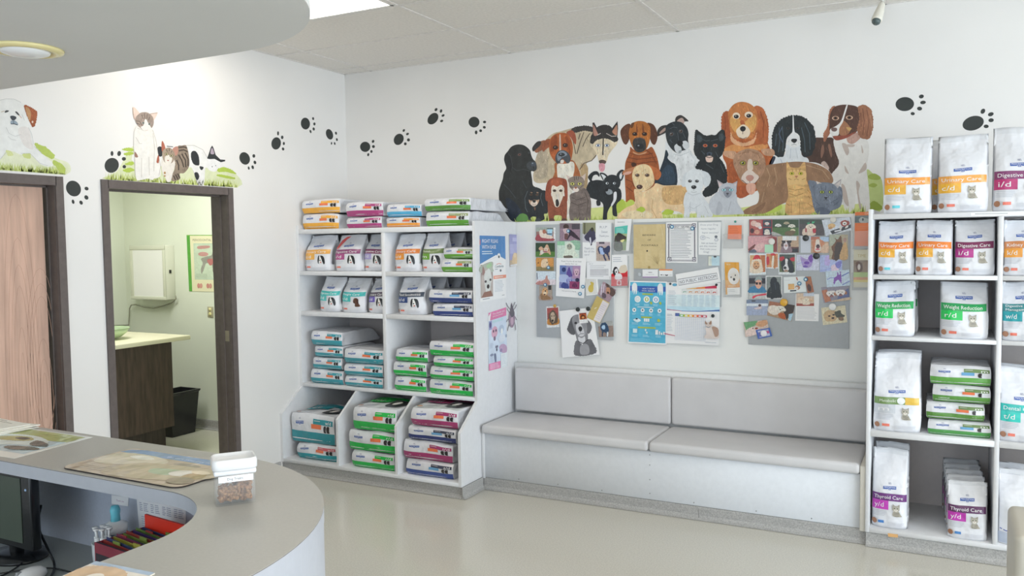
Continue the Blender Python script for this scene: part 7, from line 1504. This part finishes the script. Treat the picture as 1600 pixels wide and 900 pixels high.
def d(A): A.rect(0, 0, 100, 100, 'b8977c'); A.rect(52, 0, 100, 30, 'a9c0d8'); A.rect(0, 0, 46, 20, 'b06a50'); A.poly([(10, 60), (6, 30), (30, 16), (60, 20), (76, 40), (62, 80), (46, 98), (14, 96)], 'c0805c', fur=3); A.poly([(30, 20), (46, 18), (52, 50), (60, 80), (40, 94), (22, 84), (26, 50)], 'dccfc4', fur=2); A.ell(40, 60, 11, 13, '5a3034'); A.ell(40, 54, 6, 5, '221c1e'); A.ell(38, 78, 12, 6, 'c86a74'); A.poly([(64, 60), (96, 40), (98, 96), (58, 96)], 'cfb095', fur=3)
photo('close photo of a panting brown and white bulldog', (1267, 370, 1295, 395), '', d, 0, 'b8977c')
def d(A): A.rect(0, 0, 100, 100, 'a79c82'); A.rect(0, 0, 60, 44, 'a5ab98'); A.poly([(14, 98), (20, 70), (12, 50), (34, 30), (30, 14), (44, 22), (60, 6), (68, 30), (72, 56), (56, 80), (50, 98)], '6a4628', fur=3); A.poly([(36, 36), (68, 34), (70, 60), (50, 98), (28, 98)], '3c2c1e', fur=3); A.poly([(66, 60), (84, 30), (96, 50), (98, 96), (56, 98)], 'c09a66', fur=3); A.ell(84, 22, 9, 9, 'a88474')
photo('tall photo of a dark brown shaggy dog held by a hand', (1296, 366.5, 1325, 405.5), '', d, 1, 'a79c82')
def d(A): A.rect(4, 8, 96, 88, 'c9a070'); A.rect(70, 8, 96, 88, 'b0683a'); A.poly([(24, 30), (36, 8), (60, 10), (66, 30)], 'c02a34'); A.poly([(8, 88), (10, 50), (22, 30), (66, 28), (76, 50), (78, 88)], 'd9c9b4', fur=3); A.ell(42, 54, 21, 20, 'cb9a70'); A.ell(34, 48, 3, 3, '2a201c'); A.ell(52, 48, 3, 3, '2a201c'); A.ell(42, 60, 4, 3, '3a2a26'); A.line([(26, 60), (42, 72), (58, 60)], 3, '6a4a38')
photo('instant photo of a dog in a red Santa hat and white beard', [(1171, 396), (1197, 396), (1197, 429), (1171, 430)], '', d, 1, 'd3dbe2')
def d(A): A.rect(4, 6, 96, 92, 'c88a5c'); A.poly([(40, 6), (70, 4), (80, 22), (44, 24)], 'c02a34'); A.poly([(4, 30), (24, 26), (26, 70), (6, 74)], 'b83238'); A.poly([(36, 24), (84, 24), (80, 92), (60, 92)], 'b87848', fur=3); A.poly([(52, 26), (66, 26), (60, 88), (46, 86)], 'e0d4c4', fur=2)
photo('smaller photo of a brown and white dog in a red hat', (1197, 395, 1216, 419.5), '', d, 0, 'd8d8da')
def d(A): A.rect(5, 4, 95, 88, '5c6a48'); A.rect(5, 4, 95, 30, '48504a'); A.poly([(6, 20), (30, 14), (34, 30), (12, 36)], 'b02a34'); A.poly([(70, 22), (92, 18), (92, 36), (66, 34)], 'b02a34'); A.poly([(20, 70), (16, 44), (36, 26), (60, 24), (84, 50), (88, 88), (60, 88), (50, 60), (30, 84)], '1f2226', fur=3); A.poly([(40, 26), (54, 28), (52, 50), (60, 76), (36, 84), (28, 66), (40, 50)], 'dadadc', fur=1.5); A.ell(38, 68, 9, 7, '222426'); A.ell(44, 82, 12, 6, '9a7c68')
photo('white-edged photo of a black dog with a white blaze and red bow', (1216.5, 396, 1243.5, 429), '', d, 1, 'd6dde4')
def d(A): A.rect(0, 0, 100, 100, 'c5c8da'); A.poly([(30, 78), (22, 44), (18, 10), (34, 24), (48, 30), (56, 10), (68, -2), (72, 30), (66, 70), (50, 82)], 'a08cc0', fur=3); A.poly([(54, 16), (68, 0), (72, 30), (64, 50), (54, 30)], '7042a0', fur=2); A.ell(46, 52, 12, 10, '6a40a0'); A.ell(40, 74, 11, 7, '6c50a8'); A.line([(2, 60), (30, 48)], 2.5, '8494c8')
photo('photo of a purple-tinted pointy-eared dog', (1244.5, 398, 1280, 422.5), '', d, 0, 'c5c8da')
def d(A): A.rect(0, 0, 100, 100, 'a9b4dc'); A.poly([(22, 50), (26, 10), (42, 6), (46, 40), (40, 62), (28, 60)], 'b4a4d8', fur=3); A.poly([(56, 98), (52, 70), (60, 58), (76, 60), (84, 96)], 'd8c4d4', fur=3); A.poly([(70, 50), (96, 34), (92, 70), (78, 76)], '7a78c0', fur=2); A.line([(0, 96), (50, 78)], 4, '8f9cd4')
photo('blue and purple tinted photo of small dogs', (1281, 398.5, 1316, 425), '', d, 0, 'a9b4dc')
def d(A): A.rect(0, 0, 100, 100, 'bcccd8'); A.line([(4, 52), (20, 42), (40, 46)], 6, '8894c4'); A.line([(66, 38), (98, 18)], 6, '5f70b0'); A.line([(66, 92), (98, 72)], 6, '7a86bc'); A.poly([(32, 86), (34, 50), (46, 36), (50, 10), (56, 30), (62, 8), (64, 44), (62, 84), (54, 60), (42, 64)], '7c4aa4', fur=3)
photo('photo of a purple-tinted dog with blue streaks, right edge of board', [(1290, 424), (1327, 421), (1329, 446), (1292, 449)], '', d, 1, 'bcccd8')
def d(A): A.rect(0, 0, 100, 74, '7d8084'); A.rect(0, 10, 100, 34, '2c2c34'); A.poly([(0, 74), (6, 52), (34, 44), (70, 44), (96, 54), (100, 74)], '3f7aa0', fur=3); A.ell(58, 34, 20, 22, 'd0a08a'); A.poly([(36, 22), (46, 6), (70, 4), (80, 22), (60, 16)], '8f9a98', fur=2); A.poly([(38, 28), (56, 28), (54, 38), (42, 38)], '241c20', False); A.poly([(60, 28), (76, 28), (74, 38), (62, 38)], '241c20', False); A.rect(0, 74, 100, 100, 'b8bab8'); A.poly([(20, 96), (30, 86), (100, 76), (100, 84), (50, 88), (30, 98)], 'c83a4c')
photo('photo of a person in sunglasses and a blue shirt', (1170.5, 431, 1196, 467), '', d, 0, 'c4c6c8')
def d(A): A.rect(5, 4, 95, 97, '7e8582'); A.rect(5, 70, 95, 97, 'a79f9c'); A.poly([(30, 96), (34, 60), (28, 30), (40, 10), (60, 8), (70, 26), (84, 36), (88, 66), (96, 92), (60, 94), (46, 98)], '202428', fur=4); A.poly([(8, 90), (12, 62), (30, 50), (30, 90)], '24282c', fur=3); A.line([(56, 30), (62, 60)], 3, '3e4650')
photo('white-bordered photo of a sitting black curly dog', (1196.5, 431, 1222, 467), '', d, 0, 'dcdddf')
def d(A): A.rect(20, 44, 48, 80, 'c8985c'); A.ell(36, 60, 13, 16, 'd2a668'); A.ell(62, 70, 12, 14, 'a8785c'); A.ell(58, 74, 7, 9, 'd8d2cc'); A.rect(28, 84, 56, 92, '2c2e34'); A.line([(60, 4), (64, 24)], 6, 'b06a60'); A.line([(4, 20), (28, 22)], 1, 'a0a4ac')
pinned('greeting_card', 'white card with two small cartoon-like puppies under blue magnets', 'card', [(1224.5, 433), (1258, 431.5), (1260, 456), (1225, 458)], 'd5dbe3', d, level=1)
def d(A): A.rect(0, 0, 100, 100, '9c6040'); A.rect(0, 0, 100, 40, 'a8683f'); A.ell(40, 70, 30, 24, '4a2c24')
photo('narrow brown photo partly hidden behind the puppies card', [(1257, 432.5), (1267, 432), (1272, 456), (1262, 458)], '', d, 0, '9c6040')
def d(A): A.rect(0, 0, 100, 100, 'c9b29c'); A.rect(0, 80, 100, 100, '9c4a3c'); A.rect(40, 0, 100, 24, 'b9c0cc'); pup(A, 26, 40, 13, 'dcc0a4', body='dcc8b4'); pup(A, 56, 50, 13, 'e0d0bc', body='dcccb8'); pup(A, 84, 56, 10, 'd4b090')
photo('photo of pale puppies overlapping the lined letter', (1244.5, 458, 1272, 478), '', d, 1, 'c9b29c')
def d(A): A.lines(6, 50, 94, 11, 4.2, 'a8a8ac', h=1)
pinned('handwritten_letter', 'lined handwritten letter below the pale puppies photo', 'letter', [(1243.5, 459), (1280, 459.5), (1279, 502), (1242.5, 501)], 'dddddc', d, level=0)
def d(A): A.rect(0, 0, 100, 100, '8a8490'); A.poly([(0, 20), (20, 16), (30, 90), (6, 98)], 'b07050', False); A.poly([(60, 60), (100, 20), (100, 90), (50, 96)], '5a628a', False); pup(A, 34, 46, 18, 'dcd4d0', 'a0684c'); pup(A, 68, 46, 18, 'dcd4d0', 'a8704f'); A.ell(34, 62, 8, 7, '8a5a5c'); A.ell(68, 62, 8, 7, '8a5a5c'); A.poly([(30, 92), (98, 80), (98, 98), (30, 98)], 'c0aa90')
photo('tilted photo of two white-faced bulldogs side by side', [(1283, 449), (1325.5, 445), (1328, 469), (1287, 473.5)], '', d, 0, '9a94a0')
def d(A): A.rect(0, 0, 100, 100, 'cfc6a8'); A.poly([(10, 60), (14, 30), (34, 20), (56, 30), (62, 60), (50, 80), (20, 80)], 'bfa27c', fur=5); A.ell(44, 66, 6, 6, '3a2c28'); A.ell(30, 52, 5, 5, '4a3830'); A.ell(48, 48, 5, 5, '4a3830'); A.poly([(54, 36), (76, 26), (80, 46), (92, 60), (84, 66), (60, 62)], '4a4a3c', fur=3); A.poly([(66, 68), (84, 66), (86, 84), (72, 84)], '7a6048', fur=2)
photo('photo of a small shaggy terrier on a cream ground under a white magnet', [(1283, 481), (1320.5, 477), (1324, 503.5), (1286, 508)], '', d, 0, 'cfc6a8')
def d(A): A.rect(0, 0, 100, 100, '9aa4bc'); A.rect(0, 0, 100, 22, '76849c'); A.rect(0, 24, 100, 40, 'd2d8e2'); A.poly([(34, 56), (54, 46), (60, 30), (68, 40), (70, 56), (50, 62)], 'c9b8b8', fur=2); A.ell(62, 36, 7, 9, '54444a'); A.rect(24, 2, 42, 12, '4a4a52')
photo('photo of a dog in blue seawater with a wave', (1166.5, 468.5, 1200, 492.5), '', d, 0, '9aa4bc')
def d(A): A.rect(0, 0, 100, 100, 'a5886c'); A.rect(0, 0, 50, 30, 'a06a50'); A.poly([(60, 0), (100, 0), (100, 40), (80, 98), (64, 60)], '3a2e28', False); A.poly([(0, 70), (6, 30), (40, 26), (50, 60), (30, 86)], 'd6ccc0', fur=3); pup(A, 48, 36, 16, 'e0d8cc'); A.poly([(44, 70), (66, 62), (74, 96), (50, 92)], 'b0592c', fur=2); A.poly([(84, 60), (100, 50), (98, 98), (86, 98)], 'a5c4d4', False)
photo('tilted photo of a white dog and brown fabrics under a yellow magnet', [(1202.5, 470.5), (1242, 477), (1237, 502), (1198.5, 492.5)], '', d, 1, 'a5886c')
def d(A): A.rect(0, 0, 100, 100, 'c8b4a8'); A.poly([(0, 0), (60, 0), (50, 30), (6, 56)], '6a9a70', False); A.poly([(50, 20), (90, 0), (100, 30), (70, 50)], 'c49470', fur=3); A.poly([(6, 58), (40, 40), (60, 70), (40, 98), (10, 98)], 'd9c4bc', fur=3); A.ell(50, 54, 7, 7, '8c3c34'); A.ell(36, 50, 3, 4, '3a2c2a')
photo('tilted photo with a green blanket and pale dogs at the lower left corner', [(1162, 503.5), (1199, 499.5), (1202, 519), (1165, 526.5)], '', d, 1, 'c8b4a8')
def d(A): A.rect(12, 12, 88, 88, 'b4b8cc'); A.rect(12, 30, 40, 80, '6a6aa8'); A.rect(70, 30, 88, 60, 'c0608c')
pinned('framed_card', 'small blue-framed card at the lower left of the right board', 'card', [(1181, 515.5), (1203, 512), (1207, 525), (1185, 529.5)], '4260a8', d, level=3)

# ------------------------------------------------------------ posters on the side of the left shelf (plane x = 1.5225)
XS = 1.5225
def side(name, label, q, c, draw, off=.001, cat='poster'):
    M = quadmap(q, off+.0008, 'x', XS, sgn=1); t = thing(name, label, cat, centre(M)); sheet(M, c, thick=.0006).obj('sheet', t); A = Art(M, 'print'); draw(A); A.obj('print', t)
def d(A):
    A.poly([(0, 0), (100, 0), (100, 38), (74, 32), (62, 30), (0, 43)], '4f82b8', False); A.rect(0, 6, 2.5, 14, 'c86a6a'); A.text('FIGHT FLEAS', 8, 11, 5.6, 'e4eaf2', w=62); A.text('WITH EASE', 8, 20, 5.6, 'e4eaf2', w=54); A.lines(8, 23.5, 58, 2, 3.4, 'cddbea', h=1.3)
    A.line([(0, 43.5), (72, 31.5), (100, 38.5)], 1, 'e8ecf0'); A.ell(73, 31.5, 6.5, 4.2, 'dfe2e4'); A.ell(73, 33, 3, 2.2, '4a5058')
    A.rect(2, 44, 48, 94, '9a8f8a'); A.poly([(2, 46), (46, 40), (48, 50), (48, 56), (2, 56)], 'a9b0a4'); A.poly([(22, 46), (40, 41), (46, 46), (28, 52)], '9fc098', False); A.poly([(3, 94), (3, 64), (10, 52), (22, 49), (40, 53), (47, 70), (47, 94)], 'b6aca6', False); A.poly([(8, 60), (10, 46), (18, 56)], '9a7c74'); A.poly([(16, 58), (34, 52), (42, 66), (34, 84), (20, 84)], 'd0d2ce', fur=2)
    A.ell(20, 70, 4, 2, '4a4446'); A.ell(38, 68, 4, 2, '4a4446'); A.ell(29, 78, 5, 3.4, '2e2c2e'); A.poly([(14, 86), (40, 85), (47, 94), (3, 94)], '8f6c60', False)
    A.text('Comfortis', 56, 50, 4, '7a8a94', w=34); A.line([(62, 45), (72, 43.5), (82, 45)], .8, 'd0806c'); A.lines(56, 52, 70, 1, 2, '9aa4aa', h=1); A.ell(78, 55, 3.4, 2, '6a7076'); A.rect(50, 62.5, 100, 67.5, 'e09078'); A.lines(54, 64.3, 96, 1, 2, 'f0d4c8', h=1.4); A.lines(54, 71, 94, 8, 2.3, 'bfc5cd', h=.7); A.lines(8, 96, 34, 1, 2, 'a5a9af', h=1.2); A.lines(82, 94.5, 94, 1, 2, 'a5a9af', h=1)
side('flea_poster', 'blue and white flea treatment poster on the side of the left shelf', [(749, 368), (789, 369), (790.5, 465), (750, 472)], 'dcdfe2', d)
def d(A): A.rect(0, 0, 100, 100, '9a9bc4'); A.rect(0, 30, 100, 60, 'a9a9cc'); A.rect(30, 10, 70, 22, 'b4b4d4'); A.rect(0, 80, 100, 100, 'b9a690'); A.poly([(24, 90), (30, 64), (50, 58), (76, 66), (84, 90)], 'd0b896', fur=2); A.ell(48, 66, 14, 7, 'd8c4a4'); A.rect(4, 94, 96, 99, 'd6d8dc')
side('pet_leaflet', 'narrow lavender leaflet with a light dog beside the flea poster', [(795, 366), (810.5, 367), (813, 414), (796, 417)], 'c9cbd6', d, .003, 'leaflet')
def d(A):
    A.rect(0, 0, 100, 14, 'd57ba4'); A.poly([(0, 6), (14, 0), (8, 14), (0, 16)], 'e8e2e8', False); A.text('The deadly tick', 22, 6, 3, 'f0dfe8', w=70); A.text('are you ready?', 22, 10, 3, 'f0dfe8', w=60)
    A.rect(0, 14, 100, 88, 'c6d2e2'); A.rect(2, 15, 18, 30, '8f90b8'); A.ell(9, 22, 6, 5, '5c5a86'); A.rect(22, 16, 80, 20, 'b4d0d8'); A.ell(32, 36, 17, 10, 'cda0b4'); A.ell(26, 34, 4, 2.4, '5c4c60'); A.ell(40, 34, 4, 2.4, '5c4c60'); A.ell(32, 47, 6, 4, '7c6c80'); A.ell(70, 34, 15, 7, 'aab8cc'); A.ell(72, 38, 6, 5, 'dfe4ea'); A.ell(72, 50, 18, 7, 'd2d8e6'); A.ell(96, 48, 5, 3, '9aa6ba')
    A.rect(36, 60, 50, 64, '6a6a80'); A.ell(43, 67, 4, 3, '55586c'); A.poly([(56, 64), (76, 60), (98, 66), (96, 76), (70, 74)], 'b89ab8'); A.ell(66, 70, 7, 3, '8a7a9c'); A.ell(16, 74, 9, 2.4, '8088a0'); A.poly([(28, 74), (38, 74), (40, 86), (34, 88)], '6c7490'); A.lines(6, 54, 26, 4, 2.4, 'aab4c8', h=.7); A.lines(6, 78, 26, 4, 2.4, 'aab4c8', h=.7)
    A.rect(0, 88, 62, 100, 'd57ba4'); A.lines(6, 90, 58, 4, 2.3, 'ecc8da', h=.8); A.rect(64, 76, 100, 99, 'd9dfe6'); A.lines(68, 79, 94, 7, 2.4, 'bcc4ce', h=.7)
side('tick_awareness_poster', 'pink and pale blue tick warning poster on the side of the left shelf', [(763, 489), (790.5, 480), (792, 572), (763, 579.5)], 'd3dbe6', d)
# giant tick cut-out
t = thing('tick_cutout', 'large cardboard tick cut-out at the back corner of the left shelf', 'cut-out', (XS, -.1, 1.2))
def MT_(x, y, L): p = at(x, y, 'x', XS); return (XS+.004+L*LAY*3, p.y, p.z)
A = Art(MT_, 'print')
for L_ in ([(797, 484), (792, 478), (790, 473)], [(798, 483), (797.5, 476)], [(799, 483), (802, 476), (804, 472)], [(800, 486), (804, 481), (806, 476)], [(796, 490), (792, 484), (791, 482)], [(796, 497), (791.5, 500), (790, 503)], [(795.5, 505), (793, 511), (792, 517)], [(801, 490), (804, 496), (806, 500)], [(802.5, 502), (804, 510), (804.5, 516)]): A.line(L_, .8, '5c5560')
A.poly([(797.5, 474), (798.5, 474), (800.5, 482), (802.5, 490), (803, 500), (801, 509), (798.5, 512), (795.5, 509), (793.5, 500), (794, 492), (796, 483)], '8f7a8c'); A.poly([(797.5, 475), (798.5, 475), (800.5, 482), (802.5, 490), (798.5, 496), (795, 490), (796, 483)], '5f5a64'); A.poly([(796.5, 497), (800, 496), (800.5, 505), (798, 508), (796, 504)], 'bfa2b4'); A.obj('tick_print', t)
m = MB(); k = [at(u, v, 'x', XS) for u, v in ((797.5, 474.2), (800.5, 482), (802.3, 490), (802.8, 500), (801, 508.5), (798.5, 511.5), (795.7, 508.5), (793.8, 500), (794.2, 492), (796, 483))]
m.prism([(p.y, p.z) for p in k], XS+.0005, XS+.004, mat('d5d3d6', 'paper'), 'x'); m.obj('cardboard', t)
